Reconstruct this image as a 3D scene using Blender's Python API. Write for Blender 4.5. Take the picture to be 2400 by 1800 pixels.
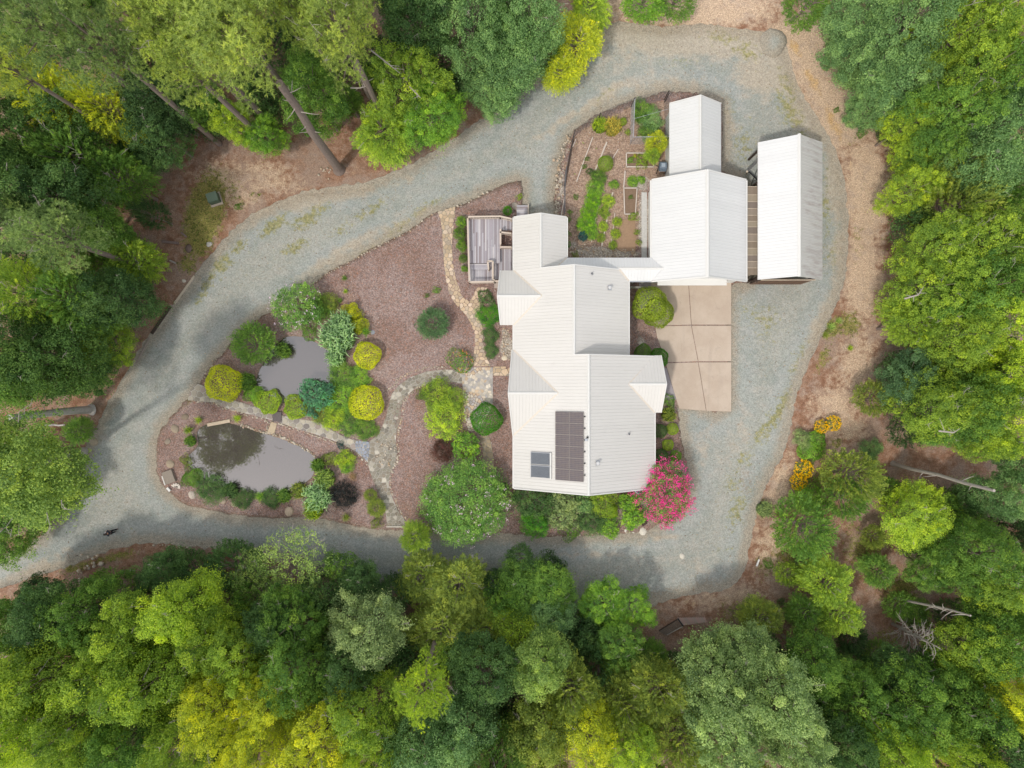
import bpy, math, random
import numpy as np
from mathutils import Vector, Matrix
from mathutils.geometry import delaunay_2d_cdt, tessellate_polygon

for o in list(bpy.data.objects): bpy.data.objects.remove(o, do_unlink=True)
scene = bpy.context.scene
COL = scene.collection
R_ = math.radians

# ---------------------------------------------------------------- camera, sky, sun, exposure
H = 66.5           # metres above the ground
F = 1664.0         # focal length in pixels of the 2400 wide photograph
cam_d = bpy.data.cameras.new('camera'); cam = bpy.data.objects.new('camera', cam_d); COL.objects.link(cam)
cam.location = (0, 0, H); cam.rotation_euler = (0, 0, 0)
cam_d.sensor_width = 36; cam_d.lens = 36*F/2400; cam_d.clip_end = 1500; cam_d.clip_start = 0.5
scene.camera = cam
SUN_EL = 57.0
SUN_DIR = Vector((-0.64, -0.77, 0)).normalized()          # the sun stands to the lower left
world = bpy.data.worlds.new('World'); scene.world = world; world.use_nodes = True
wn = world.node_tree.nodes; wl = world.node_tree.links
sky = wn.new('ShaderNodeTexSky'); sky.sky_type = 'NISHITA'; sky.sun_disc = False
sky.sun_elevation = R_(SUN_EL)
sky.sun_rotation = math.atan2(SUN_DIR.x, SUN_DIR.y)
sky.air_density = 1.0; sky.dust_density = 3.0; sky.ozone_density = 1.0
wn['Background'].inputs[1].default_value = 0.15
cloud = wn.new('ShaderNodeMix'); cloud.data_type = 'RGBA'          # thin bright cloud over the whole sky
cloud.inputs[0].default_value = 0.65; cloud.inputs[7].default_value = (4.75, 4.7, 4.65, 1)
wl.new(sky.outputs[0], cloud.inputs[6]); wl.new(cloud.outputs[2], wn['Background'].inputs[0])
sd = bpy.data.lights.new('sun', 'SUN'); sun = bpy.data.objects.new('sun', sd); COL.objects.link(sun)
sd.energy = 1.3; sd.angle = R_(3.5); sd.color = (1.0, 0.95, 0.87)
to_sun = Vector((SUN_DIR.x*math.cos(R_(SUN_EL)), SUN_DIR.y*math.cos(R_(SUN_EL)), math.sin(R_(SUN_EL))))
sun.rotation_euler = to_sun.to_track_quat('Z', 'Y').to_euler(); sun.location = to_sun*100
scene.view_settings.view_transform = 'Standard'; scene.view_settings.look = 'None'
scene.view_settings.gamma = 1.0; scene.view_settings.use_curve_mapping = False
scene.view_settings.exposure = 0.62
scene.render.engine = 'CYCLES'
scene.cycles.max_bounces = 6; scene.cycles.transparent_max_bounces = 4

# ---------------------------------------------------------------- helpers
def W(px, py, z=0.0):
    "a spot of the photograph (2400 x 1800) at height z, in metres"
    return Vector(((px-1200)/F*(H-z), (900-py)/F*(H-z), z))
def W2(px, py, z=0.0):
    v = W(px, py, z); return (v.x, v.y)

def tag(o, label=None, cat=None, group=None, kind=None):
    if label: o['label'] = label
    if cat: o['category'] = cat
    if group: o['group'] = group
    if kind: o['kind'] = kind
    return o
def link(name, me, mat=None, parent=None, color=None, loc=None):
    o = bpy.data.objects.new(name, me); COL.objects.link(o)
    if mat is not None and me is not None and len(me.materials) == 0: me.materials.append(mat)
    if parent is not None: o.parent = parent
    if color is not None: o.color = (*color, 1)
    if loc is not None: o.location = loc
    return o
def empty(name, loc=(0,0,0), label=None, cat=None, group=None, rz=0):
    o = bpy.data.objects.new(name, None); COL.objects.link(o); o.location = loc; o.rotation_euler = (0,0,rz)
    o.empty_display_size = .2
    return tag(o, label, cat, group)

def np_mesh(name, v, f, v_attr=None):
    "v (N,3); f (M,k) uniform faces"
    v = np.asarray(v, dtype=np.float32); f = np.asarray(f, dtype=np.int32)
    me = bpy.data.meshes.new(name); k = f.shape[1]
    me.vertices.add(len(v)); me.vertices.foreach_set('co', v.ravel())
    me.loops.add(f.size); me.loops.foreach_set('vertex_index', f.ravel())
    me.polygons.add(len(f)); me.polygons.foreach_set('loop_start', np.arange(0, f.size, k, dtype=np.int32))
    me.polygons.foreach_set('loop_total', np.full(len(f), k, dtype=np.int32))
    if v_attr is not None:
        for an, arr in v_attr.items():
            arr = np.asarray(arr, dtype=np.float32)
            if arr.ndim == 1:
                a = me.attributes.new(an, 'FLOAT', 'POINT'); a.data.foreach_set('value', arr)
            else:
                a = me.attributes.new(an, 'FLOAT_COLOR', 'POINT'); a.data.foreach_set('color', arr.ravel())
    me.update(calc_edges=True); me.validate()
    return me

class MB:
    def __init__(s): s.v = []; s.f = []
    def add(s, vs, fs):
        n = len(s.v); s.v += [tuple(x) for x in vs]; s.f += [tuple(i+n for i in f) for f in fs]
    def box(s, cx, cy, cz, sx, sy, sz, rz=0, tilt=None):
        h = [(-.5,-.5,-.5),(.5,-.5,-.5),(.5,.5,-.5),(-.5,.5,-.5),(-.5,-.5,.5),(.5,-.5,.5),(.5,.5,.5),(-.5,.5,.5)]
        M = Matrix.Rotation(rz, 3, 'Z')
        if tilt: M = M @ Matrix.Rotation(tilt[0], 3, tilt[1])
        vs = [M @ Vector((a*sx, b*sy, c*sz)) + Vector((cx,cy,cz)) for a,b,c in h]
        s.add(vs, [(0,3,2,1),(4,5,6,7),(0,1,5,4),(1,2,6,5),(2,3,7,6),(3,0,4,7)])
    def bar(s, p, q, w, h=None):
        "square bar from p to q"
        p = Vector(p); q = Vector(q); h = h or w
        d = (q-p).normalized(); u = d.cross(Vector((0,0,1)))
        if u.length < 1e-3: u = Vector((1,0,0))
        u.normalize(); w_ = u.cross(d).normalized()
        vs = [c + u*a*w/2 + w_*b*h/2 for c in (p, q) for a, b in ((-1,-1),(1,-1),(1,1),(-1,1))]
        s.add(vs, [(0,3,2,1),(4,5,6,7),(0,1,5,4),(1,2,6,5),(2,3,7,6),(3,0,4,7)])
    def tube(s, pts, rad, n=6, cap=True):
        pts = [Vector(p) for p in pts]
        if not hasattr(rad, '__len__'): rad = [rad]*len(pts)
        rings = []
        for i, p in enumerate(pts):
            d = (pts[min(i+1, len(pts)-1)] - pts[max(i-1, 0)])
            if d.length < 1e-6: d = Vector((0,0,1))
            d.normalize(); a = d.cross(Vector((0.31,0.2,0.93)))
            if a.length < 1e-3: a = d.cross(Vector((1,0,0)))
            a.normalize(); b = d.cross(a)
            rings.append([p + (a*math.cos(t)+b*math.sin(t))*rad[i] for t in [2*math.pi*k/n for k in range(n)]])
        vs = [v for r in rings for v in r]; fs = []
        for i in range(len(pts)-1):
            for k in range(n):
                k2 = (k+1) % n; fs.append((i*n+k, i*n+k2, (i+1)*n+k2, (i+1)*n+k))
        if cap: fs.append(tuple(range(n))[::-1]); fs.append(tuple(range((len(pts)-1)*n, len(pts)*n)))
        s.add(vs, fs)
    def prism(s, poly, z0, z1, zf=None):
        "poly: plan points; zf(x,y) optional roof plane added to both"
        n = len(poly); g = zf or (lambda x, y: 0)
        vs = [(x, y, z0+g(x,y)) for x, y in poly] + [(x, y, z1+g(x,y)) for x, y in poly]
        fs = [(i, (i+1) % n, n+(i+1) % n, n+i) for i in range(n)]
        tr = tessellate_polygon([[Vector((x, y, 0)) for x, y in poly]])
        fs += [(a+n, b+n, c+n) for a, b, c in tr] + [(c, b, a) for a, b, c in tr]
        s.add(vs, fs)
    def lathe(s, prof, n=12, c=(0,0,0)):
        vs = [(c[0]+r*math.cos(2*math.pi*k/n), c[1]+r*math.sin(2*math.pi*k/n), c[2]+z) for r, z in prof for k in range(n)]
        fs = [(i*n+k, i*n+(k+1) % n, (i+1)*n+(k+1) % n, (i+1)*n+k) for i in range(len(prof)-1) for k in range(n)]
        fs.append(tuple(range(n))[::-1]); fs.append(tuple(range((len(prof)-1)*n, len(prof)*n)))
        s.add(vs, fs)
    def mesh(s, name):
        me = bpy.data.meshes.new(name); me.from_pydata(s.v, [], s.f); me.update(); return me
    def build(s, name, mat, parent=None, color=None, fixn=True):
        me = s.mesh(name)
        if fixn:
            import bmesh
            bm = bmesh.new(); bm.from_mesh(me); bmesh.ops.recalc_face_normals(bm, faces=bm.faces); bm.to_mesh(me); bm.free()
        return link(name, me, mat, parent, color)

def clip_half(poly, a, b, c):
    "keep the part of the plan polygon where a x + b y <= c"
    out = []
    for i in range(len(poly)):
        p, q = poly[i], poly[(i+1) % len(poly)]
        dp = a*p[0]+b*p[1]-c; dq = a*q[0]+b*q[1]-c
        if dp <= 0: out.append(p)
        if (dp < 0 < dq) or (dq < 0 < dp):
            t = dp/(dp-dq); out.append((p[0]+(q[0]-p[0])*t, p[1]+(q[1]-p[1])*t))
    return out
def area(p): return .5*sum(p[i][0]*p[(i+1) % len(p)][1]-p[(i+1) % len(p)][0]*p[i][1] for i in range(len(p)))
def inside(P, poly):
    P = np.asarray(P); x, y = P[:,0], P[:,1]; r = np.zeros(len(P), bool); q = np.asarray(poly)
    j = len(q)-1
    for i in range(len(q)):
        xi, yi, xj, yj = q[i,0], q[i,1], q[j,0], q[j,1]
        if yi != yj:
            r ^= ((yi > y) != (yj > y)) & (x < (xj-xi)*(y-yi)/(yj-yi)+xi)
        j = i
    return r
def dist_edge(P, poly):
    P = np.asarray(P, float); q = np.asarray(poly, float); d = np.full(len(P), 1e9)
    for i in range(len(q)):
        a = q[i]; b = q[(i+1) % len(q)]; ab = b-a; L = (ab@ab)+1e-12
        t = np.clip(((P-a)@ab)/L, 0, 1); e = P-(a+t[:,None]*ab)
        d = np.minimum(d, np.hypot(e[:,0], e[:,1]))
    return d
def blobs(P, lst):
    "sum of soft patches given in photograph pixels: (px, py, rx, ry, angle, strength)"
    P = np.asarray(P); out = np.zeros(len(P))
    for px, py, rx, ry, an, st in lst:
        cx, cy = W2(px, py); s = F/H; dx = P[:,0]-cx; dy = -(P[:,1]-cy); a = R_(an)
        u = (dx*math.cos(a)+dy*math.sin(a))*s/rx; w = (-dx*math.sin(a)+dy*math.cos(a))*s/ry
        out = np.maximum(out, st*np.exp(-(u*u+w*w)*1.1))
    return np.clip(out, 0, 1.5)
def smooth_poly(pts, closed=True, n=4):
    "Catmull-Rom through the points"
    q = [np.array(p, float) for p in pts]; N = len(q); out = []
    for i in range(N if closed else N-1):
        p0 = q[(i-1) % N] if closed or i > 0 else q[i]; p1 = q[i]; p2 = q[(i+1) % N]
        p3 = q[(i+2) % N] if closed or i+2 < N else q[i+1]
        for k in range(n):
            t = k/n
            out.append(tuple(.5*((2*p1)+(-p0+p2)*t+(2*p0-5*p1+4*p2-p3)*t*t+(-p0+3*p1-3*p2+p3)*t**3)))
    if not closed: out.append(tuple(q[-1]))
    return out

# ---------------------------------------------------------------- materials
class NT:
    def __init__(s, name):
        s.m = bpy.data.materials.new(name); s.m.use_nodes = True; s.t = s.m.node_tree; s.n = s.t.nodes; s.l = s.t.links
        s.b = s.n['Principled BSDF']; s.out = s.n['Material Output']
        s.tc = s.n.new('ShaderNodeTexCoord')
    def lk(s, a, b): s.l.new(a, b)
    def setin(s, node, i, v):
        if hasattr(v, 'links') or isinstance(v, bpy.types.NodeSocket): s.l.new(v, node.inputs[i])
        else: node.inputs[i].default_value = v
    def mapping(s, scale=(1,1,1), rot=(0,0,0), src='Object'):
        n = s.n.new('ShaderNodeMapping'); s.lk(s.tc.outputs[src], n.inputs[0]); n.inputs['Scale'].default_value = scale; n.inputs['Rotation'].default_value = rot
        return n.outputs[0]
    def noise(s, scale, detail=2, rough=.5, vec=None, dist=0):
        n = s.n.new('ShaderNodeTexNoise'); n.inputs['Scale'].default_value = scale; n.inputs['Detail'].default_value = detail
        n.inputs['Roughness'].default_value = rough; n.inputs['Distortion'].default_value = dist
        s.lk(vec if vec is not None else s.tc.outputs['Object'], n.inputs['Vector']); return n.outputs['Fac']
    def voro(s, scale, vec=None, out='Color', feat='F1'):
        n = s.n.new('ShaderNodeTexVoronoi'); n.feature = feat; n.inputs['Scale'].default_value = scale
        s.lk(vec if vec is not None else s.tc.outputs['Object'], n.inputs['Vector']); return n.outputs[out]
    def math(s, op, a, b=0.0, c=None, clamp=False):
        n = s.n.new('ShaderNodeMath'); n.operation = op; n.use_clamp = clamp
        s.setin(n, 0, a); s.setin(n, 1, b)
        if c is not None: s.setin(n, 2, c)
        return n.outputs[0]
    def step(s, v, lo, hi):
        n = s.n.new('ShaderNodeMapRange'); n.interpolation_type = 'SMOOTHSTEP'
        s.setin(n, 0, v); n.inputs[1].default_value = lo; n.inputs[2].default_value = hi; return n.outputs[0]
    def mix(s, f, a, b, mode='MIX'):
        n = s.n.new('ShaderNodeMix'); n.data_type = 'RGBA'; n.blend_type = mode
        s.setin(n, 0, f)
        for i, v in ((6, a), (7, b)):
            if isinstance(v, bpy.types.NodeSocket): s.lk(v, n.inputs[i])
            else: n.inputs[i].default_value = (*v, 1) if len(v) == 3 else v
        return n.outputs[2]
    def attr(s, name, out='Fac'):
        n = s.n.new('ShaderNodeAttribute'); n.attribute_name = name; return n.outputs[out]
    def sep(s, c):
        n = s.n.new('ShaderNodeSeparateColor'); s.lk(c, n.inputs[0]); return n.outputs
    def objcol(s): return s.n.new('ShaderNodeObjectInfo').outputs['Color']
    def objrand(s): return s.n.new('ShaderNodeObjectInfo').outputs['Random']
    def val(s, c, v):
        "scale a colour by v"
        n = s.n.new('ShaderNodeVectorMath'); n.operation = 'SCALE'; s.lk(c, n.inputs[0]); s.setin(n, 3, v); return n.outputs[0]
    def bump(s, h, strength=.3, dist=.05):
        n = s.n.new('ShaderNodeBump'); n.inputs['Strength'].default_value = strength; n.inputs['Distance'].default_value = dist
        s.lk(h, n.inputs['Height']); s.lk(n.outputs[0], s.b.inputs['Normal'])
    def done(s, col=None, rough=.8, spec=.3, metal=0):
        if col is not None:
            if isinstance(col, bpy.types.NodeSocket): s.lk(col, s.b.inputs['Base Color'])
            else: s.b.inputs['Base Color'].default_value = (*col, 1)
        s.setin(s.b, 'Roughness', rough); s.b.inputs['Specular IOR Level'].default_value = spec; s.b.inputs['Metallic'].default_value = metal
        return s.m

def m_plain(name, col, rough=.7, spec=.3, metal=0, nscale=6., namt=.25, bump=0., stretch=None, obj=False):
    t = NT(name); vec = t.mapping(stretch) if stretch else None
    nz = t.noise(nscale, 4, .6, vec); v = t.math('MULTIPLY_ADD', nz, namt*2, 1-namt)
    if obj: c = t.val(t.objcol(), v)
    else:
        r = t.n.new('ShaderNodeRGB'); r.outputs[0].default_value = (*col, 1); c = t.val(r.outputs[0], v)
    if bump: t.bump(nz, bump, .03)
    return t.done(c, rough, spec, metal)

def m_leaf(name, trans=.36, hue=.032, rough=.6, spec=.2, va=1.30, vb=.40):
    t = NT(name); v = t.attr('v'); oc = t.objcol()
    h = t.n.new('ShaderNodeHueSaturation'); t.lk(oc, h.inputs['Color'])
    t.setin(h, 'Hue', t.math('MULTIPLY_ADD', v, -hue*2, .5+hue)); t.setin(h, 'Value', t.math('MULTIPLY_ADD', v, va, vb))
    t.setin(h, 'Saturation', t.math('MULTIPLY_ADD', v, .12, .92))
    t.done(h.outputs[0], rough, spec)
    tr = t.n.new('ShaderNodeBsdfTranslucent'); t.lk(t.val(h.outputs[0], 1.25), tr.inputs[0])
    mx = t.n.new('ShaderNodeMixShader'); mx.inputs[0].default_value = trans
    t.lk(t.b.outputs[0], mx.inputs[1]); t.lk(tr.outputs[0], mx.inputs[2]); t.lk(mx.outputs[0], t.out.inputs[0])
    return t.m

M = {}
M['leaf'] = m_leaf('leaf'); M['needle'] = m_leaf('needle', .34, .03, .6, .25)
M['soft_leaf'] = m_leaf('soft_leaf', .40, .018, .6, .15, .85, .62)
M['petal'] = m_leaf('petal', .35, .02, .7, .2)
M['bark'] = m_plain('bark', (.235,.185,.16), .9, .15, nscale=14, namt=.45, bump=.6, stretch=(1,1,.25))
M['pale_bark'] = m_plain('pale_bark', (.46,.43,.40), .85, .2, nscale=9, namt=.35, bump=.5, stretch=(1,1,.3))
M['dead_wood'] = m_plain('dead_wood', (.36,.32,.28), .85, .2, nscale=9, namt=.25)
M['stone'] = m_plain('stone', (1,1,1), .85, .25, nscale=7, namt=.28, bump=.5, obj=True)
M['mortar'] = m_plain('mortar', (.30,.27,.22), .95, .1, nscale=8, namt=.35, bump=.4)
M['pale_mortar'] = m_plain('pale_mortar', (.46,.43,.38), .95, .1, nscale=6, namt=.3, bump=.4)
M['siding'] = m_plain('siding', (.72,.72,.70), .6, .3, nscale=2, namt=.05)
M['trim'] = m_plain('trim', (.66,.65,.62), .5, .4, nscale=2, namt=.04)
M['glass'] = m_plain('glass', (.03,.04,.05), .08, .6, nscale=1, namt=.1)
M['dark_metal'] = m_plain('dark_metal', (.025,.025,.027), .5, .4, nscale=8, namt=.2)
M['galv'] = m_plain('galvanised', (.50,.51,.53), .35, .5, .7, nscale=6, namt=.12)
M['plank'] = m_plain('plank', (1,1,1), .85, .2, nscale=5, namt=.16, stretch=(6,.5,1), bump=.2, obj=True)
M['timber'] = m_plain('timber', (.55,.46,.36), .85, .2, nscale=7, namt=.2)
M['dark_timber'] = m_plain('dark_timber', (.075,.055,.045), .9, .15, nscale=8, namt=.35)
M['obj_paint'] = m_plain('paint', (1,1,1), .55, .35, nscale=3, namt=.07, obj=True)
M['soil_obj'] = m_plain('soil', (1,1,1), .95, .1, nscale=6, namt=.3, bump=.4, obj=True)
M['blade'] = M['leaf']

# metal roof: ribbed sheets, painted; faint dust
def m_roof(name, col, streak=0.):
    t = NT(name); n1 = t.noise(.5, 3, .6); n2 = t.noise(3.5, 3, .7, t.mapping((.3,1,1)))
    v = t.math('MULTIPLY_ADD', n1, .05, .955); v = t.math('MULTIPLY', v, t.math('MULTIPLY_ADD', n2, .05, .975))
    v = t.math('MULTIPLY', v, t.math('MULTIPLY_ADD', t.objrand(), .035, .98))
    r = t.n.new('ShaderNodeRGB'); r.outputs[0].default_value = (*col, 1); c = t.val(r.outputs[0], v)
    d = t.noise(1.1, 6, .75, t.mapping((.25,1.3,1))); c = t.mix(t.math('MULTIPLY', t.step(d, .56, .78), .16), c, (.38,.33,.28))
    if streak:
        s1 = t.noise(1.0, 5, .65, t.mapping((.35, 3.2, 1))); s2 = t.noise(.22, 1, .5)
        k = t.math('MULTIPLY', t.step(s1, .42, .70), t.step(s2, .34, .60))
        c = t.mix(t.math('MULTIPLY', k, streak), c, (.30,.23,.22))
    return t.done(c, .42, .35, 0)
M['roof'] = m_roof('roof_metal_cream', (.63,.61,.575))
M['roof_white'] = m_roof('roof_metal_white', (.66,.66,.65))
M['roof_worn'] = m_roof('roof_metal_worn', (.56,.545,.525), .6)
M['flashing'] = m_plain('flashing', (.60,.54,.46), .6, .3, nscale=9, namt=.22)

def m_ground():
    t = NT('leaf_litter'); s = t.sep(t.attr('mask', 'Color'))
    big = t.noise(.35, 4, .6); mid = t.noise(1.6, 4, .65); fine = t.noise(9, 5, .8); cell = t.sep(t.voro(14))
    c = t.mix(t.step(mid, .35, .65), (0.230,0.120,0.074), (0.344,0.212,0.143))
    c = t.mix(t.step(big, .42, .62), c, (0.311,0.219,0.166))
    # dry straw
    k = t.step(t.math('ADD', s[2], t.math('MULTIPLY', t.math('SUBTRACT', mid, .5), 1.3)), .25, .75)
    c = t.mix(k, c, t.mix(t.step(fine, .35, .65), (0.413,0.293,0.212), (0.632,0.482,0.332)))
    c = t.mix(t.math('MULTIPLY', t.step(t.noise(.8, 5, .7), .50, .66), .5), c, (.33,.255,.215))
    # clay
    k = t.step(t.math('ADD', s[0], t.math('MULTIPLY', t.math('SUBTRACT', mid, .5), 1.0)), .35, .75)
    c = t.mix(k, c, t.mix(t.step(fine, .35, .65), (.46,.27,.125), (.60,.43,.22)))
    # moss and thin grass
    k = t.step(t.math('ADD', s[1], t.math('MULTIPLY', t.math('SUBTRACT', t.noise(2.6, 5, .7), .5), 1.6)), .38, .72)
    c = t.mix(t.math('MULTIPLY', k, .92), c, t.mix(t.step(fine, .35, .65), (0.138,0.143,0.034), (0.311,0.275,0.081)))
    v = t.math('MULTIPLY', t.math('MULTIPLY_ADD', cell[0], .4, .8), t.math('MULTIPLY_ADD', fine, .9, .55))
    c = t.val(c, v); t.bump(t.math('ADD', fine, cell[1]), .5, .05)
    return t.done(c, .95, .1)
M['ground'] = m_ground()

def m_gravel():
    t = NT('gravel'); s = t.sep(t.attr('mask', 'Color')); e = t.attr('edge')
    big = t.noise(.13, 3, .6); mid = t.noise(.9, 5, .65); fine = t.noise(11, 3, .85); cell = t.sep(t.voro(10)); f2 = t.noise(3.2, 5, .75)
    c = t.mix(t.step(big, .4, .62), (.278,.298,.272), (.322,.334,.302))
    c = t.mix(t.step(mid, .40, .72), c, (.372,.366,.334))
    # wheel tracks: cleaner, paler lanes; dusty crown between them
    tr = t.math('MULTIPLY', t.step(t.math('ABSOLUTE', t.math('SUBTRACT', e, 1.75)), .75, .15), t.step(t.noise(.35, 3, .6), .3, .6))
    c = t.mix(t.math('MULTIPLY', tr, .45), c, (.335,.350,.338))
    cr = t.math('MULTIPLY', t.step(e, 2.3, 3.2), t.step(f2, .35, .65))
    c = t.mix(t.math('MULTIPLY', cr, .35), c, (.375,.335,.265))
    # sandy ground showing through
    k = t.step(t.math('ADD', s[1], t.math('MULTIPLY', t.math('SUBTRACT', mid, .5), 1.3)), .14, .70)
    c = t.mix(t.math('MULTIPLY', k, .8), c, t.mix(t.step(f2, .35, .65), (.375,.32,.25), (.47,.40,.31)))
    # brown dirt and leaf bits
    k = t.step(t.math('ADD', s[2], t.math('MULTIPLY', t.math('SUBTRACT', f2, .5), 2.2)), .28, .75)
    c = t.mix(t.math('MULTIPLY', k, .65), c, (.255,.19,.14))
    # low weeds
    w = t.noise(1.9, 6, .75)
    k = t.step(t.math('ADD', s[0], t.math('MULTIPLY', t.math('SUBTRACT', w, .5), 3.2)), .30, .85)
    c = t.mix(t.math('MULTIPLY', k, .80), c, t.mix(t.step(f2, .35, .65), (.18,.185,.055), (.36,.32,.13)))
    k = t.step(t.noise(2.4, 6, .8), .60, .72)
    c = t.mix(t.math('MULTIPLY', k, .38), c, (.25,.235,.15))
    # margin fades into earth
    k = t.step(t.math('ADD', t.math('MULTIPLY', e, -.85), t.math('MULTIPLY', t.math('ADD', f2, mid), .85)), -.30, .60)
    c = t.mix(t.math('MULTIPLY', k, .78), c, t.mix(t.step(fine, .35, .65), (.25,.205,.155), (.39,.335,.255)))
    v = t.math('MULTIPLY', t.math('MULTIPLY_ADD', cell[0], .32, .83), t.math('MULTIPLY_ADD', fine, .6, .70))
    c = t.val(c, v)
    c = t.mix(t.math('MULTIPLY', t.step(cell[1], .8, 1.), .15), c, (.25,.32,.30))
    t.bump(t.math('ADD', fine, cell[2]), .45, .04)
    return t.done(c, .95, .15)
M['gravel'] = m_gravel()

def m_mulch():
    t = NT('mulch'); s = t.sep(t.attr('mask', 'Color')); e = t.attr('edge')
    big = t.noise(.22, 4, .65); mid = t.noise(2.0, 4, .7); fine = t.noise(15, 3, .85); cell = t.sep(t.voro(11)); f2 = t.noise(4, 5, .75)
    c = t.mix(t.step(big, .38, .62), (.235,.158,.132), (.295,.222,.200))
    c = t.mix(t.math('MULTIPLY', t.step(t.noise(.55, 4, .7), .5, .68), .55), c, (.27,.175,.13))
    c = t.mix(t.math('MULTIPLY', t.step(mid, .55, .75), .5), c, (.26,.135,.085))
    c = t.mix(t.math('MULTIPLY', t.step(fine, .54, .66), .6), c, (.36,.31,.31))
    c = t.mix(t.math('MULTIPLY', t.step(cell[2], .80, .95), .5), c, (.30,.125,.07))
    k = t.step(t.math('ADD', s[0], t.math('MULTIPLY', t.math('SUBTRACT', mid, .5), .8)), .3, .7)     # garden soil
    c = t.mix(k, c, t.mix(t.step(f2, .35, .65), (.27,.185,.135), (.39,.285,.215)))
    k = t.step(t.math('ADD', s[2], t.math('MULTIPLY', t.math('SUBTRACT', mid, .5), .8)), .3, .7)     # pale gravel
    c = t.mix(k, c, t.mix(t.step(fine, .42, .58), (0.298,0.248,0.199), (0.455,0.422,0.373)))
    k = t.step(t.math('ADD', s[1], t.math('MULTIPLY', t.math('SUBTRACT', f2, .5), 1.5)), .35, .75)    # moss
    c = t.mix(t.math('MULTIPLY', k, .8), c, t.mix(t.step(fine, .35, .65), (0.083,0.087,0.025), (0.191,0.166,0.067)))
    k = t.step(t.math('ADD', t.math('MULTIPLY', e, -1.0), t.math('MULTIPLY', f2, .6)), -.05, .35)
    c = t.mix(t.math('MULTIPLY', k, .5), c, (0.223,0.170,0.116))
    v = t.math('MULTIPLY', t.math('MULTIPLY_ADD', cell[0], .65, .66), t.math('MULTIPLY_ADD', fine, .9, .55))
    c = t.val(c, v); t.bump(t.math('ADD', fine, cell[1]), .5, .04)
    return t.done(c, .95, .1)
M['mulch'] = m_mulch()

def m_concrete():
    t = NT('concrete'); a = t.noise(.5, 5, .6); b = t.noise(16, 3, .7); k = t.noise(1.4, 6, .7, t.mapping((1,.4,1)))
    c = t.mix(t.step(a, .35, .65), (.445,.360,.285), (.495,.410,.330))
    c = t.mix(t.math('MULTIPLY', t.step(k, .5, .8), .30), c, (.34,.275,.22))
    c = t.mix(t.math('MULTIPLY', t.step(t.noise(.9, 3, .6), .62, .72), .25), c, (.30,.25,.21))
    tr = t.noise(1.0, 3, .5, t.mapping((1.6,.12,1)))
    c = t.mix(t.math('MULTIPLY', t.step(tr, .58, .72), .15), c, (.33,.28,.25))
    c = t.mix(t.math('MULTIPLY', t.step(t.voro(.8, None, 'Distance', 'DISTANCE_TO_EDGE'), .012, .004), .12), c, (.2,.16,.13))
    return t.done(t.val(c, t.math('MULTIPLY_ADD', b, .16, .92)), .85, .2)
M['concrete'] = m_concrete()

def m_water():
    t = NT('pond_water'); a = t.noise(.25, 3, .5)
    c = t.mix(a, (.070,.056,.050), (.088,.074,.070)); t.bump(t.noise(2.2, 2, .5), .015, .01)
    m = t.done(c, .03, .5); t.b.inputs['IOR'].default_value = 2.55
    return m
M['water'] = m_water()

def m_solar():
    t = NT('solar_cells'); o = t.tc.outputs['Object']
    sp = t.n.new('ShaderNodeSeparateXYZ'); t.lk(o, sp.inputs[0])
    fx = t.math('FRACT', t.math('MULTIPLY', sp.outputs[0], 10/1.30)); fy = t.math('FRACT', t.math('MULTIPLY', sp.outputs[1], 6/.93))
    g = t.math('MAXIMUM', t.math('GREATER_THAN', t.math('ABSOLUTE', t.math('SUBTRACT', fx, .5)), .44), t.math('GREATER_THAN', t.math('ABSOLUTE', t.math('SUBTRACT', fy, .5)), .44))
    c = t.mix(t.noise(3, 2), (.075,.070,.095), (.135,.105,.09)); c = t.mix(g, c, (.26,.215,.19))
    return t.done(c, .22, .5)
M['solar'] = m_solar()
# ---------------------------------------------------------------- ground, driveway, planting bed, ponds
DRIVE = [(-260,1380),(0,1300),(60,1275),(110,1240),(160,1150),(190,1065),(225,1000),(255,940),(285,890),(315,840),(345,790),(360,775),(405,712),(455,647),(500,590),
  (545,540),(590,502),(640,478),(700,452),(760,440),(830,432),(885,418),(960,385),(1040,340),(1100,300),(1150,262),(1210,215),(1290,150),(1330,110),(1390,72),(1440,52),(1500,56),
  (1560,62),(1650,55),(1740,70),(1790,72),(1835,100),(1850,135),(1872,200),(1905,262),(1945,320),(1972,390),(1986,470),(1988,560),(1982,640),(1962,710),(1930,780),(1903,835),
  (1880,890),(1862,950),(1852,1010),(1832,1070),(1800,1130),(1778,1190),(1762,1250),(1752,1310),(1732,1360),(1690,1385),(1620,1392),(1560,1410),(1480,1440),
  (1380,1450),(1250,1440),(1120,1420),(980,1400),(840,1370),(700,1330),(600,1300),(515,1285),(445,1282),(352,1272),(290,1282),(230,1300),(150,1332),(100,1347),(0,1380),(-260,1480)]
BED = [(1222,425),(1190,430),(1145,450),(1110,468),(1070,485),(1010,505),(960,540),(880,580),(820,612),(760,645),(720,680),(680,712),(640,728),(600,752),(560,790),(528,822),
  (500,852),(476,885),(455,920),(430,945),(400,980),(378,1008),(368,1050),(370,1100),(380,1135),(405,1160),(440,1183),(490,1193),(540,1205),(600,1212),(680,1213),(740,1212),(790,1222),(850,1235),(905,1241),(970,1243),
  (1060,1250),(1150,1250),(1200,1250),(1270,1257),(1350,1257),(1440,1250),(1500,1245),(1550,1225),(1590,1190),(1612,1140),(1612,1100),(1602,1060),(1594,1020),(1590,975),(1588,948),(1640,950),(1706,950),(1706,670),
  (1750,664),(1750,440),(1690,400),(1690,242),(1568,216),(1530,226),(1480,238),(1440,252),(1402,268),(1362,294),(1335,322),(1322,350),(1313,390),(1303,430),(1300,470),(1302,512),(1226,512),(1223,470)]
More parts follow.
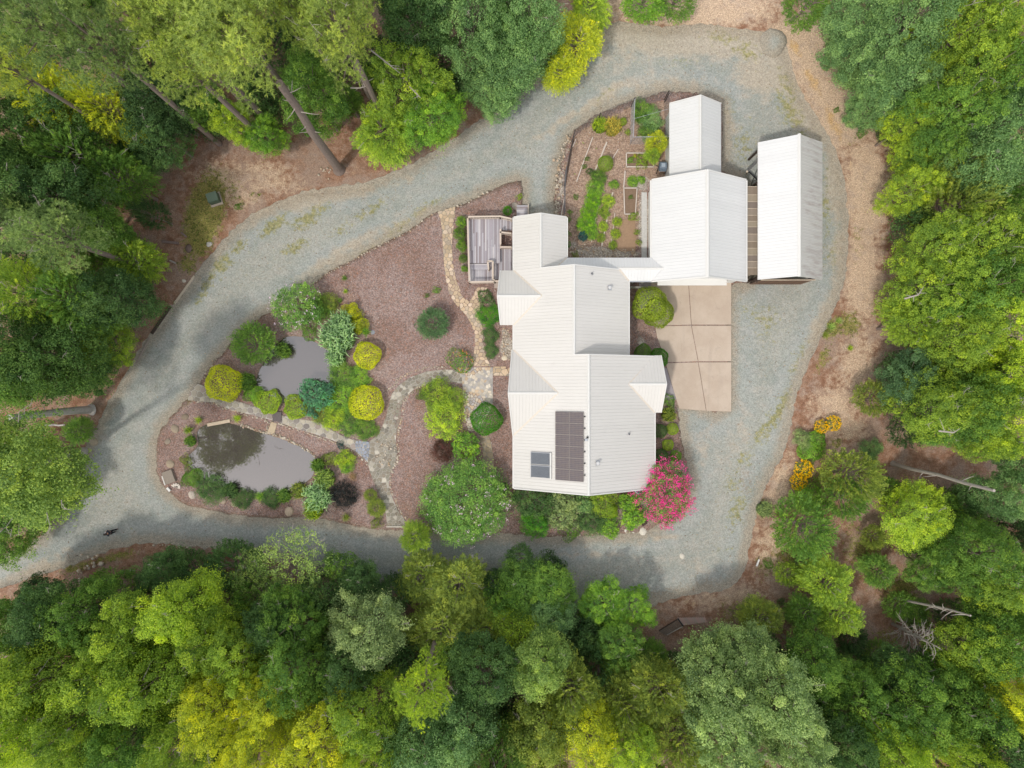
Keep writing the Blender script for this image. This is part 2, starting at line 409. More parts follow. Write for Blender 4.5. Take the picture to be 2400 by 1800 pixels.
POND1 = [(690,788),(728,795),(765,820),(800,850),(790,890),(770,915),(735,925),(700,930),(665,945),(640,932),(612,918),(600,898),(605,878),(618,850),(640,815),(665,792)]
POND2 = [(462,1012),(480,996),(535,990),(600,1010),(655,1026),(700,1045),(728,1062),(742,1078),(738,1100),(730,1120),(706,1138),(690,1150),(640,1158),(595,1156),(560,1148),(522,1140),(480,1124),(462,1108),(443,1092),(440,1072),(452,1058),(466,1040)]
OUTW = [[(-400,-400)]]

def densify(poly, step, jit, rng):
    out = []; n = len(poly)
    for i in range(n):
        p = np.array(poly[i]); q = np.array(poly[(i+1) % n]); L = np.linalg.norm(q-p); k = max(1, int(L/step))
        nrm = np.array([-(q-p)[1], (q-p)[0]])/(L+1e-9)
        for j in range(k):
            out.append(tuple(p+(q-p)*j/k + nrm*rng.normal(0, jit)))
    return out

def sheet(name, poly, z, grid, jit, mat, maskfn, holes=(), skirt=.12, rough_z=.0, seed=1, bstep=.35, zfun=None, also=None):
    rng = np.random.default_rng(seed)
    B = densify(poly, bstep, jit, rng); loops = [B] + [densify(h, bstep, jit*.4, rng) for h in holes]
    P = [p for l in loops for p in l]; E = []; k = 0
    for l in loops:
        E += [(k+i, k+(i+1) % len(l)) for i in range(len(l))]; k += len(l)
    a = np.array(B); xs = np.arange(a[:,0].min(), a[:,0].max(), grid); ys = np.arange(a[:,1].min(), a[:,1].max(), grid)
    G = np.stack(np.meshgrid(xs, ys), -1).reshape(-1, 2) + rng.uniform(-.25, .25, (len(xs)*len(ys), 2))*grid
    m = inside(G, B) & (dist_edge(G, B) > grid*.5)
    for h in loops[1:]: m &= ~inside(G, h) & (dist_edge(G, h) > grid*.5)
    P += [tuple(p) for p in G[m]]
    vs, es, fs, *_ = delaunay_2d_cdt([Vector(p) for p in P], E, [], 0, 1e-5)
    V = np.array([tuple(v) for v in vs]); T = np.array([tuple(f) for f in fs]); C = V[T].mean(1)
    keep = inside(C, B)
    for h in loops[1:]: keep &= ~inside(C, h)
    T = T[keep]
    # make all face up
    ar = np.cross(V[T[:,1]]-V[T[:,0]], V[T[:,2]]-V[T[:,0]]); T[ar < 0] = T[ar < 0][:, ::-1]
    d = dist_edge(V, B)
    for h in loops[1:]: d = np.minimum(d, dist_edge(V, h))
    if also is not None: d = np.minimum(d, dist_edge(V, also))
    Z = z + rough_z*rng.uniform(-1, 1, len(V))*np.clip(d, 0, 1)
    if zfun is not None: Z = Z + zfun(V)*np.clip(d/2, 0, 1)
    mask = np.ones((len(V), 4)); mask[:, :3] = np.stack(maskfn(V), -1)
    n = len(V); faces = list(T); V3 = np.column_stack([V, Z])
    # skirt
    if skirt:
        sk = []; off = n; V4 = []; mk = []; dd = []
        for l in loops:
            idx = [int(np.argmin((V[:,0]-p[0])**2+(V[:,1]-p[1])**2)) for p in l]
            for i, j in enumerate(idx): V4.append((V[j,0], V[j,1], z-skirt)); mk.append(mask[j]); dd.append(0)
            L = len(idx)
            for i in range(L):
                i2 = (i+1) % L; sk += [(idx[i], off+i, off+i2), (idx[i], off+i2, idx[i2])]
            off += L
        V3 = np.vstack([V3, np.array(V4)]); mask = np.vstack([mask, np.array(mk)]); d = np.concatenate([d, dd]); T = np.vstack([T, np.array(sk)])
    me = np_mesh(name, V3, T, {'mask': mask, 'edge': d})
    o = link(name, me, mat); o['kind'] = 'structure'; return o

def wpoly(pts, z=0., smooth=2): return [W2(x, y, z) for x, y in (smooth_poly(pts, n=smooth) if smooth > 1 else pts)]

DRW = [W2(x, y) for x, y in DRIVE]
# ground sheet
def ground_mask(P):
    clay = blobs(P, [(325,870,14,70,28,1.),(290,935,14,50,28,1.),(250,1000,12,40,30,.6),(800,400,120,30,-12,.35),(640,390,90,30,0,.25),(1862,110,14,44,-28,.75),(1905,190,16,60,-30,.75),(1955,290,18,70,-25,.75),(1990,380,14,50,-10,.5),
        (1960,270,14,30,-20,.3),(2040,490,40,25,0,.45),(1620,1420,40,25,0,.5),(700,360,60,40,0,.3),(1470,20,60,20,0,.3)])
    moss = blobs(P, [(1850,1300,60,50,0,.7),(2020,1290,60,60,0,.7),(2110,1380,70,60,0,.75),(2080,1500,60,50,0,.6),(1720,1440,60,40,0,.6),(540,440,60,30,0,.5),(480,500,50,110,15,1.3),(2040,1340,50,70,0,.5),(2080,1260,50,50,0,.5),(1700,1410,60,20,0,.4),(2000,1240,40,40,0,.5),(1900,1290,40,40,0,.5),(480,470,45,60,20,1.),(470,560,40,60,20,1.),(440,620,30,30,0,.8),(560,470,40,25,0,.5),(1855,1260,25,60,15,.7),(1790,1330,40,60,0,.5),(2010,560,25,90,0,.45),(1990,760,40,40,0,.8),(1950,770,40,30,-50,.8),
        (1930,840,20,50,25,.7),(1900,1130,30,60,0,.5),(270,1305,80,14,-12,.8),(180,1330,60,14,-15,.8),(2030,430,30,60,0,.35),(1960,1040,30,20,0,.7),(2000,330,30,60,0,.4),(1780,1180,20,50,0,.5),(205,1062,20,40,20,.5),(600,460,30,20,0,.5)])
    straw = blobs(P, [(520,420,80,60,0,.7),(620,400,90,40,0,.6),(1620,20,260,60,0,1.),(1880,120,90,130,-20,1.),(1950,260,80,140,-25,1.),(2030,450,70,200,0,.9),(2020,650,60,160,0,.85),(2010,850,70,120,15,.7),(1960,950,90,70,0,.7),(1980,1000,80,60,0,.7),(1830,1130,40,90,20,.75),
        (1400,30,60,60,0,.9),(1700,1400,180,40,-8,.6),(1810,1290,70,120,0,.6),(2000,1280,110,90,0,.35),(640,430,120,40,0,.6),(570,470,60,40,0,.6)])
    return clay, moss, straw
def ground():
    def ax(lim, n): 
        a = np.linspace(-lim, lim, n); far = np.array([lim+8, lim+30, lim+90, lim+250]); return np.concatenate([-far[::-1], a, far])
    xs = ax(60, 260); ys = ax(46, 200); X, Y = np.meshgrid(xs, ys); P = np.stack([X.ravel(), Y.ravel()], 1)
    rng = np.random.default_rng(3); nx, ny = len(xs), len(ys)
    i = np.arange(nx*ny).reshape(ny, nx); f = np.stack([i[:-1,:-1], i[:-1,1:], i[1:,1:], i[1:,:-1]], -1).reshape(-1, 4)
    z = np.zeros(len(P)); mask = np.ones((len(P), 4)); mask[:, :3] = np.stack(ground_mask(P), -1)
    me = np_mesh('ground', np.column_stack([P, z]), f, {'mask': mask}); o = link('ground', me, M['ground']); o['kind'] = 'structure'
ground()

def drive_mask(P):
    weeds = blobs(P, [(640,530,45,16,-35,.9),(720,515,45,16,-25,.9),(750,490,30,12,-20,.75),(690,580,40,16,-30,.75),(800,540,30,12,-30,.6),(870,490,60,12,-28,.7),(930,540,50,14,-30,.65),(980,500,50,12,-30,.65),(850,600,60,12,-32,.8),(1010,480,60,14,-28,.5),
        (520,620,20,40,40,.85),(490,660,14,40,40,.75),(470,695,12,25,35,.8),(560,580,30,14,-35,.8),(1700,85,60,30,10,.55),(1750,120,40,25,30,.6),(1850,260,25,70,-30,.7),(1900,350,20,60,-25,.7),(1930,470,16,110,-5,.6),(1950,600,14,60,5,.45),
        (1830,960,16,80,30,.8),(1790,1010,16,50,32,.75),(1745,1075,18,40,30,.6),(1730,1190,18,60,20,.7),(1715,1130,20,40,20,.5),(1700,1290,40,20,0,.3),(1800,760,30,60,10,.45),(1770,740,30,40,0,.4),(1870,840,14,60,25,.5),(1740,720,20,40,0,.35),
        (1740,340,30,60,10,.5),(1700,260,30,40,0,.35),(1600,150,80,20,0,.3),(1420,225,40,12,-25,.4),(1600,1080,14,60,5,.45),(250,1180,200,40,-20,.12),(1850,200,22,50,-30,.6)])
    sand = blobs(P, [(1620,90,260,42,3,1.15),(1780,170,70,60,30,.75),(1835,160,40,80,-25,.95),(1900,290,30,80,-25,.8),(1955,430,24,110,-5,.75),(1965,600,22,120,5,.6),(1920,760,22,90,25,.55),(1400,95,50,40,-20,.8),(1520,200,160,40,-5,.4),(700,470,150,26,-10,.75),(1450,120,90,60,0,.35),(1600,90,160,40,0,.75),(1760,110,60,50,0,.8),(1820,170,40,80,-20,.7),(1870,280,30,80,-20,.55),(1380,250,130,9,-28,.85),(1300,300,90,8,-30,.6),(1440,205,60,12,-25,.6),(1560,200,120,60,0,.35),
        (780,460,150,20,-10,.65),(620,500,60,18,-35,.5),(960,420,120,12,-30,.4),(800,590,160,14,-33,.7),(950,520,120,10,-32,.5),(60,1345,120,12,-18,.6),(130,1300,120,8,-22,.5),(1640,1330,110,40,0,.3),(1640,300,60,90,0,.35),(1730,400,40,60,0,.3),
        (1540,1260,100,10,-8,.6),(1500,1230,60,8,-8,.5),(1400,1300,160,12,2,.4),(1730,1010,40,90,20,.3),(1650,1050,30,80,5,.35),(1700,300,60,80,0,.3)])
    dirt = blobs(P, [(760,450,80,10,-8,.8),(870,440,90,8,-22,.6),(1560,75,160,14,3,.5),(1200,1400,260,40,3,.5),(1500,1400,150,25,-6,.6),(1650,1370,100,25,-10,.5),(1660,300,60,60,0,.35),(1750,1130,40,60,10,.45),(1410,40,40,50,0,.7),(1690,220,40,40,0,.35),(1040,330,60,10,-32,.5)])
    return np.clip(weeds*1.15, 0, 1.4), np.clip(sand*1.15, 0, 1.3), dirt
sheet('driveway', wpoly(DRIVE), .02, .55, .07, M['gravel'], drive_mask, skirt=.03, seed=5, bstep=.3, also=wpoly(BED))
# the small pale heap of gravel beside the drive
def heap_mask(P): return np.zeros(len(P)), np.zeros(len(P)), np.zeros(len(P))
cx, cy = W2(1811, 102)
sheet('gravel_heap', [(cx+1.25*math.cos(a)*(1+.08*math.sin(3*a)), cy+1.35*math.sin(a)) for a in np.linspace(0, 2*math.pi, 14, endpoint=False)], .08, .3, .04, M['gravel'], heap_mask, skirt=.08, seed=8, zfun=lambda V: .25+0*V[:,0])

def bed_mask(P):
    soil = np.where(inside(P, wpoly([(1342,330),(1375,302),(1402,286),(1440,268),(1480,254),(1556,236),(1572,245),(1572,415),(1530,425),(1500,440),(1492,580),(1450,600),(1330,600),(1322,500),(1325,405)], smooth=1)), 1., 0.)
    gravel = blobs(P, [(1508,520,14,90,0,1.2),(1500,430,25,20,0,1.),(1400,592,70,14,0,1.1),(1470,598,40,10,0,1.),(1345,575,20,20,30,.6),(1312,450,10,80,5,.9),(1325,360,10,50,10,.6),(1188,815,18,34,0,1.1),(1180,780,14,20,0,.7),(1502,805,14,22,10,.7),
        (760,695,26,16,0,.55),(812,1110,26,16,0,.4),(450,960,60,10,20,.35),(395,1120,20,14,0,.3),(1490,780,10,30,0,.5)])
    moss = blobs(P, [(455,925,10,50,40,.9),(500,870,8,40,38,.5),(420,1130,20,14,0,.5),(640,720,30,10,-30,.5),(780,930,60,80,0,.5),(780,1080,40,40,0,.5),(1598,1080,8,60,0,.6),(1450,430,20,20,0,.3),(1390,420,40,60,10,.35),(1400,500,30,60,10,.4),(745,1010,60,12,20,.3)])
    return soil, moss, gravel
def und(V): return .07*np.sin(V[:,0]*.6+1)*np.sin(V[:,1]*.5)
sheet('planting_bed', wpoly(BED), .12, .5, .06, M['mulch'], bed_mask, holes=[wpoly(POND1), wpoly(POND2)], skirt=.13, seed=11, bstep=.3, zfun=lambda V: np.abs(und(V))*.6)
for nm, pd in (('upper', POND1), ('lower', POND2)):
    mb = MB(); mb.prism([W2(x, y) for x, y in smooth_poly([( (x-600)*1.03+600 if 0 else x, y) for x, y in pd], n=2)], .030, .036)
    o = mb.build('pond_water', M['water']); o['kind'] = 'structure'

# concrete parking pad: six cast slabs
pad = empty('concrete_pad', W(1640, 810, .12), 'wide tan concrete parking pad of six cast slabs with a curved left edge', 'driveway pad')
JX = [(1613,660),(1620,762),(1636,848),(1655,964)]
LEFT = [(1527,660),(1524,700),(1530,740),(1536,762),(1540,790),(1552,822),(1560,848),(1570,885),(1582,925),(1592,958)]
def px_poly(pts, z): return [W2(x, y, z) for x, y in pts]
slabs = [[(1527,660),(1613,660),(1620,761),(1536,763),(1530,740),(1524,700)], [(1614,660),(1714,660),(1714,761),(1621,761)],
         [(1536,764),(1620,763),(1636,847),(1560,849),(1552,822),(1540,790)], [(1621,763),(1714,763),(1714,847),(1637,847)],
         [(1560,851),(1636,849),(1655,963),(1592,958),(1582,925),(1570,885)], [(1637,849),(1714,849),(1714,965),(1656,963)]]
for i, s in enumerate(slabs):
    pl = [(x-pad.location.x, y-pad.location.y) for x, y in px_poly(s, .2)]
    c = np.mean(pl, 0); pl = [(x+(c[0]-x)*.003, y+(c[1]-y)*.003) for x, y in pl]
    mb = MB(); mb.prism(pl, -.1, .085+.004*(i % 2)); mb.build('slab', M['concrete'], pad)

# grey board walk between the garage and the pad's left tree, and the dark path under the east gable
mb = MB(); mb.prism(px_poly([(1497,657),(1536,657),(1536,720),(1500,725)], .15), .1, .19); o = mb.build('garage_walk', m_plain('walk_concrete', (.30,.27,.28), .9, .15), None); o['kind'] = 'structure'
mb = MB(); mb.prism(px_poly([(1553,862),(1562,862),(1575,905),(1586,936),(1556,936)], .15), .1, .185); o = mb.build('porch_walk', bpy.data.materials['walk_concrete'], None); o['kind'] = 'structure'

# ---------------------------------------------------------------- roofs
RIB = [(0,0),(.02,.022),(.042,.022),(.062,0)]
def roof_slope(parent, poly, zf, along, mat, tilt_seed=0, rib=.28, nrib=3, under=None, tint=None):
    "poly in plan; along='x' when the ribs run along x (the slope falls along x)"
    mb = MB(); mb.prism(poly, -.16, -.02, zf)
    part = mb.build('roof_slope', under or M['trim'], parent)
    ax = 1 if along == 'x' else 0
    lo = min(p[ax] for p in poly); hi = max(p[ax] for p in poly); w = rib*nrib; k = 0; t0 = lo
    rng = random.Random(tilt_seed)
    while t0 < hi-1e-6:
        t1 = min(t0+w, hi); br = [(t0, 0)]
        for r in range(nrib):
            for dx, h in RIB:
                t = t0+.06+r*rib+dx
                if t < t1: br.append((t, h))
        br.append((t1, 0)); mb = MB()
        for (a, ha), (b, hb) in zip(br[:-1], br[1:]):
            if b-a < 1e-5: continue
            n = (0,-1) if ax == 1 else (-1,0)
            q = clip_half(poly, n[0], n[1], -a); q = clip_half(q, -n[0], -n[1], b) if q else q
            if len(q) < 3: continue
            vs = []
            for x, y in q:
                t = (y if ax == 1 else x); f = (t-a)/(b-a); vs.append((x, y, zf(x, y)+.012+ha+(hb-ha)*f+rng.uniform(0, .002)))
            if area(q) < 0: vs.reverse()
            mb.add(vs, [tuple(range(len(vs)))])
        if mb.f:
            me = mb.mesh('roof_sheet'); o = link('roof_sheet', me, mat, part)
        t0 = t1; k += 1
    return part
def cap(parent, p, q, w=.30, name='ridge_cap', mat=None, drop=.06):
    p = Vector(p); q = Vector(q); d = (q-p).normalized(); s = Vector((0,0,1)).cross(d).normalized()*w/2; u = Vector((0,0,1))
    vs = []
    for c in (p, q): vs += [c-s-u*drop, c-s*.25+u*.07, c+s*.25+u*.07, c+s-u*drop]
    mb = MB(); mb.add(vs, [(0,1,5,4),(1,2,6,5),(2,3,7,6),(0,4,7,3),(0,3,2,1),(4,5,6,7)])
    return mb.build(name, mat or M['trim'], parent)
def strip(parent, p, q, w, mat, name, lift=.05):
    p = Vector(p); q = Vector(q); mb = MB(); mb.bar(p+Vector((0,0,lift)), q+Vector((0,0,lift)), w, .04); return mb.build(name, mat, parent)
def gable(parent, x0, x1, y0, y1, ze, zr, axis='y', inset=.35, zb=0, mat=None, name='wall'):
    "walls with gables under a roof; ridge along axis"
    mb = MB(); d = .17
    if axis == 'y':
        a, b, c0, c1 = x0+inset, x1-inset, y0+inset, y1-inset; m = (a+b)/2; sl = (zr-ze)/((x1-x0)/2); zw = ze+sl*inset-d; zt = zr-d
        vs = [(a,c,zb) if 0 else v for c in (c0, c1) for v in ((a,c,zb),(b,c,zb),(b,c,zw),(m,c,zt),(a,c,zw))]
    else:
        a, b, c0, c1 = y0+inset, y1-inset, x0+inset, x1-inset; m = (a+b)/2; sl = (zr-ze)/((y1-y0)/2); zw = ze+sl*inset-d; zt = zr-d
        vs = [v for c in (c0, c1) for v in ((c,a,zb),(c,b,zb),(c,b,zw),(c,m,zt),(c,a,zw))]
    mb.add(vs, [(0,1,2,3,4),(9,8,7,6,5),(0,5,6,1),(1,6,7,2),(2,7,8,3),(3,8,9,4),(4,9,5,0)])
    return mb.build(name, mat or M['siding'], parent)
def window(parent, x, y, z, w, h, face):
    "face: direction the window looks: 'e','w','n','s'"
    rz = {'s':0,'n':math.pi,'e':math.pi/2,'w':-math.pi/2}[face]
    fr = MB(); t = .07
    for bx in ((-w/2,0,t,h),(w/2,0,t,h),(0,-h/2,w+t,t),(0,h/2,w+t,t),(0,0,w,t*.7)): fr.box(bx[0], 0, bx[1], bx[2], .08, bx[3])
    f = fr.build('window', M['trim'], parent); f.location = (x, y, z); f.rotation_euler = (0,0,rz)
    g = MB(); g.box(0, .01, 0, w-.02, .04, h-.02); g.build('pane', M['glass'], f)

house = empty('house', (6, 2, 0), 'cream metal roofed house with joined gables along the middle of the clearing', 'house')
HR = empty  # noqa
off = Vector((6, 2, 0))
def hl(poly): return [(x-6, y-2) for x, y in poly]
S = .62
zL = lambda x, y: 3.2+S*((x+6)-.15)
zA = lambda x, y: 3.2+S*(12.7-(x+6))
zN = lambda x, y: 3.2+S*(10.39-(x+6))
zM = lambda x, y: 3.2+S*(4.87-(x+6))
zW2n = lambda x, y: 3.2+S*(3.03-(y+2)); zW2s = lambda x, y: 3.2+S*((y+2)+4.57)
zW1n = lambda x, y: 3.2+S*(10.12-(y+2)); zW1s = lambda x, y: 3.2+S*((y+2)-5.26)
zCn = lambda x, y: 3.2+S*(2.55-(y+2)); zCs = lambda x, y: 3.2+S*((y+2)+2.55)
zKn = lambda x, y: 3.2+S*(11.26-(y+2)); zKs = lambda x, y: 3.2+S*((y+2)-9.2)
slopes = [
 ([(.15,-9.28),(6.43,-9.28),(6.43,2.45),(5.27,2.45),(5.27,10.08),(2.51,10.08),(2.51,14.85),(.15,14.85),(.15,10.12),(2.58,7.69),(.15,5.26),(.15,3.03),(3.95,-.77),(.15,-4.57)], zL, 'x'),
 ([(6.43,-9.28),(12.7,-9.28),(12.7,-2.55),(10.15,0),(12.6,2.45),(6.43,2.45)], zA, 'x'),
 ([(5.27,2.45),(10.39,2.45),(10.39,9.2),(9.51,10.08),(5.27,10.08)], zN, 'x'),
 ([(2.51,10.08),(3.69,10.08),(4.87,11.26),(4.87,14.85),(2.51,14.85)], zM, 'x'),
 ([(.15,3.03),(3.95,-.77),(-.3,-.77),(.02,3.03)], zW2n, 'y'), ([(.15,-4.57),(.10,-4.57),(-.3,-.77),(3.95,-.77)], zW2s, 'y'),
 ([(.15,10.12),(2.58,7.69),(-1.25,7.69),(-1.02,10.12)], zW1n, 'y'), ([(.15,5.26),(-1.0,5.26),(-1.25,7.69),(2.58,7.69)], zW1s, 'y'),
 ([(10.15,0),(13.4,0),(13.26,2.55),(12.7,2.55)], zCn, 'y'), ([(10.15,0),(12.7,-2.55),(13.26,-2.55),(13.4,0)], zCs, 'y'),
]
for i, (p, zf, al) in enumerate(slopes): roof_slope(house, hl(p), zf, al, M['roof'], i)
def hp(x, y, z): return (x-6, y-2, z)
for p, q in (((6.43,-9.34,7.1),(6.43,2.5,7.1)), ((5.27,2.45,6.38),(5.27,10.14,6.38)), ((2.51,10.08,4.66),(2.51,14.9,4.66)), ((-.36,-.77,5.56),(3.9,-.77,5.56)), ((-1.3,7.69,4.71),(2.5,7.69,4.71)), ((10.2,0,4.78),(13.45,0,4.78))):
    cap(house, hp(*p), hp(*q))
for p, q in (((.15,3.03,3.2),(3.95,-.77,5.56)),((.15,-4.57,3.2),(3.95,-.77,5.56)),((.15,10.12,3.2),(2.58,7.69,4.71)),((.15,5.26,3.2),(2.58,7.69,4.71)),((10.15,0,4.78),(12.7,-2.55,3.2)),((10.15,0,4.78),(12.6,2.45,3.2)),((10.39,9.2,3.2),(9.45,10.14,3.8)),((4.87,11.26,3.2),(3.7,10.1,3.9))):
    strip(house, hp(*p), hp(*q), .16, M['flashing'], 'valley_flashing', .03)
# white rakes on the gable ends, gutters on the eaves
def rake(par, a, b, w=.10): strip(par, a, b, w, M['trim'], 'rake_trim', .06)
for a, b in (((.15,-9.3,3.2),(6.43,-9.3,7.1)),((6.43,-9.3,7.1),(12.7,-9.3,3.2)),((6.43,2.47,7.1),(12.65,2.47,3.25)),((5.27,2.47,6.40),(6.43,2.47,7.1)),((2.5,10.1,4.66),(5.27,10.1,6.38)),((5.27,10.1,6.38),(9.45,10.1,3.82)),
    ((.15,14.87,3.2),(2.51,14.87,4.66)),((2.51,14.87,4.66),(4.87,14.87,3.2)),((-.32,-.77,5.56),(.0,3.03,3.2)),((-.32,-.77,5.56),(.08,-4.57,3.2)),((-1.27,7.69,4.71),(-1.04,10.12,3.2)),((-1.27,7.69,4.71),(-1.02,5.26,3.2)),((13.42,0,4.78),(13.28,2.55,3.2)),((13.42,0,4.78),(13.28,-2.55,3.2))):
    rake(house, hp(*a), hp(*b))
for a, b in (((.1,-9.3,3.12),(.1,-4.57,3.12)),((.1,10.12,3.12),(.1,14.85,3.12)),((12.76,-9.3,3.12),(12.76,-2.55,3.12)),((10.45,2.5,3.12),(10.45,9.2,3.12)),((4.93,11.3,3.12),(4.93,14.85,3.12)),((.1,3.03,3.12),(.1,5.26,3.12))):
    mb = MB(); mb.bar(hp(*a), hp(*b), .11, .11); mb.build('gutter', M['trim'], house)
for a in ((.15,12.7,-9.28,2.45,3.2,7.1,'y'),(.15,10.39,2.3,10.08,3.2,6.38,'y'),(.15,4.87,9.9,14.85,3.2,4.66,'y'),(0,5,-4.57,3.03,3.2,5.56,'x'),(-1,3,5.26,10.12,3.2,4.71,'x'),(9,13.3,-2.55,2.55,3.2,4.78,'x')):
    gable(house, a[0]-6, a[1]-6, a[2]-2, a[3]-2, a[4], a[5], a[6])
for x, y, w_, h_, f_ in ((2.5,-8.95,1.4,1.3,'s'),(5.5,-8.95,1.4,1.3,'s'),(9.8,-8.95,1.4,1.3,'s'),(12.37,-6.5,1.3,1.3,'e'),(12.37,-4.2,1.3,1.3,'e'),(10.06,4.6,1.5,1.3,'e'),(10.06,7.2,1.2,1.1,'e'),(.48,-7,1.4,1.3,'w'),(.33,-.8,2.0,1.5,'w'),(-.67,7.7,1.7,1.5,'w'),(.48,12.4,1.0,1.0,'w'),(4.54,13,1.0,1.0,'e')):
    window(house, x-6, y-2, 1.7, w_, h_, f_)

# breezeway between house and garage
bw = empty('breezeway', (10, 10, 0), 'narrow white metal roofed breezeway joining the house to the garage', 'breezeway')
def bl(poly): return [(x-10, y-10) for x, y in poly]
zKn2 = lambda x, y: 3.2+S*(11.26-(y+10)); zKs2 = lambda x, y: 3.2+S*((y+10)-9.2)
roof_slope(bw, bl([(4.87,11.26),(3.71,10.12),(9.43,10.12),(9.37,10.23),(13.33,10.23),(12.44,11.26)]), zKn2, 'y', M['roof_white'], 31)
roof_slope(bw, bl([(10.39,9.2),(12.44,9.2),(13.33,10.23),(9.37,10.23)]), zKs2, 'y', M['roof_white'], 32)
cap(bw, (-.7,.23,3.83), (3.35,.23,3.83), .26)
for x in (11.2, 12.1): 
    mb = MB(); mb.box(x-10, -.55, 1.5, .14, .14, 3.0); mb.build('post', M['trim'], bw)
mb = MB(); mb.box(1.2, .9, 1.55, 2.2, .12, 3.1); mb.build('wall', M['siding'], bw)
mb = MB(); mb.box(-2.8, .72, 1.55, 5.6, .5, 3.1); mb.build('wall', M['siding'], bw)
mb = MB(); mb.bar((.45,-.85,3.1),(2.5,-.85,3.1),.1,.1); mb.build('gutter', M['galv'], bw)

# gate with white pickets beneath the breezeway
gt = empty('picket_gate', (10.9, 8.95, .1), 'low white picket gate under the breezeway eave', 'gate')
mb = MB(); mb.bar((-.55,0,.35),(1.2,0,.35),.04,.08); mb.bar((-.55,0,.95),(1.2,0,.95),.04,.08); mb.build('rail', M['trim'], gt)
pk = MB(); pk.box(0,0,.6,.07,.03,1.15); pme = None
for i in range(13):
    if pme is None: o = pk.build('picket', M['trim'], gt); pme = o.data
    else: o = link('picket', pme, None, gt)
    o.location = (-.52+i*.14, -.03, 0)

# garage
gar = empty('garage', (16.66, 13.6, 0), 'large white metal roofed garage at the head of the concrete pad', 'garage')
def gl(poly): return [(x-16.66, y-13.6) for x, y in poly]
SG = 2.9/4.22
roof_slope(gar, gl([(12.44,9.15),(16.66,9.15),(16.66,18.17),(12.44,18.17),(12.44,11.26),(13.35,10.23),(12.44,9.2)]), lambda x, y: 6.1+SG*x, 'x', M['roof_white'], 41)
roof_slope(gar, gl([(16.66,9.15),(20.88,9.15),(20.88,18.17),(16.66,18.17)]), lambda x, y: 6.1-SG*x, 'x', M['roof_white'], 42)
cap(gar, (0,-4.5,6.1), (0,4.62,6.1), .36)
gable(gar, -4.22, 4.22, -4.45, 4.57, 3.2, 6.1, 'y', .3)
for a, b in (((-4.22,-4.47,3.2),(0,-4.47,6.1)),((0,-4.47,6.1),(4.22,-4.47,3.2)),((-4.22,4.6,3.2),(0,4.6,6.1)),((0,4.6,6.1),(4.22,4.6,3.2))): rake(gar, a, b, .12)
for s in (-1, 1):
    mb = MB(); mb.bar((s*4.28,-4.45,3.1),(s*4.28,4.57,3.1),.13,.12); mb.build('gutter', M['trim'], gar)
door = MB(); door.box(-.4, -4.2, 1.3, 5.2, .1, 2.4); d_ = door.build('garage_door', M['trim'], gar)
mb = MB(); [mb.box(-.4, -4.27, .45+i*.6, 5.1, .03, .52) for i in range(4)]; mb.build('door_panel', M['obj_paint'], d_, (.66,.65,.63))
mb = MB(); mb.prism([(-3.6,-4.75),(2.6,-4.75),(2.6,-4.15),(-3.6,-4.15)], 2.72, 2.80); mb.build('door_canopy', M['trim'], gar)
window(gar, -3.93, 1.5, 1.8, 1.2, 1.0, 'w')
# concrete apron strip along the garage's left wall
mb = MB(); mb.box(12.35, 14.6, .16, .5, 6.6, .08); o = mb.build('garage_apron', m_plain('apron', (.50,.49,.47), .9), None); o['kind'] = 'structure'

# narrow shed
sh = empty('shed', (16.39, 21.6, 0), 'narrow white metal roofed shed standing behind the garage', 'shed')
SS = 1.8/2.31
roof_slope(sh, [(-2.31,-3.4),(0,-3.4),(0,3.46),(-2.31,3.46)], lambda x, y: 4.8+SS*x, 'x', M['roof_white'], 51)
roof_slope(sh, [(0,-3.4),(2.31,-3.4),(2.31,3.46),(0,3.46)], lambda x, y: 4.8-SS*x, 'x', M['roof_white'], 52)
cap(sh, (0,-3.4,4.8), (0,3.5,4.8), .3)
gable(sh, -2.31, 2.31, -3.4, 3.46, 3.0, 4.8, 'y', .25)
for a, b in (((-2.31,3.48,3.0),(0,3.48,4.8)),((0,3.48,4.8),(2.31,3.48,3.0))): rake(sh, a, b)
window(sh, 2.09, .5, 1.7, 1.0, .9, 'e')

# long open barn on the right, worn on its right slope
bn = empty('pole_barn', (24.65, 15.3, 0), 'long open timber barn with one weathered streaky roof slope at the right', 'barn')
SB = 2.09/2.85
roof_slope(bn, [(-2.85,-6.05),(0,-6.05),(0,6.1),(-2.85,6.1)], lambda x, y: 5.69+SB*x, 'x', M['roof_white'], 61, under=M['trim'])
roof_slope(bn, [(0,-6.05),(2.85,-6.05),(2.85,6.1),(0,6.1)], lambda x, y: 5.69-SB*x, 'x', M['roof_worn'], 62, under=M['trim'])
cap(bn, (0,-6.1,5.69), (0,6.15,5.69), .32)
for y in (-5.7, -2.9, 0, 2.9, 5.7):
    for x in (-2.5, 2.5): mb = MB(); mb.box(x, y, 1.75, .16, .16, 3.5); mb.build('post', M['dark_timber'], bn)
    mb = MB(); mb.bar((-2.6,y,3.5),(2.6,y,3.5),.08,.2); mb.bar((-2.6,y,3.5),(0,y,5.35),.06,.14); mb.bar((2.6,y,3.5),(0,y,5.35),.06,.14); mb.bar((0,y,3.5),(0,y,5.4),.06,.12)
    mb.build('truss', M['dark_timber'], bn)
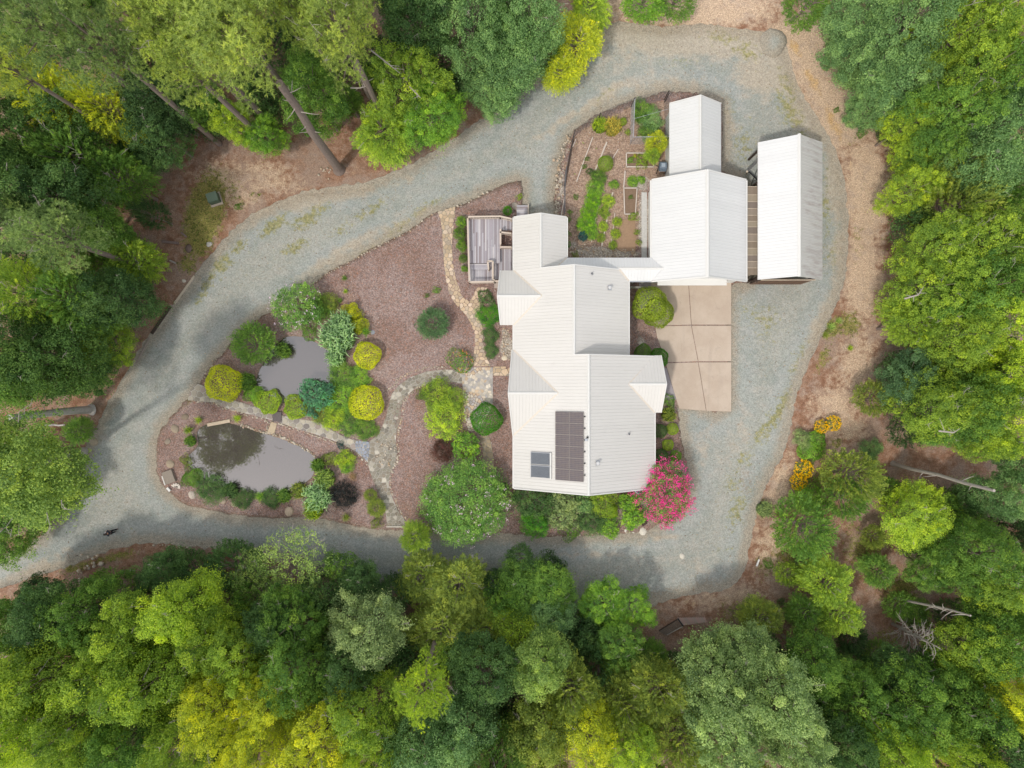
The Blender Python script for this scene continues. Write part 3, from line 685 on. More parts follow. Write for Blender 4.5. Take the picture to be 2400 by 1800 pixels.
# slatted end wall towards the camera: louvre boards proud of a dark backing
mb = MB(); mb.box(0, -5.9, 1.55, 4.9, .05, 3.1); bk = mb.build('end_wall', M['dark_timber'], bn)
sl = MB(); sl.box(0,0,0,.10,.06,1.5); sme = None
for r in range(2):
    for i in range(24):
        if sme is None: o = sl.build('slat', M['plank'], bk, (.20,.13,.10)); sme = o.data
        else: o = link('slat', sme, None, bk, (.17+.05*((i*7) % 3)/2, .11+.03*((i*5) % 3)/2, .09))
        o.location = (-2.3+i*.2, -5.96, .78+r*1.55)
mb = MB(); mb.bar((-2.45,-6.02,3.15),(2.45,-6.02,3.15),.07,.12); mb.build('beam', M['timber'], bn)
mb = MB(); mb.bar((-3.1,-5.75,.1),(-2.4,-6.0,3.2),.09,.12); mb.build('brace', M['dark_timber'], bn)

# slatted lean-to roof between garage and barn
pg = empty('lean_to', (21.35, 13.5, 0), 'narrow lean-to of tan corrugated panels between the garage and the barn', 'lean-to')
zl = lambda y: 2.75
px_y = [438, 457, 473, 489, 505, 519, 532, 549, 566, 582, 598, 613, 628, 645]
cols = [(.26,.21,.16),(.33,.28,.21),(.23,.19,.16),(.30,.25,.20)]
for i in range(len(px_y)-1):
    y0 = W(0, px_y[i], 2.75).y-13.5; y1 = W(0, px_y[i+1], 2.75).y-13.5; mb = MB(); n = 9; x0 = 20.95-21.35; x1 = 22.05-21.35
    for k in range(n):
        a = x0+(x1-x0)*k/n; b = x0+(x1-x0)*(k+.62)/n; mb.box((a+b)/2, (y0+y1)/2, 2.78+.0*k, b-a, abs(y1-y0)-.05, .03)
    mb.box((x0+x1)/2, (y0+y1)/2, 2.74, x1-x0, abs(y1-y0)-.05, .02)
    mb.build('roof_panel', M['plank'], pg, cols[i % 4])
    mb = MB(); mb.bar((x0-.03, y0, 2.82), (x1+.06, y0, 2.82), .045, .05); mb.build('batten', M['timber'], pg)
for y in (-4.0, 0, 4.2):
    mb = MB(); mb.box(x1-.02, y, 1.36, .1, .1, 2.72); mb.build('post', M['dark_timber'], pg)
mb = MB(); mb.bar((x1-.02,-4.4,2.66),(x1-.02,4.6,2.66),.06,.12); mb.build('beam', M['dark_timber'], pg)

# folding dark frame leaning beside the barn
fr = empty('steel_frame', W(1756, 405, 0), 'dark triangular steel frame standing beside the barn behind the lean-to', 'frame')
def lf(px, py, z): return W(px, py, z)-fr.location
mb = MB(); mb.bar(lf(1751,402,1.6), lf(1784,370,2.4), .16, .16); mb.build('boom', M['dark_metal'], fr)
mb = MB(); mb.bar(lf(1755,402,.6), lf(1782,428,.6), .10, .10); mb.build('strut', M['dark_metal'], fr)
mb = MB(); mb.bar(lf(1760,434,.2), lf(1780,384,2.0), .05, .05); mb.build('rod', M['dark_metal'], fr)
mb = MB(); mb.tube([lf(1751,404,0), lf(1751,402,1.7)], .09, 8); mb.build('post', M['timber'], fr)
mb = MB(); mb.tube([lf(1779,372,0), lf(1782,372,2.4)], .07, 8); mb.build('post', M['dark_metal'], fr)

# ---------------------------------------------------------------- things on the roofs
sa = empty('solar_array', (4.86, -5.29, 0), 'dark solar array of twelve panels on the left slope of the house roof', 'solar panels')
th = math.atan(S); zc = 3.2+S*(4.86-.15)+.16; sa.location.z = zc
pm = MB(); pm.box(0,0,0,1.30,.93,.035); pme = pm.mesh('solar_panel'); fm = MB()
for bx in ((-.655,0,.018,.96),(.655,0,.018,.96),(0,-.472,1.32,.018),(0,.472,1.32,.018)): fm.box(bx[0], bx[1], .003, bx[2], bx[3], .042)
fme = fm.mesh('panel_frame')
sa.rotation_euler = (0, -th, 0)
for i in range(2):
    for j in range(6):
        o = link('solar_panel', pme, M['solar'], sa); o.location = (-.675+i*1.35, -2.45+j*.98, 0)
        f_ = link('panel_frame', fme, M['obj_paint'], o, (.34,.30,.27))
for j in range(6):
    mb = MB(); mb.box(0,0,0,.12,.09,.08); o = mb.build('rail_end', M['dark_metal'], sa); o.location = (1.42, -2.45+j*.98+.1, -.04)
mb = MB(); mb.box(0,0,0,.26,.2,.16); o = mb.build('junction_box', M['galv'], sa); o.location = (1.62, .62, -.02)
mb = MB(); mb.box(0,0,0,.13,.13,.2); o = mb.build('conduit', M['dark_metal'], sa); o.location = (1.72, .84, 0)
for k, (yy, lb) in enumerate(((-6.5, 'upper of two evacuated tube collectors on the left roof slope'), (-7.65, 'lower of two evacuated tube collectors on the left roof slope'))):
    xm = 2.5; c = empty('tube_collector', (xm, yy, 3.2+S*(xm-.15)+.14), lb, 'solar collector', 'solar tube collectors'); c.rotation_euler = (0, -th, 0)
    mb = MB(); mb.box(0,0,-.05,1.95,.98,.02); mb.build('backing', M['obj_paint'], c, (.19,.20,.22))
    mb = MB()
    for t in range(15): mb.tube([(-.95,-.46+t*.066,0),(.95,-.46+t*.066,0)], .024, 6)
    o = mb.build('glass_tube', m_plain('tube_glass', (.27,.29,.32), .3, .6, .2) if k == 0 else bpy.data.materials['tube_glass'], c); o['kind'] = 'stuff'
    mb = MB(); mb.box(1.0,0,.02,.12,1.12,.14); mb.build('manifold', M['trim'], c)
    mb = MB(); mb.box(-.98,0,0,.05,1.1,.06); mb.box(0,.53,0,2.0,.05,.05); mb.build('rail', M['galv'], c)
def roof_thing(name, px, py, zf, lab, cat, build):
    z = 4.5
    for _ in range(6): p = W(px, py, z); z = zf(p.x, p.y)+.1
    e = empty(name, (p.x, p.y, z-.1), lab, cat); build(e)
fA = lambda x, y: 3.2+S*(12.7-x); fN = lambda x, y: 3.2+S*(10.39-x)
def turbine(e):
    mb = MB(); mb.box(0,0,.02,.42,.42,.04, 0, (th,'Y')); mb.build('flashing', M['galv'], e)
    mb = MB(); mb.lathe([(.10,-.05),(.10,.18)], 12); mb.build('collar', M['galv'], e)
    mb = MB(); mb.lathe([(.11,.18),(.16,.23),(.17,.30),(.13,.36),(.05,.38)], 14); mb.build('turbine', M['obj_paint'], e, (.5,.5,.5))
def pipe(e):
    mb = MB(); mb.lathe([(.05,-.1),(.05,.32)], 10); mb.build('pipe', M['dark_metal'], e)
    mb = MB(); mb.lathe([(.16,-.03),(.08,.1)], 10); mb.build('boot', M['galv'], e)
roof_thing('roof_vent', 1429, 674, fN, 'round metal roof vent near the top of the upper right slope', 'vent', turbine)
roof_thing('roof_vent', 1401, 1085, fA, 'round metal roof vent just right of the lower ridge by the solar array', 'vent', turbine)
roof_thing('vent_pipe', 1387, 641, fN, 'small dark vent pipe near the top end of the upper ridge', 'vent pipe', pipe)
roof_thing('vent_pipe', 1474, 1017, fA, 'small dark vent pipe in the middle of the lower right slope', 'vent pipe', pipe)

# ---------------------------------------------------------------- deck
DK = W(1135, 580, 0); deck = empty('deck', DK, 'weathered grey timber deck with beige railings on the upper left of the house', 'deck')
grey = [(.42,.40,.43),(.50,.48,.50),(.33,.30,.32),(.46,.44,.47),(.55,.52,.53),(.38,.35,.38),(.29,.25,.26)]
rg = random.Random(4)
def boards(x0p, x1p, y0p, y1p, z, w=.14, along='y', cut=True):
    x0, y1 = W2(x0p, y0p, z); x1, y0 = W2(x1p, y1p, z); x0 -= DK.x; x1 -= DK.x; y0 -= DK.y; y1 -= DK.y
    a0, a1, b0, b1 = (x0, x1, y0, y1) if along == 'y' else (y0, y1, x0, x1); n = max(1, round((a1-a0)/w)); w = (a1-a0)/n
    for i in range(n):
        a = a0+(i+.5)*w; cuts = [b0, b1]
        if cut and b1-b0 > 2.5: cuts = sorted([b0, b1, b0+(b1-b0)*rg.uniform(.25, .75)])
        for c, d in zip(cuts[:-1], cuts[1:]):
            mb = MB(); L = d-c-.01
            if along == 'y': mb.box(a, (c+d)/2, z+rg.uniform(-.003,.003), w-.014, L, .03)
            else: mb.box((c+d)/2, a, z+rg.uniform(-.003,.003), L, w-.014, .03)
            mb.build('board', M['plank'], deck, rg.choice(grey))
boards(1098, 1172, 511, 617, 1.25)
boards(1172, 1199, 511, 540, 1.25)
boards(1098, 1147, 618, 632, 1.05, along='x', cut=False)
boards(1098, 1156, 632, 660, .85)
boards(1148, 1199, 578, 655, .85, cut=False)
mb = MB(); x0, y0 = W2(1100, 658, 0); x1, y1 = W2(1172, 512, 0); mb.box((x0+x1)/2-DK.x, (y0+y1)/2-DK.y, .45, x1-x0-.1, y1-y0-.1, .7); mb.build('skirt', M['dark_timber'], deck)
beige = m_plain('rail_paint', (.56,.47,.39), .7, .25, nscale=4, namt=.1)
def rail(pts, z0, h=.95, bal=True, solid=False):
    P = [W(x, y, z0+h)-DK for x, y in pts]; P = [Vector((p.x, p.y, z0)) for p in P]
    for a, b in zip(P[:-1], P[1:]):
        u = Vector((0,0,1)); mb = MB(); mb.bar(a+u*h, b+u*h, .15, .04); mb.build('rail_cap', beige, deck)
        mb = MB(); mb.bar(a+u*.12, b+u*.12, .05, .08); mb.build('bottom_rail', beige, deck)
        n = int((b-a).length/.14)
        if bal and n:
            bb = MB(); bb.box(0,0,h/2,.04,.04,h-.05); me = bb.mesh('baluster')
            for i in range(n+1):
                c = a+(b-a)*i/n; o = link('baluster', me, beige, deck); o.location = (c.x, c.y, z0)
        for c in (a, b):
            mb = MB(); mb.box(c.x, c.y, z0+h/2-.1, .1, .1, h+.1); mb.build('post', beige, deck)
rail([(1098,508),(1172,507),(1199,513)], 1.25)
rail([(1157,660),(1100,661),(1096,512)], 1.0)
rail([(1172,544),(1198,547)], 1.25)
rail([(1173,537),(1173,572)], 1.25)
rail([(1173,579),(1199,579)], .9)
rail([(1155,612),(1155,654),(1160,659),(1170,659)], .85)
rail([(1143,613),(1145,631)], 1.0, .8, False)
rail([(1143,612),(1154,612)], 1.0, .8, False)
for i in range(3):
    c = W(1164, 664+i*4, .6-.2*i)-DK; mb = MB(); mb.box(c.x, c.y, .6-.2*i, .45, .28, .05); mb.build('step', M['plank'], deck, (.45,.38,.33))

# small landing by the house's upper end
lp = empty('landing', W(1224, 498, 0), 'small grey timber landing at the upper end of the house', 'landing')
for i in range(8):
    mb = MB(); mb.box(0, -.55+i*.15, .42, 1.05, .14, .035); mb.build('board', M['plank'], lp, grey[i % 7])
mb = MB(); mb.bar((.55,-.6,.5),(.55,.65,.5),.08,.2); mb.build('side_board', beige, lp)
mb = MB(); mb.box(0,0,.2,.95,1.1,.38); mb.build('frame', M['dark_timber'], lp)
# ---------------------------------------------------------------- foliage meshes
def unit(v): return v/(np.linalg.norm(v, axis=-1, keepdims=True)+1e-9)
def leaves(c, n, L, Wd, v, rng, fold=.18):
    "rhombic leaves: centres c, normals n, random heading"
    N = len(c); h = unit(np.cross(n, rng.normal(size=(N,3)))); s = np.cross(n, h)
    L = np.broadcast_to(L, (N,))[:,None]; Wd = np.broadcast_to(Wd, (N,))[:,None]
    V = np.stack([c-h*L*.5, c+s*Wd*.5+n*fold*Wd-h*L*.05, c+h*L*.5, c-s*Wd*.5+n*fold*Wd-h*L*.05], 1).reshape(-1, 3)
    return V, np.arange(4*N).reshape(-1, 4), np.repeat(v, 4)
def heading_leaves(c, h, n, L, Wd, v):
    h = unit(h); s = unit(np.cross(n, h)); N = len(c); L = np.broadcast_to(L, (N,))[:,None]; Wd = np.broadcast_to(Wd, (N,))[:,None]
    V = np.stack([c, c+h*L*.45+s*Wd*.5, c+h*L, c+h*L*.45-s*Wd*.5], 1).reshape(-1, 3)
    return V, np.arange(4*N).reshape(-1, 4), np.repeat(v, 4)
def clumps(R, Hz, zc, n, rng, lump=.3, low=-.35, inner=.55):
    "centres of leaf clumps spread through an uneven crown"
    ks = rng.normal(size=(5,3))*1.6; ph = rng.uniform(0, 6.3, 5); out = []
    cand = unit(rng.normal(size=(n*8, 3))); cand = cand[cand[:,2] > low][:n*5]
    rad = rng.uniform(inner, 1., len(cand))**.6
    bump_ = 1+lump*np.mean(np.sin(cand@ks.T*1.7+ph), 1)*1.9
    P = cand*(rad*bump_)[:,None]*np.array([R, R, Hz]); P[:,2] += zc
    sel = [0]; D = np.linalg.norm(P-P[0], axis=1)
    for _ in range(n-1):
        w = D*rng.uniform(.55, 1., len(D)); k = int(np.argmax(w)); sel.append(k); D = np.minimum(D, np.linalg.norm(P-P[k], axis=1))
    return P[sel]
def limb_mesh(name, C, rng, h0, rt, zfork, nmax=26, sides=5, dead=None):
    "tapered trunk with limbs that reach the clumps"
    mb = MB(); top = C[:,2].max()-.6; bend = rng.uniform(-.25, .25, 2)
    tp = [(0,0,-.2),(bend[0]*.3,bend[1]*.3,zfork*.5),(bend[0],bend[1],zfork),(bend[0]*1.2,bend[1]*1.4,(zfork+top)/2),(0,0,top)]
    mb.tube(tp, [rt*1.25, rt, rt*.8, rt*.5, rt*.12], 8)
    idx = rng.permutation(len(C))[:nmax]
    for i in idx:
        c = C[i]; t = rng.uniform(.15, .75); z = zfork+(min(top, c[2])-zfork)*t*.9; z = max(zfork*.85, z)
        a = np.array([bend[0], bend[1], z]); m = a+(c-a)*.5+np.array([0,0,.25*np.linalg.norm(c-a)*.5])+rng.normal(0, .12, 3)
        mb.tube([tuple(a), tuple(m), tuple(c)], [rt*.32, rt*.17, .02], sides, cap=False)
    return mb.mesh(name)
def twig_mesh(name, C, rng, zc, n=9, big=1.):
    "bare grey twigs standing out of the leaves"
    mb = MB()
    idx = rng.permutation(len(C)); idx = [i for i in idx if C[i][2] > zc][:n]
    for i in idx:
        c = C[i]; d = unit(c-np.array([0,0,zc-3.0])); d = unit(d+rng.normal(0,.5,3)); s = unit(np.cross(d, rng.normal(size=3)))
        L = rng.uniform(.9, 1.9)*big; p0 = c+d*.1; p1 = p0+d*L*.5+s*.15; p2 = p0+d*L+s*.5*rng.uniform(-1,1)
        mb.tube([tuple(p0), tuple(p1), tuple(p2)], [.035*big, .025*big, .010], 4, cap=False)
        for k in range(3):
            q = p0+(p2-p0)*rng.uniform(.3,.9); e = q+(unit(d+rng.normal(0,.8,3)))*L*.4; mb.tube([tuple(q), tuple(e)], [.025*big, .008], 3, cap=False)
    return mb.mesh(name)

def crown_broad(name, R, Hz, zc, n, rc, per, ls, seed, lump=.3, low=-.35, upb=.5, lw=.62, dens=1.):
    rng = np.random.default_rng(seed); C = clumps(R, Hz, zc, n, rng, lump, low)
    per = int(per*dens); N = len(C)*per; ci = np.repeat(np.arange(len(C)), per)
    d = unit(rng.normal(size=(N,3))); rr = rng.uniform(.35, 1., N)**.5; crr = rc*rng.uniform(.65, 1.25, len(C))
    A = rng.uniform(.55, 1.45, (len(C),2)); an = rng.uniform(0, math.pi, len(C)); e = d*(rr*crr[ci])[:,None]*np.array([1,1,.62])
    stray = rng.uniform(0, 1, N) < .13; e = np.where(stray[:,None], e*1.75, e); ca, sa = np.cos(an[ci]), np.sin(an[ci]); u_ = (e[:,0]*ca+e[:,1]*sa)*A[ci,0]; w_ = (-e[:,0]*sa+e[:,1]*ca)*A[ci,1]
    e = np.stack([u_*ca-w_*sa, u_*sa+w_*ca, e[:,2]], 1); P = C[ci]+e; P[:,2] -= .18*(e[:,0]**2+e[:,1]**2)/rc
    nrm = unit(d*.55+np.array([0,0,upb])+rng.normal(0,.42,(N,3)))
    v = np.clip(.5+.16*rng.normal(size=len(C))[ci]+.16*rng.normal(size=N), 0, 1)
    V, Fc, va = leaves(P, nrm, ls*rng.uniform(.7,1.3,N), ls*lw*rng.uniform(.8,1.2,N), v, rng)
    return np_mesh(name, V, Fc, {'v': va}), C, rng
def crown_pine(name, R, Hz, zc, n, seed, tufts=20, needles=13, nl=.30, nw=.05):
    rng = np.random.default_rng(seed); C = clumps(R, Hz, zc, n, rng, .35, -.5, .25)
    T = len(C)*tufts; ci = np.repeat(np.arange(len(C)), tufts); d = unit(rng.normal(size=(T,3))); d[:,2] = np.abs(d[:,2])*.9+.05; d = unit(d)
    tc = C[ci]+d*rng.uniform(.2, .85, (T,1))*np.array([1,1,.6]); tv = np.clip(.5+.14*rng.normal(size=len(C))[ci]+.1*rng.normal(size=T), 0, 1)
    N = T*needles; ti = np.repeat(np.arange(T), needles); h = unit(rng.normal(size=(N,3))*.8+d[ti]*.9+np.array([0,0,.35])); nn = unit(np.cross(h, rng.normal(size=(N,3)))); L = nl*rng.uniform(.7,1.2,N)[:,None]
    a = tc[ti]; V = np.stack([a-nn*nw*.5, a+nn*nw*.5, a+h*L], 1).reshape(-1, 3)
    return np_mesh(name, V, np.arange(3*N).reshape(-1,3), {'v': np.repeat(np.clip(tv[ti]+.08*rng.normal(size=N),0,1), 3)}), C, rng
def crown_feather(name, R, Hz, zc, n, seed, per=64, spray=1.5, ls=.22, lw=.055, droop=.5, lump=.25, low=-.5, up=.25, inner=.35):
    rng = np.random.default_rng(seed); C = clumps(R*.82, Hz*.9, zc, n, rng, lump, low, inner)
    ax = C-np.array([0,0,zc-Hz*.5]); d = unit(ax*np.array([1,1,.55])+np.array([0,0,up])+rng.normal(0,.35,C.shape)*R*.12)
    L = spray*rng.uniform(.7,1.25,len(C)); N = len(C)*per; ci = np.repeat(np.arange(len(C)), per); t = rng.uniform(0, 1, N)
    up_ = np.array([0,0,1.]); sd_ = unit(np.cross(d, up_)); o = C-d*(L*.45)[:,None]
    w = (1-t)*.42*L[ci]*rng.uniform(-1,1,N)
    P = o[ci]+d[ci]*(t*L[ci])[:,None]+sd_[ci]*w[:,None]; P[:,2] -= droop*L[ci]*t*t*.8+np.abs(w)*.25-.04*rng.normal(size=N)
    sg = np.sign(w)[:,None]; h = unit(d[ci]+sd_[ci]*sg*.7+rng.normal(0,.22,(N,3))-up_*droop*(t[:,None])); nn = unit(np.array([0,0,1.])+d[ci]*.35+rng.normal(0,.45,(N,3)))
    v = np.clip(.5+.15*rng.normal(size=len(C))[ci]+.12*rng.normal(size=N), 0, 1)
    V, Fc, va = heading_leaves(P, h, nn, ls*rng.uniform(.7,1.3,N), lw*rng.uniform(.7,1.4,N), v)
    return np_mesh(name, V, Fc, {'v': va}), C, rng
def ball_mesh(name, n, ls, seed, zr=.8, lump=.05, lw=.55, R=1.):
    rng = np.random.default_rng(seed); d = unit(rng.normal(size=(int(n*1.35),3))); d = d[d[:,2] > -.35][:n]; N = len(d)
    ks = rng.normal(size=(6,3))*3; b = 1+lump*np.sum(np.sin(d@ks.T+rng.uniform(0,6,6)), 1)
    rr = R*(1-np.abs(rng.normal(0,.07,N)))*b; P = d*rr[:,None]*np.array([1,1,zr]); P[:,2] += zr*.35*R+.25*R
    v = np.clip(.5+.13*rng.normal(size=N)+.10*np.sin(d@ks[0]*2), 0, 1)
    nr = unit(d+rng.normal(0,.55,(N,3))); V, Fc, va = leaves(P, nr, ls*rng.uniform(.7,1.35,N), ls*lw*rng.uniform(.8,1.2,N), v, rng)
    return np_mesh(name, V, Fc, {'v': va})
def grass_mesh(name, n, seed, R=1., h=.8, w=.05, arch=1., seg=3, spread=.25, vlo=0., vhi=1.):
    rng = np.random.default_rng(seed); an = rng.uniform(0, 2*math.pi, n); r0 = spread*np.sqrt(rng.uniform(0,1,n)); a0 = rng.uniform(0, 2*math.pi, n)
    base = np.stack([r0*np.cos(a0), r0*np.sin(a0), np.zeros(n)], 1); d = np.stack([np.cos(an), np.sin(an), np.zeros(n)], 1); s = np.stack([-np.sin(an), np.cos(an), np.zeros(n)], 1)
    reach = (R-spread)*rng.uniform(.35, 1.1, n); hh = h*rng.uniform(.6, 1.15, n); V = []; 
    for k in range(seg+1):
        t = k/seg; c = base+d*(reach*t**1.3*arch)[:,None]; c[:,2] += hh*(np.sin(t*2.1)/.95); wd = w*(1-t*.92)
        V += [c-s*wd*.5, c+s*wd*.5]
    V = np.stack(V, 1); K = 2*(seg+1); Fc = []
    for k in range(seg): Fc.append(np.stack([np.arange(n)*K+2*k, np.arange(n)*K+2*k+1, np.arange(n)*K+2*k+3, np.arange(n)*K+2*k+2], 1))
    v = np.repeat(rng.uniform(vlo, vhi, n), K)
    return np_mesh(name, V.reshape(-1,3), np.concatenate(Fc), {'v': v})
def flower_mesh(name, R, zr, zc, n, fs, seed, per=7, low=-.1, spread=.10, C=None):
    rng = np.random.default_rng(seed); d = unit(rng.normal(size=(n*2,3))); d = d[d[:,2] > low][:n]; P = d*np.array([R,R,zr])*rng.uniform(.93,1.06,(len(d),1)); P[:,2] += zc
    if C is not None: P = C[rng.integers(0, len(C), n)]+unit(rng.normal(size=(n,3)))*np.array([.6,.6,.3])+np.array([0,0,.32])
    ci = np.repeat(np.arange(len(P)), per); c = P[ci]+rng.normal(0, spread, (len(ci),3)); nn = unit(np.array([0,0,.8])+rng.normal(0,.7,(len(ci),3)))
    V, Fc, va = leaves(c, nn, fs, fs*.8, np.clip(.5+.2*rng.normal(size=len(ci)),0,1), rng)
    return np_mesh(name, V, Fc, {'v': va})

KIND = {}
def reg(kind, R, zc, h, crown, trunk, twigs=None, mat='leaf', bark='bark', extra=None):
    KIND.setdefault(kind, []).append(dict(R=R, zc=zc, h=h, crown=crown, trunk=trunk, twigs=twigs, mat=mat, bark=bark, extra=extra))
for s in (1, 2, 3, 4):
    m, C, rg_ = crown_broad('crown_oak', 4.0, 4.9, 8.3, 125, .90, 300, .195, s, .34, -.8)
    reg('oak', 4.2, 9.9, 14, m, limb_mesh('trunk_oak', C, rg_, 14, .26, 3.6), twig_mesh('twigs_oak', C, rg_, 10., 4))
for s in (11, 12, 13):
    m, C, rg_ = crown_broad('crown_maple', 4.0, 4.8, 8.3, 230, .60, 160, .16, s, .38, -.8, upb=.7)
    reg('maple', 4.2, 9.9, 14, m, limb_mesh('trunk_maple', C, rg_, 14, .24, 3.6), twig_mesh('twigs_maple', C, rg_, 10., 6, .9))
for s in (21, 22):
    m, C, rg_ = crown_broad('crown_light', 4.0, 2.6, 9.5, 120, .55, 60, .17, s, .42, -.3)
    reg('airy', 4.1, 10, 13, m, limb_mesh('trunk_light', C, rg_, 13, .16, 4.0, 40), twig_mesh('twigs_light', C, rg_, 9.2, 16, .8))
for s in (31, 32, 33):
    m, C, rg_ = crown_pine('crown_pine', 3.6, 5.6, 20.3, 110, s, 25, 13, .30, .055)
    reg('pine', 3.8, 21.6, 26, m, limb_mesh('trunk_pine', C, rg_, 26, .34, 16.5, 30), twig_mesh('twigs_pine', C, rg_, 20, 6, 1.1), 'needle')
for s in (41, 42, 43):
    m, C, rg_ = crown_feather('crown_cypress', 3.8, 4.6, 7.2, 430, s, 62, 1.45, lw=.065, low=-.8)
    reg('cypress', 4.0, 8.8, 12.5, m, limb_mesh('trunk_cypress', C, rg_, 12.5, .22, 2.6, 40), twig_mesh('twigs_cypress', C, rg_, 9, 4, .9), 'leaf')
for s in (51, 52, 53):
    m, C, rg_ = crown_feather('crown_cedar', 2.0, 2.0, 2.3, 230, s, 50, .80, .14, .045, .15, .16, -.6, .5, .5)
    reg('cedar', 2.15, 2.8, 4.3, m, limb_mesh('trunk_cedar', C, rg_, 4.3, .12, .9, 20), None, 'leaf')
for s in (61, 62):
    m, C, rg_ = crown_broad('crown_bush', 2.0, 1.25, 1.5, 70, .48, 120, .13, s, .26, -.2)
    reg('bush', 2.15, 1.9, 2.9, m, limb_mesh('trunk_bush', C, rg_, 2.6, .08, .5, 24, 4), None)
for s in (65, 66):
    m, C, rg_ = crown_broad('crown_bigleaf', 1.5, .9, 1.1, 46, .38, 60, .20, s, .22, -.2, upb=.8, lw=.5)
    reg('bigleaf', 1.6, 1.4, 2.0, m, limb_mesh('trunk_bigleaf', C, rg_, 2.0, .06, .4, 20, 4), None)
for s in (71, 72):
    reg('ball', 1.0, .75, 1.4, ball_mesh('foliage_ball', 5200, .085, s, .85, .045), None, mat='soft_leaf')
for s in (73, 74):
    reg('mound', 1.0, .5, .9, ball_mesh('foliage_mound', 4200, .11, s, .5, .13), None)
m = ball_mesh('foliage_low', 1300, .13, 75, .45, .16); reg('low', 1.0, .4, .8, m, None)
for s in (76, 77): reg('tuft', 1., .4, .8, grass_mesh('blades_tuft', 150, s, 1., .75, .05), None)
for s in (78, 79): reg('reed', 1., .8, 1.5, grass_mesh('blades_reed', 420, s, 1., 1.3, .075, 1.0, 4, .65), None)
m, C, rg_ = crown_broad('crown_flowering', 3.6, 1.9, 1.6, 260, .50, 130, .135, 81, .08, -.1, upb=.7, lw=.45)
reg('flowering', 3.85, 2.6, 3.6, m, limb_mesh('stems_flowering', C, rg_, 3, .09, .4, 40, 4), None, extra=(flower_mesh('flowers', 3.6, 1.9, 1.7, 120, .10, 5, 7, .05, .075, C), (.80,.60,.70)))
m, C, rg_ = crown_broad('crown_hibiscus', 1.9, 1.2, 1.5, 90, .38, 80, .12, 82, .2, -.1)
reg('hibiscus', 2.05, 2.0, 2.8, m, limb_mesh('stems_hibiscus', C, rg_, 2.4, .06, .3, 24, 4), None, extra=(flower_mesh('flowers', 1.9, 1.2, 1.6, 60, .10, 6, 6, .05, .06, C), (.78,.62,.72)))
m, C, rg_ = crown_broad('crown_myrtle', 2.3, 1.9, 2.6, 150, .33, 85, .105, 83, .2, -.2)
reg('myrtle', 2.5, 3.3, 4.8, m, limb_mesh('stems_myrtle', C, rg_, 4, .08, .5, 40, 4), None, extra=(flower_mesh('flowers', 2.3, 1.9, 2.7, 420, .095, 7, 15, -.2, .12, C), (.88,.07,.33)))
m = ball_mesh('foliage_orange', 1500, .12, 84, .7, .08); reg('speckled', 1., .7, 1.3, m, None, extra=(flower_mesh('flowers', 1., .7, .55, 34, .07, 9, 4, .1, .03), (.85,.30,.06)))
m = ball_mesh('foliage_daisy', 900, .12, 85, .4, .05); reg('daisy', 1., .5, .8, m, None, extra=(flower_mesh('flowers', 1., .42, .42, 210, .115, 10, 4, .0, .05), (.95,.66,.008)))

# colours, linear
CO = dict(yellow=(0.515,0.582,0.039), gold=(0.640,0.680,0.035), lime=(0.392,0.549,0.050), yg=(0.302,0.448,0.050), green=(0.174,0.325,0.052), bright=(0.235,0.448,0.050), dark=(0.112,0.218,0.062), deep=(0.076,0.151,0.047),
    bluegreen=(0.224,0.386,0.129), silver=(0.336,0.470,0.162), olive=(0.280,0.364,0.062), pine=(0.381,0.482,0.106), dullpine=(0.258,0.370,0.112), orange=(0.493,0.515,0.039), grey=(0.291,0.392,0.146), pale=(0.325,0.470,0.112), maroon=(0.130,0.065,0.045),
    black=(0.035,0.040,0.038), bamboo=(0.370,0.560,0.258), blueleaf=(0.112,0.291,0.146), spruce=(0.123,0.235,0.095), teal=(0.050,0.150,0.140), straw=(0.400,0.290,0.150), emerald=(0.101,0.314,0.029), flower=(0.213,0.403,0.084))
prng = random.Random(12)
def put(name, kind, px, py, rpx, h, col, label, cat='tree', group=None, base=.0, xs=1., rot=None, var=None, bark=None, twigs=True):
    K = KIND[kind]; k = K[var % len(K)] if var is not None else prng.choice(K)
    if cat == 'tree' and base == 0 and kind in ('oak','maple','cypress','pine','airy') and h > 7:
        px = 1200+(px-1200)*1.03; py = 900+(py-900)*1.03; rpx *= .92
    if cat == 'tree' and h > 6 and base == 0:            # the foot of a tree of the wood stands clear of the drive
        while h > 5.5:
            p = W(px, py, k['zc']*h/k['h']); P_ = np.array([[p.x, p.y]])
            if not inside(P_, DRW)[0] and dist_edge(P_, DRW)[0] > 1.2: break
            h -= .5
    sz = h/k['h']; zc = k['zc']*sz+base; p = W(px, py, zc); sxy = rpx/F*(H-zc)/k['R']
    e = empty(name, (p.x, p.y, base), label, cat, group, rz=prng.uniform(0, 6.28) if rot is None else rot)
    e.scale = (sxy*xs, sxy/xs, sz)
    c = CO[col] if isinstance(col, str) else col; j = prng.uniform(.93, 1.07); c = tuple(min(.9, x*j) for x in c)
    tree = cat == 'tree'
    link('crown' if tree else ('blades' if kind in ('tuft','reed') else 'foliage'), k['crown'], M[k['mat']], e, c)
    if k['trunk'] is not None: link('trunk' if tree else 'stem', k['trunk'], M[bark or k['bark']], e)
    if k['twigs'] is not None and twigs: link('bare_twigs', k['twigs'], M['dead_wood'], e)['kind'] = 'stuff'
    if k['extra'] is not None: link('flowers', k['extra'][0], M['petal'], e, k['extra'][1])['kind'] = 'stuff'
    return e
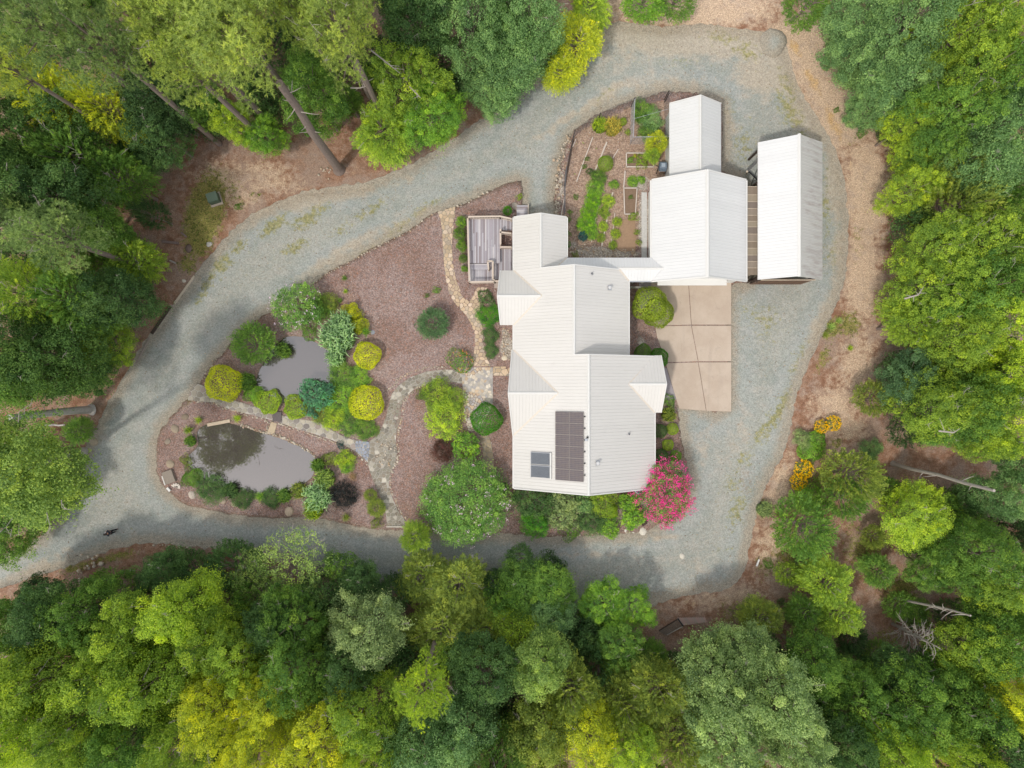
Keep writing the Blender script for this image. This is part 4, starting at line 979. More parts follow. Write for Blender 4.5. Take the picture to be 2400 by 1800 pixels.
# ---------------------------------------------------------------- trees of the wood; each placed by its crown: (kind, px, py, radius, height, colour, label)
TREES = [
('cedar',2110,1420,40,3,'green','small green cedar between the thin bare trunk and the white dead tree'),
('cedar',1850,1345,34,3,'yg','small yellow green cedar right of the white marker post'),
('cypress',2065,1345,42,4.5,'green','small green feathery tree alone in the brown hollow'),
('cedar',2000,1560,46,4,'dark','dark cedar at the lower left of the white dead tree'),
('maple',2195,1335,52,7,'green','low green tree above the thin bare grey trunk in the brown hollow'),
('cedar',2050,1260,34,3,'olive','small olive cedar in the litter right of the broad green cedar'),
('maple',2090,1560,60,8,'dark','dark tree just below the white dead tree'),
('airy',2130,1250,45,5,'yg','thin young tree with yellow leaves below the bright lime young tree'),
# top left
('pine',430,70,100,25,'pine','tall lime tinted pine with its crown at the top edge, right of the dull pines'),
('pine',455,165,95,21,'pine','pine crown in the middle of the bright pine group'),
('pine',560,60,90,22,'pine','pine crown at the top edge in the middle of the bright pine group'),
('pine',370,30,80,26,'pine','pine crown cut by the top edge above the dark gap'),
('pine',800,70,100,24,'pine','rounded pine crown above the trunk that shows through the bright leafy tree'),
('pine',700,30,70,24,'pine','smaller pine crown at the top edge between the two tall pines'),
('pine',110,60,110,26,'dullpine','dull green pine filling the top left corner'),
('pine',250,120,95,24,'dullpine','dull green pine with bare reddish limbs beside the dark gap'),
('pine',20,150,70,24,'pine','pale pine at the left edge below the corner pine'),
('cypress',60,190,85,17,'yellow','yellow feathery tree nearest the left edge at the top'),
('cypress',140,230,95,16,'yellow','yellow feathery tree between the corner pine and the dark trees below'),
('cypress',250,255,70,15,'yellow','yellow feathery crown hanging over the dark tree, pointing right'),
('cypress',290,190,45,14,'yellow','small yellow feathery crown beside the bare reddish limbs'),
('oak',60,320,100,15,(.125,.235,.055),'deep green tree under the yellow feathery trees at the left edge'),
('oak',190,300,80,13,(.125,.235,.055),'deep green tree right under the yellow feathery trees'),
('oak',380,250,80,12,'deep','very dark tree in the shaded gap beside the bright pines'),
('cypress',180,370,95,14,'green','green feathery tree in the left wood above the mossy lawn'),
('cypress',285,425,82,11,'green','green feathery tree pointing at the green utility box'),
('maple',385,320,78,10,'dark','dark round tree at the upper left corner of the mossy lawn'),
('oak',60,440,90,16,(.125,.235,.055),'deep green tree at the left edge level with the utility box'),
('pine',30,530,85,17,'dullpine','dull pine at the left edge below the level of the utility box'),
('oak',150,470,90,15,'dark','dark tree with bare grey twigs left of the green feathery tree'),
('pine',160,570,90,17,'dullpine','dull pine with rounded tufts in the left wood'),
('oak',255,540,65,11,'green','green tree with long bare twigs above the fallen logs'),
('cypress',330,610,72,8,'yg','light feathery tree reaching right over the end of the timber edging'),
('cypress',60,690,100,16,'yg','bright feathery tree at the left edge halfway down'),
('cypress',180,700,90,14,'green','green feathery tree in the middle of the left wood'),
('oak',280,700,75,11,'dark','dark tree beside the bare slope left of the drive'),
('maple',260,790,70,11,'yg','olive yellow tree beside the bare slope left of the drive'),
('oak',50,810,90,15,(.125,.235,.055),'deep green tree at the left edge below the bright feathery tree'),
('oak',150,830,90,13,(.125,.235,.055),'deep green tree in the left wood above the bare white trunk'),
('cypress',185,870,62,9,'green','green feathery tree whose tip hangs over the orange clay strip'),
('oak',45,905,50,10,'green','green tree at the left edge touching the bare white trunk'),
('cypress',175,1012,36,5,'green','small green feathery tree under the bare white trunk beside the drive'),
('oak',60,1140,90,13,'green','green tree at the left edge level with the lower pond'),
('oak',95,1170,55,10,'green','bright edged tree reaching the drive left of the lower pond'),
('oak',30,1230,75,12,'green','lowest green tree of the left edge before the drive leaves the picture'),
# top middle
('maple',480,250,55,10,'green','green tree tucked under the left pine crowns'),
('maple',555,300,50,8,'lime','small lime tree at the edge of the litter under the pines'),
('maple',612,305,45,7,'bright','small bright green tree left of the long bare trunk'),
('oak',740,230,75,13,'green','green tree filling the gap between the two long trunks'),
('cypress',800,230,45,6,'green','green tree under the pine crown beside the second trunk'),
('cypress',900,310,85,8,'yg','bright feathery tree hanging over the brown litter bank'),
('maple',960,200,85,12,'yg','yellow green leafy tree with white bare boughs right of the second trunk'),
('maple',1010,270,80,11,'bright','bright green leafy tree at the top edge of the drive'),
('oak',970,60,80,16,'dark','dark tree between the rounded pine and the blue green oak'),
('oak',1100,50,85,17,'bluegreen','large blue green oak at the top edge left of the yellow feathery tree'),
('oak',1190,130,95,15,'bluegreen','large blue green oak reaching down to the drive'),
('oak',1240,50,80,16,'bluegreen','blue green oak beside the top of the yellow feathery tree'),
('oak',1150,215,65,12,'bluegreen','lowest lobe of the blue green oaks by the drive'),
('cypress',1350,110,75,13,'yellow','yellow feathery tree hanging over the drive at the top'),
('cypress',1310,185,48,11,'yellow','low yellow feathery tree pointing down over the drive'),
('cypress',1375,30,60,13,'lime','lime feathery tree cut by the top edge beside the yellow one'),
('cedar',1505,-5,62,4.5,'bright','round green cedar cut by the top edge above the drive'),
('cedar',1590,-12,55,4.2,'green','second cedar at the top edge above the drive'),
('cedar',1892,2,62,5,'green','round cedar at the top edge left of the right hand wood'),
# right side
('oak',2012,50,82,9,'bluegreen','blue green oak at the top edge of the right wood'),
('oak',2020,130,80,8,'bluegreen','blue green oak nearest the dry bank at the upper right'),
('oak',2130,60,90,15,'bluegreen','blue green oak second from the dry bank at the top edge'),
('oak',2105,190,90,10,'bluegreen','large blue green oak above the small lime tree'),
('oak',2065,235,50,7,'bluegreen','lowest blue green lobe above the small lime tree'),
('maple',2250,80,95,16,'yg','yellow green maple in the upper right wood'),
('maple',2350,30,90,17,'lime','lime maple in the top right corner'),
('maple',2290,180,90,15,'yg','yellow green maple below the corner maples'),
('maple',2220,260,85,14,'green','green maple right of the small lime tree'),
('oak',2370,160,85,16,'green','green tree at the right edge below the corner maple'),
('oak',2350,290,85,15,'bluegreen','blue green tree at the right edge with dark gaps beside it'),
('maple',2115,300,50,9,'lime','small lime tree at the wood edge right of the barn'),
('maple',2130,360,45,8,'lime','second small lime tree below the first, right of the barn'),
('maple',2190,345,70,11,'green','green tree behind the two small lime trees'),
('cypress',2220,400,70,10,'olive','olive feathery tree behind the lower lime tree'),
('maple',2125,455,60,9,'lime','round lime tree at the wood edge level with the garage'),
('oak',2290,390,80,12,'bluegreen','blue green tree right of the olive feathery tree'),
('cedar',2250,480,105,10,'olive','large olive cedar right of the round lime tree'),
('cedar',2350,500,85,10,'green','green cedar at the right edge below the blue green tree'),
('cedar',2360,420,70,10,'green','dark green cedar at the right edge'),
('maple',2200,590,85,13,'yg','twiggy yellow green tree at the wood edge level with the end of the barn'),
('maple',2310,570,95,14,'yg','twiggy yellow green tree right of the one at the wood edge'),
('maple',2380,640,70,15,'green','green tree at the right edge level with the barn end'),
('maple',2170,680,80,12,'yg','twiggy tree with white dead boughs at the wood edge'),
('maple',2280,680,95,14,'green','green tree behind the twiggy tree with white dead boughs'),
('cypress',2130,760,75,10,'yg','low yellow green tree with bare boughs below the dead boughs tree'),
('maple',2240,790,85,13,'yg','yellow green tree inside the right wood above the dark hollow'),
('maple',2350,760,95,15,'lime','lime tree at the right edge above the dark hollow'),
('oak',2370,870,70,14,'lime','lime tree at the right edge beside the dark hollow'),
('cedar',2250,880,70,7,'dark','dark cedar standing in the hollow of the right wood'),
('oak',2115,890,60,8,'spruce','blue green young tree below the low twiggy tree'),
('cedar',2055,935,48,5,'olive','small olive cedar alone at the edge of the right litter bank'),
('maple',2170,950,90,12,'yg','yellow green tree right of the small olive cedar'),
('maple',2270,950,85,13,'green','green tree behind, below the dark hollow'),
('maple',2190,985,62,10,'green','green tree just above the bare leaning trunk'),
('maple',2360,970,85,16,'lime','lime tree with dead twigs at the right edge below the hollow'),
('maple',2290,1020,62,11,'yg','yellow green tree above the outer end of the bare leaning trunk'),
('oak',2385,1080,55,12,'bluegreen','blue green tree at the right edge level with the bare leaning trunk'),
('oak',2338,1160,62,11,'bluegreen','blue green tree hanging over the dark hollow at the right edge'),
('cedar',2005,1120,72,7,'olive','large olive cedar below the bare leaning trunk'),
('cedar',1990,1170,58,6,'green','green cedar hidden under the large olive cedar'),
('cedar',2085,1150,36,3.5,'green','green cedar just under the bare leaning trunk'),
('maple',2120,1200,85,8,'lime','bright lime young tree in front of the large olive cedar'),
('cedar',1885,1240,85,6.5,'green','broad green cedar below the yellow flowers at the right'),
('cypress',1948,1372,62,6,'yg','thin yellow feathery tree below the broad green cedar'),
('cypress',1975,1445,58,6,'yg','thin green feathery tree beside the white dead tree'),
('cypress',1890,1440,45,5,'green','green feathery tree left of the thin yellow feathery tree'),
('maple',2235,1325,60,9,'green','green tree above the fallen looking bare trunk at lower right'),
('maple',2290,1300,85,13,'green','green tree with yellow sprigs at the right'),
('maple',2370,1370,85,14,'yg','yellow green tree at the right edge below the hollow'),
('maple',2320,1410,60,10,'green','green tree right of the white dead tree'),
('oak',2280,1530,75,11,'yg','light twiggy tree right and below the white dead tree'),
('oak',2340,1500,85,13,'green','green tree at the right edge in the lower corner wood'),
('oak',2210,1610,55,9,'green','green tree at the lower edge of the brown hollow'),
('cypress',1790,1450,55,4.5,'olive','olive feathery shrub tree above the silver oak'),
# bottom
('oak',2380,1640,70,15,'yellow','bright yellow tree at the right edge near the bottom'),
('oak',2260,1640,85,13,'green','green tree left of the bright yellow tree'),
('oak',2330,1740,90,14,'dark','dark tree near the bottom right corner'),
('oak',2230,1740,60,14,'lime','lime tree at the bottom edge left of the corner'),
('oak',2090,1760,75,15,'lime','lime tree at the bottom edge right of the silver oaks'),
('oak',2110,1640,80,12,'green','green tree in the middle of the lower right wood'),
('maple',2010,1660,80,12,'green','green tree right of the silver oaks'),
('maple',1955,1585,58,8,'green','green tree below the brown hollow and left of it'),
('oak',1890,1540,70,10,'green','green tree right of the upper silver oak'),
('oak',1960,1740,70,13,'dark','dark tree at the bottom edge right of the silver oaks'),
('oak',1735,1530,72,11,'silver','upper silver green oak beside the little wooden bridge'),
('oak',1680,1600,90,14,'silver','left silver green oak below the upper one'),
('oak',1800,1620,95,15,'silver','right silver green oak with white twigs'),
('oak',1850,1710,80,15,'silver','silver green oak near the bottom edge on the right'),
('oak',1700,1720,95,15,'silver','silver green oak near the bottom edge on the left'),
('cypress',1530,1545,45,5,'green','green feathery tree left of the little wooden bridge clearing'),
('cypress',1540,1610,90,12,'olive','olive feathery tree left of the silver oaks'),
('cypress',1590,1720,90,13,'olive','olive feathery tree at the bottom left of the silver oaks'),
('cypress',1460,1640,80,11,'olive','olive feathery tree in the gap above the bottom yellow trees'),
('maple',1420,1430,60,6.5,'bright','bright green low tree at the lower edge of the drive, left one'),
('maple',1490,1428,46,5.5,'bright','bright green low tree touching the little wooden bridge'),
('maple',1440,1510,62,8,'green','green tree below the two bright low trees'),
('maple',1370,1720,85,14,'yellow','yellow tree at the bottom edge in the middle'),
('maple',1470,1740,70,14,'lime','lime tree at the bottom edge right of the yellow one'),
('cypress',1330,1600,85,12,'olive','olive feathery tree right of the light green oak'),
('oak',1270,1690,90,13,'olive','olive tree at the bottom left of the yellow one'),
('oak',1300,1380,60,9,'green','dark green tree at the lower edge of the drive under the house'),
('oak',1230,1370,70,11,'green','grey green upper part of the light oak group by the drive'),
('oak',1290,1440,70,13,'bluegreen','blue green oak above the light green oak'),
('oak',1220,1480,85,15,'lime','pale lime oak in the middle of the lower wood'),
('oak',1270,1540,75,15,'pale','pale green oak just right of the pale lime oak'),
('cypress',1080,1360,90,13,'olive','olive yellow feathery tree at the drive left of the light oaks'),
('cypress',990,1340,75,12,'olive','olive yellow feathery tree left of its twin by the drive'),
('cypress',970,1265,38,7,'yg','slim feathery tree top poking up over the drive beside the flowering shrub'),
('cypress',1040,1460,95,14,'olive','large olive feathery tree below the drive'),
('cypress',1140,1470,85,13,'olive','olive feathery tree left of the pale lime oak'),
('oak',870,1470,90,13,'grey','grey green tree left of the large olive feathery tree'),
('oak',850,1370,60,8,'dark','dark tree at the drive right of the airy tree'),
('pine',990,1600,75,18,'lime','yellow green pine in the lower middle wood'),
('oak',1130,1580,80,12,'dark','dark green tree right of the yellow green pine'),
('oak',1090,1690,90,14,'bluegreen','blue green oak below the yellow green pine'),
('oak',990,1740,85,15,'bluegreen','blue green oak at the bottom edge left of its twin'),
('oak',1170,1770,85,15,'green','green oak at the bottom edge in the middle left'),
('maple',860,1650,90,15,'yg','yellow green maple left of the blue green oaks'),
('maple',760,1720,100,16,'yellow','big yellow green maple at the bottom edge'),
('maple',880,1770,70,16,'lime','lime maple at the bottom edge left of the blue green oak'),
('maple',820,1570,75,12,'dark','dark maple above the yellow green maple'),
('maple',700,1560,90,14,'green','green maple in the lower left wood under the airy tree'),
('maple',690,1450,75,11,'green','green maple just under the airy tree'),
('airy',690,1320,95,10,'pale','airy pale tree hanging over the drive below the dark shrub'),
('airy',620,1350,70,9,'pale','airy pale tree left of the larger airy one'),
('cedar',540,1330,75,5,'dark','broad dark cedar at the lower edge of the drive left of the airy trees'),
('cedar',450,1340,60,4,'dark','dark cedar left of the broad dark one'),
('oak',380,1350,55,6,'dark','dark tree beside the litter bank below the drive'),
('oak',440,1430,85,14,'lime','bright yellow green oak below the litter bank'),
('oak',500,1480,70,13,'yg','yellow green oak lobe right of the bright one'),
('oak',330,1470,80,13,'yg','yellow green oak left of the bright one'),
('oak',230,1430,75,12,'green','green oak below the rubble pile'),
('oak',120,1440,80,12,'dark','dark oak under the drive at the lower left'),
('oak',30,1460,70,12,'green','green oak at the left edge under the drive'),
('oak',390,1570,90,15,'yg','yellow green oak in the middle of the lower left wood'),
('oak',280,1570,90,15,'yg','yellow green oak left of the middle one in the lower left wood'),
('oak',150,1560,90,15,'yg','yellow green oak near the left edge of the lower wood'),
('oak',40,1600,85,16,'lime','lime oak at the left edge near the bottom'),
('oak',90,1710,90,17,'lime','lime oak near the bottom left corner'),
('oak',200,1680,85,16,'yg','yellow green oak near the bottom, second from the left'),
('oak',310,1720,85,16,'green','green oak at the bottom edge, third from the left'),
('maple',560,1540,80,14,'yg','yellow green maple with a dark gap on its left'),
('maple',510,1650,85,16,'yellow','yellow maple with orange tips in the lower left wood'),
('maple',620,1640,75,16,'yellow','golden tipped maple in the lower left wood'),
('maple',430,1740,85,17,'yg','yellow green maple at the bottom edge left of the big yellow one'),
('maple',590,1750,85,17,'yellow','yellow maple at the bottom edge with bare twigs'),
('oak',640,1460,60,11,'dark','dark tree filling the gap under the airy trees'),
]
for i, (k, px, py, r, h, c, lab) in enumerate(TREES):
    nm = {'oak':'oak_tree','maple':'maple_tree','airy':'willow_tree','pine':'pine_tree','cypress':'feathery_tree','cedar':'cedar_tree'}[k]
    put(nm, k, px, py, r, h, c, lab, 'tree', 'trees of the surrounding wood')
for i in range(20):
    put('oak_tree', ('oak','maple')[i % 2], 0+i*128, 1880+14*(i % 3), 88, 13, ('yg','green','lime','green')[i % 4], 'leafy tree mostly cut off by the bottom edge of the picture', 'tree', 'trees cut off by the bottom edge')
for i in range(9):
    put('oak_tree', 'oak', (60,190,330,480,620,760,900,1040,1180)[i], -75, 80, 13, ('dark','green','dark')[i % 3], 'leafy tree mostly cut off by the top edge of the picture, left half', 'tree', 'trees cut off by the top edge')
# understorey seen in the gaps
UND = [(1968,110,34),(1975,60,34),(1998,170,34),(2045,245,36),(2090,310,30),(2150,1440,36),(2230,1450,45),(2150,1270,36),(2060,1540,40),(2150,1560,40),(2000,1500,40),(1640,1560,40),(1580,1560,40),(500,270,40),(20,30,60),(180,20,60),(330,120,60),(520,20,60),(640,100,60),(700,60,60),(60,100,50),(470,240,50),(590,200,50),(760,150,50),(340,190,55),(30,380,50),(130,420,45),(30,600,55),(90,780,50),(20,880,50),(330,330,55),(420,200,50),(300,640,50),(120,620,55),(350,500,40),(230,620,50),(110,890,50),(310,330,50),(700,190,60),(600,230,50),(860,120,60),(900,170,50),(1040,130,60),(1050,200,45),(1280,120,50),
 (2160,140,60),(2310,250,60),(2240,180,60),(2180,250,50),(2380,230,60),(2270,330,55),(2150,520,50),(2380,570,55),(2250,640,60),(2330,830,70),(2200,850,55),(2300,880,60),(2150,870,45),(2140,1010,45),(2230,1215,45),(2250,1180,45),(2380,1240,50),
 (2280,1230,45),(2350,1440,60),(2080,1640,50),(2070,1700,60),(2190,1690,60),(1900,1640,55),(1940,1620,50),(1780,1540,55),(1640,1660,60),(1480,1570,60),(1400,1560,60),(1350,1500,50),(1210,1560,55),(1340,1660,60),(1200,1640,60),
 (1060,1540,55),(960,1540,55),(900,1560,60),(760,1500,60),(780,1620,60),(920,1700,55),(680,1660,60),(700,1790,60),(560,1600,60),(460,1570,55),(470,1500,50),(390,1500,55),(350,1640,60),(240,1620,60),(250,1520,55),(180,1480,55),(80,1510,60),(380,1680,60),(150,1780,60),(240,1770,60),(520,1740,60),
 (590,1400,55),(760,1400,50),(920,1400,50),(1180,1400,45),(330,1420,50),(80,1390,40),(230,1365,30),(1380,1500,45),(1160,1370,40),(790,1330,40),(1220,1310,36),(1290,1330,36)]
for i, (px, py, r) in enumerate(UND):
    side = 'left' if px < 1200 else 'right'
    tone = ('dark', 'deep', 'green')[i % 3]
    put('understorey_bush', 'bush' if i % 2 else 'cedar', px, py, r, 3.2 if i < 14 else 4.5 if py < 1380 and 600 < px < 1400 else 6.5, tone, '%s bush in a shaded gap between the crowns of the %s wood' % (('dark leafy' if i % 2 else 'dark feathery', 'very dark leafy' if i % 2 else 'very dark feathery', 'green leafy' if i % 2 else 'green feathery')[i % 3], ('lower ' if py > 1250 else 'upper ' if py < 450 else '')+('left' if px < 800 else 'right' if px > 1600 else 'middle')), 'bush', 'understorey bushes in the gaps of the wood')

# bare trunks that the photograph shows: the long pine trunk and others
def lone_trunk(name, base, top, z, r0, r1, mat, label, twigs=6, seed=0, crown=None, cat='tree'):
    rng = np.random.default_rng(seed); b = W(*base); t = W(*top, z); e = empty(name, (b.x, b.y, 0), label, cat)
    d = t-b; mb = MB(); pts = [d*f+Vector((rng.normal(0,.05), rng.normal(0,.05), 0))*(1 if 0 < f < 1 else 0) for f in (0,.03,.25,.5,.75,1)]
    mb.tube(pts, [r0*1.7, r0*1.15, r0, (r0*.6+r1*.4), (r0*.3+r1*.7), r1], 12); mb.build('trunk', mat, e)
    for k in range(twigs):
        f = rng.uniform(.35,.95); p = d*f; s = Vector(rng.normal(size=3)); s.z = abs(s.z)*.3; s.normalize(); L = rng.uniform(.5,1.6)
        mb = MB(); mb.tube([p, p+s*L*.5, p+s*L+Vector((0,0,.2))], [.05,.035,.01], 5); mb.build('branch_stub', M['dead_wood'], e)
    return e, d
e, d = lone_trunk('tall_pine', (795,398), (655,195), 18.0, .36, .27, M['bark'], 'tall pine with a long bare leaning trunk rising out of the brown litter', 9, 3)
for k, (dx, dy, sc, vr) in enumerate(((0,0,.95,0),)):
    o = link('crown', KIND['pine'][1]['crown'], M['needle'], e, CO['pine']); o.location = (d.x-2.0, d.y+2.6, 3.5); o.scale = (.95,.95,.85)
e, d = lone_trunk('tall_pine', (897,285), (818,118), 14.0, .30, .24, M['bark'], 'tall pine whose dark trunk shows above the bright leafy trees by the drive', 4, 5)
o = link('crown', KIND['pine'][2]['crown'], M['needle'], e, CO['pine']); o.location = (d.x-.9, d.y+2.2, -4.0); o.scale = (.9,.9,1)
e, d = lone_trunk('tall_hardwood', (215,960), (22,979), 11.0, .34, .25, M['pale_bark'], 'pale grey bare trunk leaning out towards the left edge', 3, 6)
o = link('crown', KIND['airy'][0]['crown'], M['leaf'], e, CO['green']); o.location = (d.x, d.y, 1); o.scale = (.8,.8,1)
e, d = lone_trunk('tall_hardwood', (2093,1086), (2330,1150), 14.0, .16, .11, M['dead_wood'], 'bare pale trunk with dead side branches leaning towards the right edge', 5, 7)
e, d = lone_trunk('tall_hardwood', (2098,1400), (2275,1443), 10.0, .12, .07, M['dead_wood'], 'thin bare grey trunk above the white dead tree', 9, 8)
e, d = lone_trunk('tall_hardwood', (105,996), (150,996), 3.5, .10, .08, M['pale_bark'], 'short pale stem under the bare grey trunk at the left', 0, 9)
b_ = W(196, 1058); c_ = W(62, 1105, 18.0); e = empty('tall_hardwood', b_, 'pale twiggy tree leaning over the drive at the left edge under the bare pale trunk', 'tree')
v_ = c_-b_; mb = MB(); mb.tube([Vector((0,0,-.1)), v_*.08, v_*.35+Vector((0,0,1)), v_*.75, v_], [.5,.33,.26,.18,.06], 10); mb.build('trunk', M['pale_bark'], e)
o = link('crown', KIND['oak'][1]['crown'], M['leaf'], e, (.27,.40,.075)); o.location = (v_.x, v_.y, 18.0-8.8*.9); o.scale = (.85,.85,.9)
link('bare_twigs', KIND['airy'][1]['twigs'], M['dead_wood'], e).location = o.location; e.children[-1]['kind'] = 'stuff'; e.children[-1].scale = (.85,.85,.9)
# leaning bare stem on the bank, and the white dead tree
dt = empty('dead_tree', W(2092, 1462), 'white leafless dead tree with fanned drooping branches in the brown hollow', 'tree')
rng = np.random.default_rng(5); base = W(2092,1462); tip = W(2194,1514,8.5)-base; mb = MB(); mb.tube([Vector((0,0,0)), tip*.5, tip], [.17,.10,.02], 8); mb.build('trunk', M['dead_wood'], dt)
for k in range(34):
    f = rng.uniform(.18,.95); p = tip*f; a = rng.uniform(0, 2*math.pi); s = Vector((math.cos(a), math.sin(a), .25)); L = rng.uniform(.8,2.3)*(1.25-f*.75); mb = MB()
    q1 = p+s*L*.45+Vector((0,0,.35)); q2 = p+s*L+Vector((0,0,.05)); mb.tube([p, q1, q2], [.045,.03,.008], 5, cap=False)
    for j in range(4):
        g = rng.uniform(.3,.95); c = p+(q2-p)*g; w_ = s+Vector(rng.normal(0,.55,3)); mb.tube([c, c+w_.normalized()*L*.35], [.02,.006], 4, cap=False)
    mb.build('branch', M['dead_wood'], dt)
# white bare boughs lying through the bright tree
for i, (a, b, z, lb) in enumerate((((870,118),(938,172),11,'curved white bare bough above the bright leafy tree'),((822,206),(860,202),9,'short hooked white bough beside the second trunk'),((960,203),(986,230),9,'small white bare bough low in the bright leafy tree'),
   ((2120,700),(2165,672),12,'forked white dead bough at the edge of the right wood'),((2200,1010),(2250,1004),13,'pale bare twigs in the right wood above the trunk'),((60,1040),(20,1060),13,'pale bare twigs in the airy tree at the left'))):
    p, q = W(*a, z), W(*b, z+.5); m = (p+q)/2+Vector((.15,-.2,.3)); e = empty('bare_bough', p, lb, 'branch'); mb = MB(); mb.tube([p-p, m-p, q-p], [.07,.05,.02], 6)
    mb.build('bough', M['dead_wood'], e); rr = np.random.default_rng(i+30)
    for j in range(5):
        f = rr.uniform(.2,.9); c = (m-p)*min(1,f*2)+((q-m)*max(0,2*f-1)); mb = MB(); mb.tube([c, c+Vector(rr.normal(0,.4,3))], [.03,.01], 4); mb.build('twig', M['dead_wood'], e)
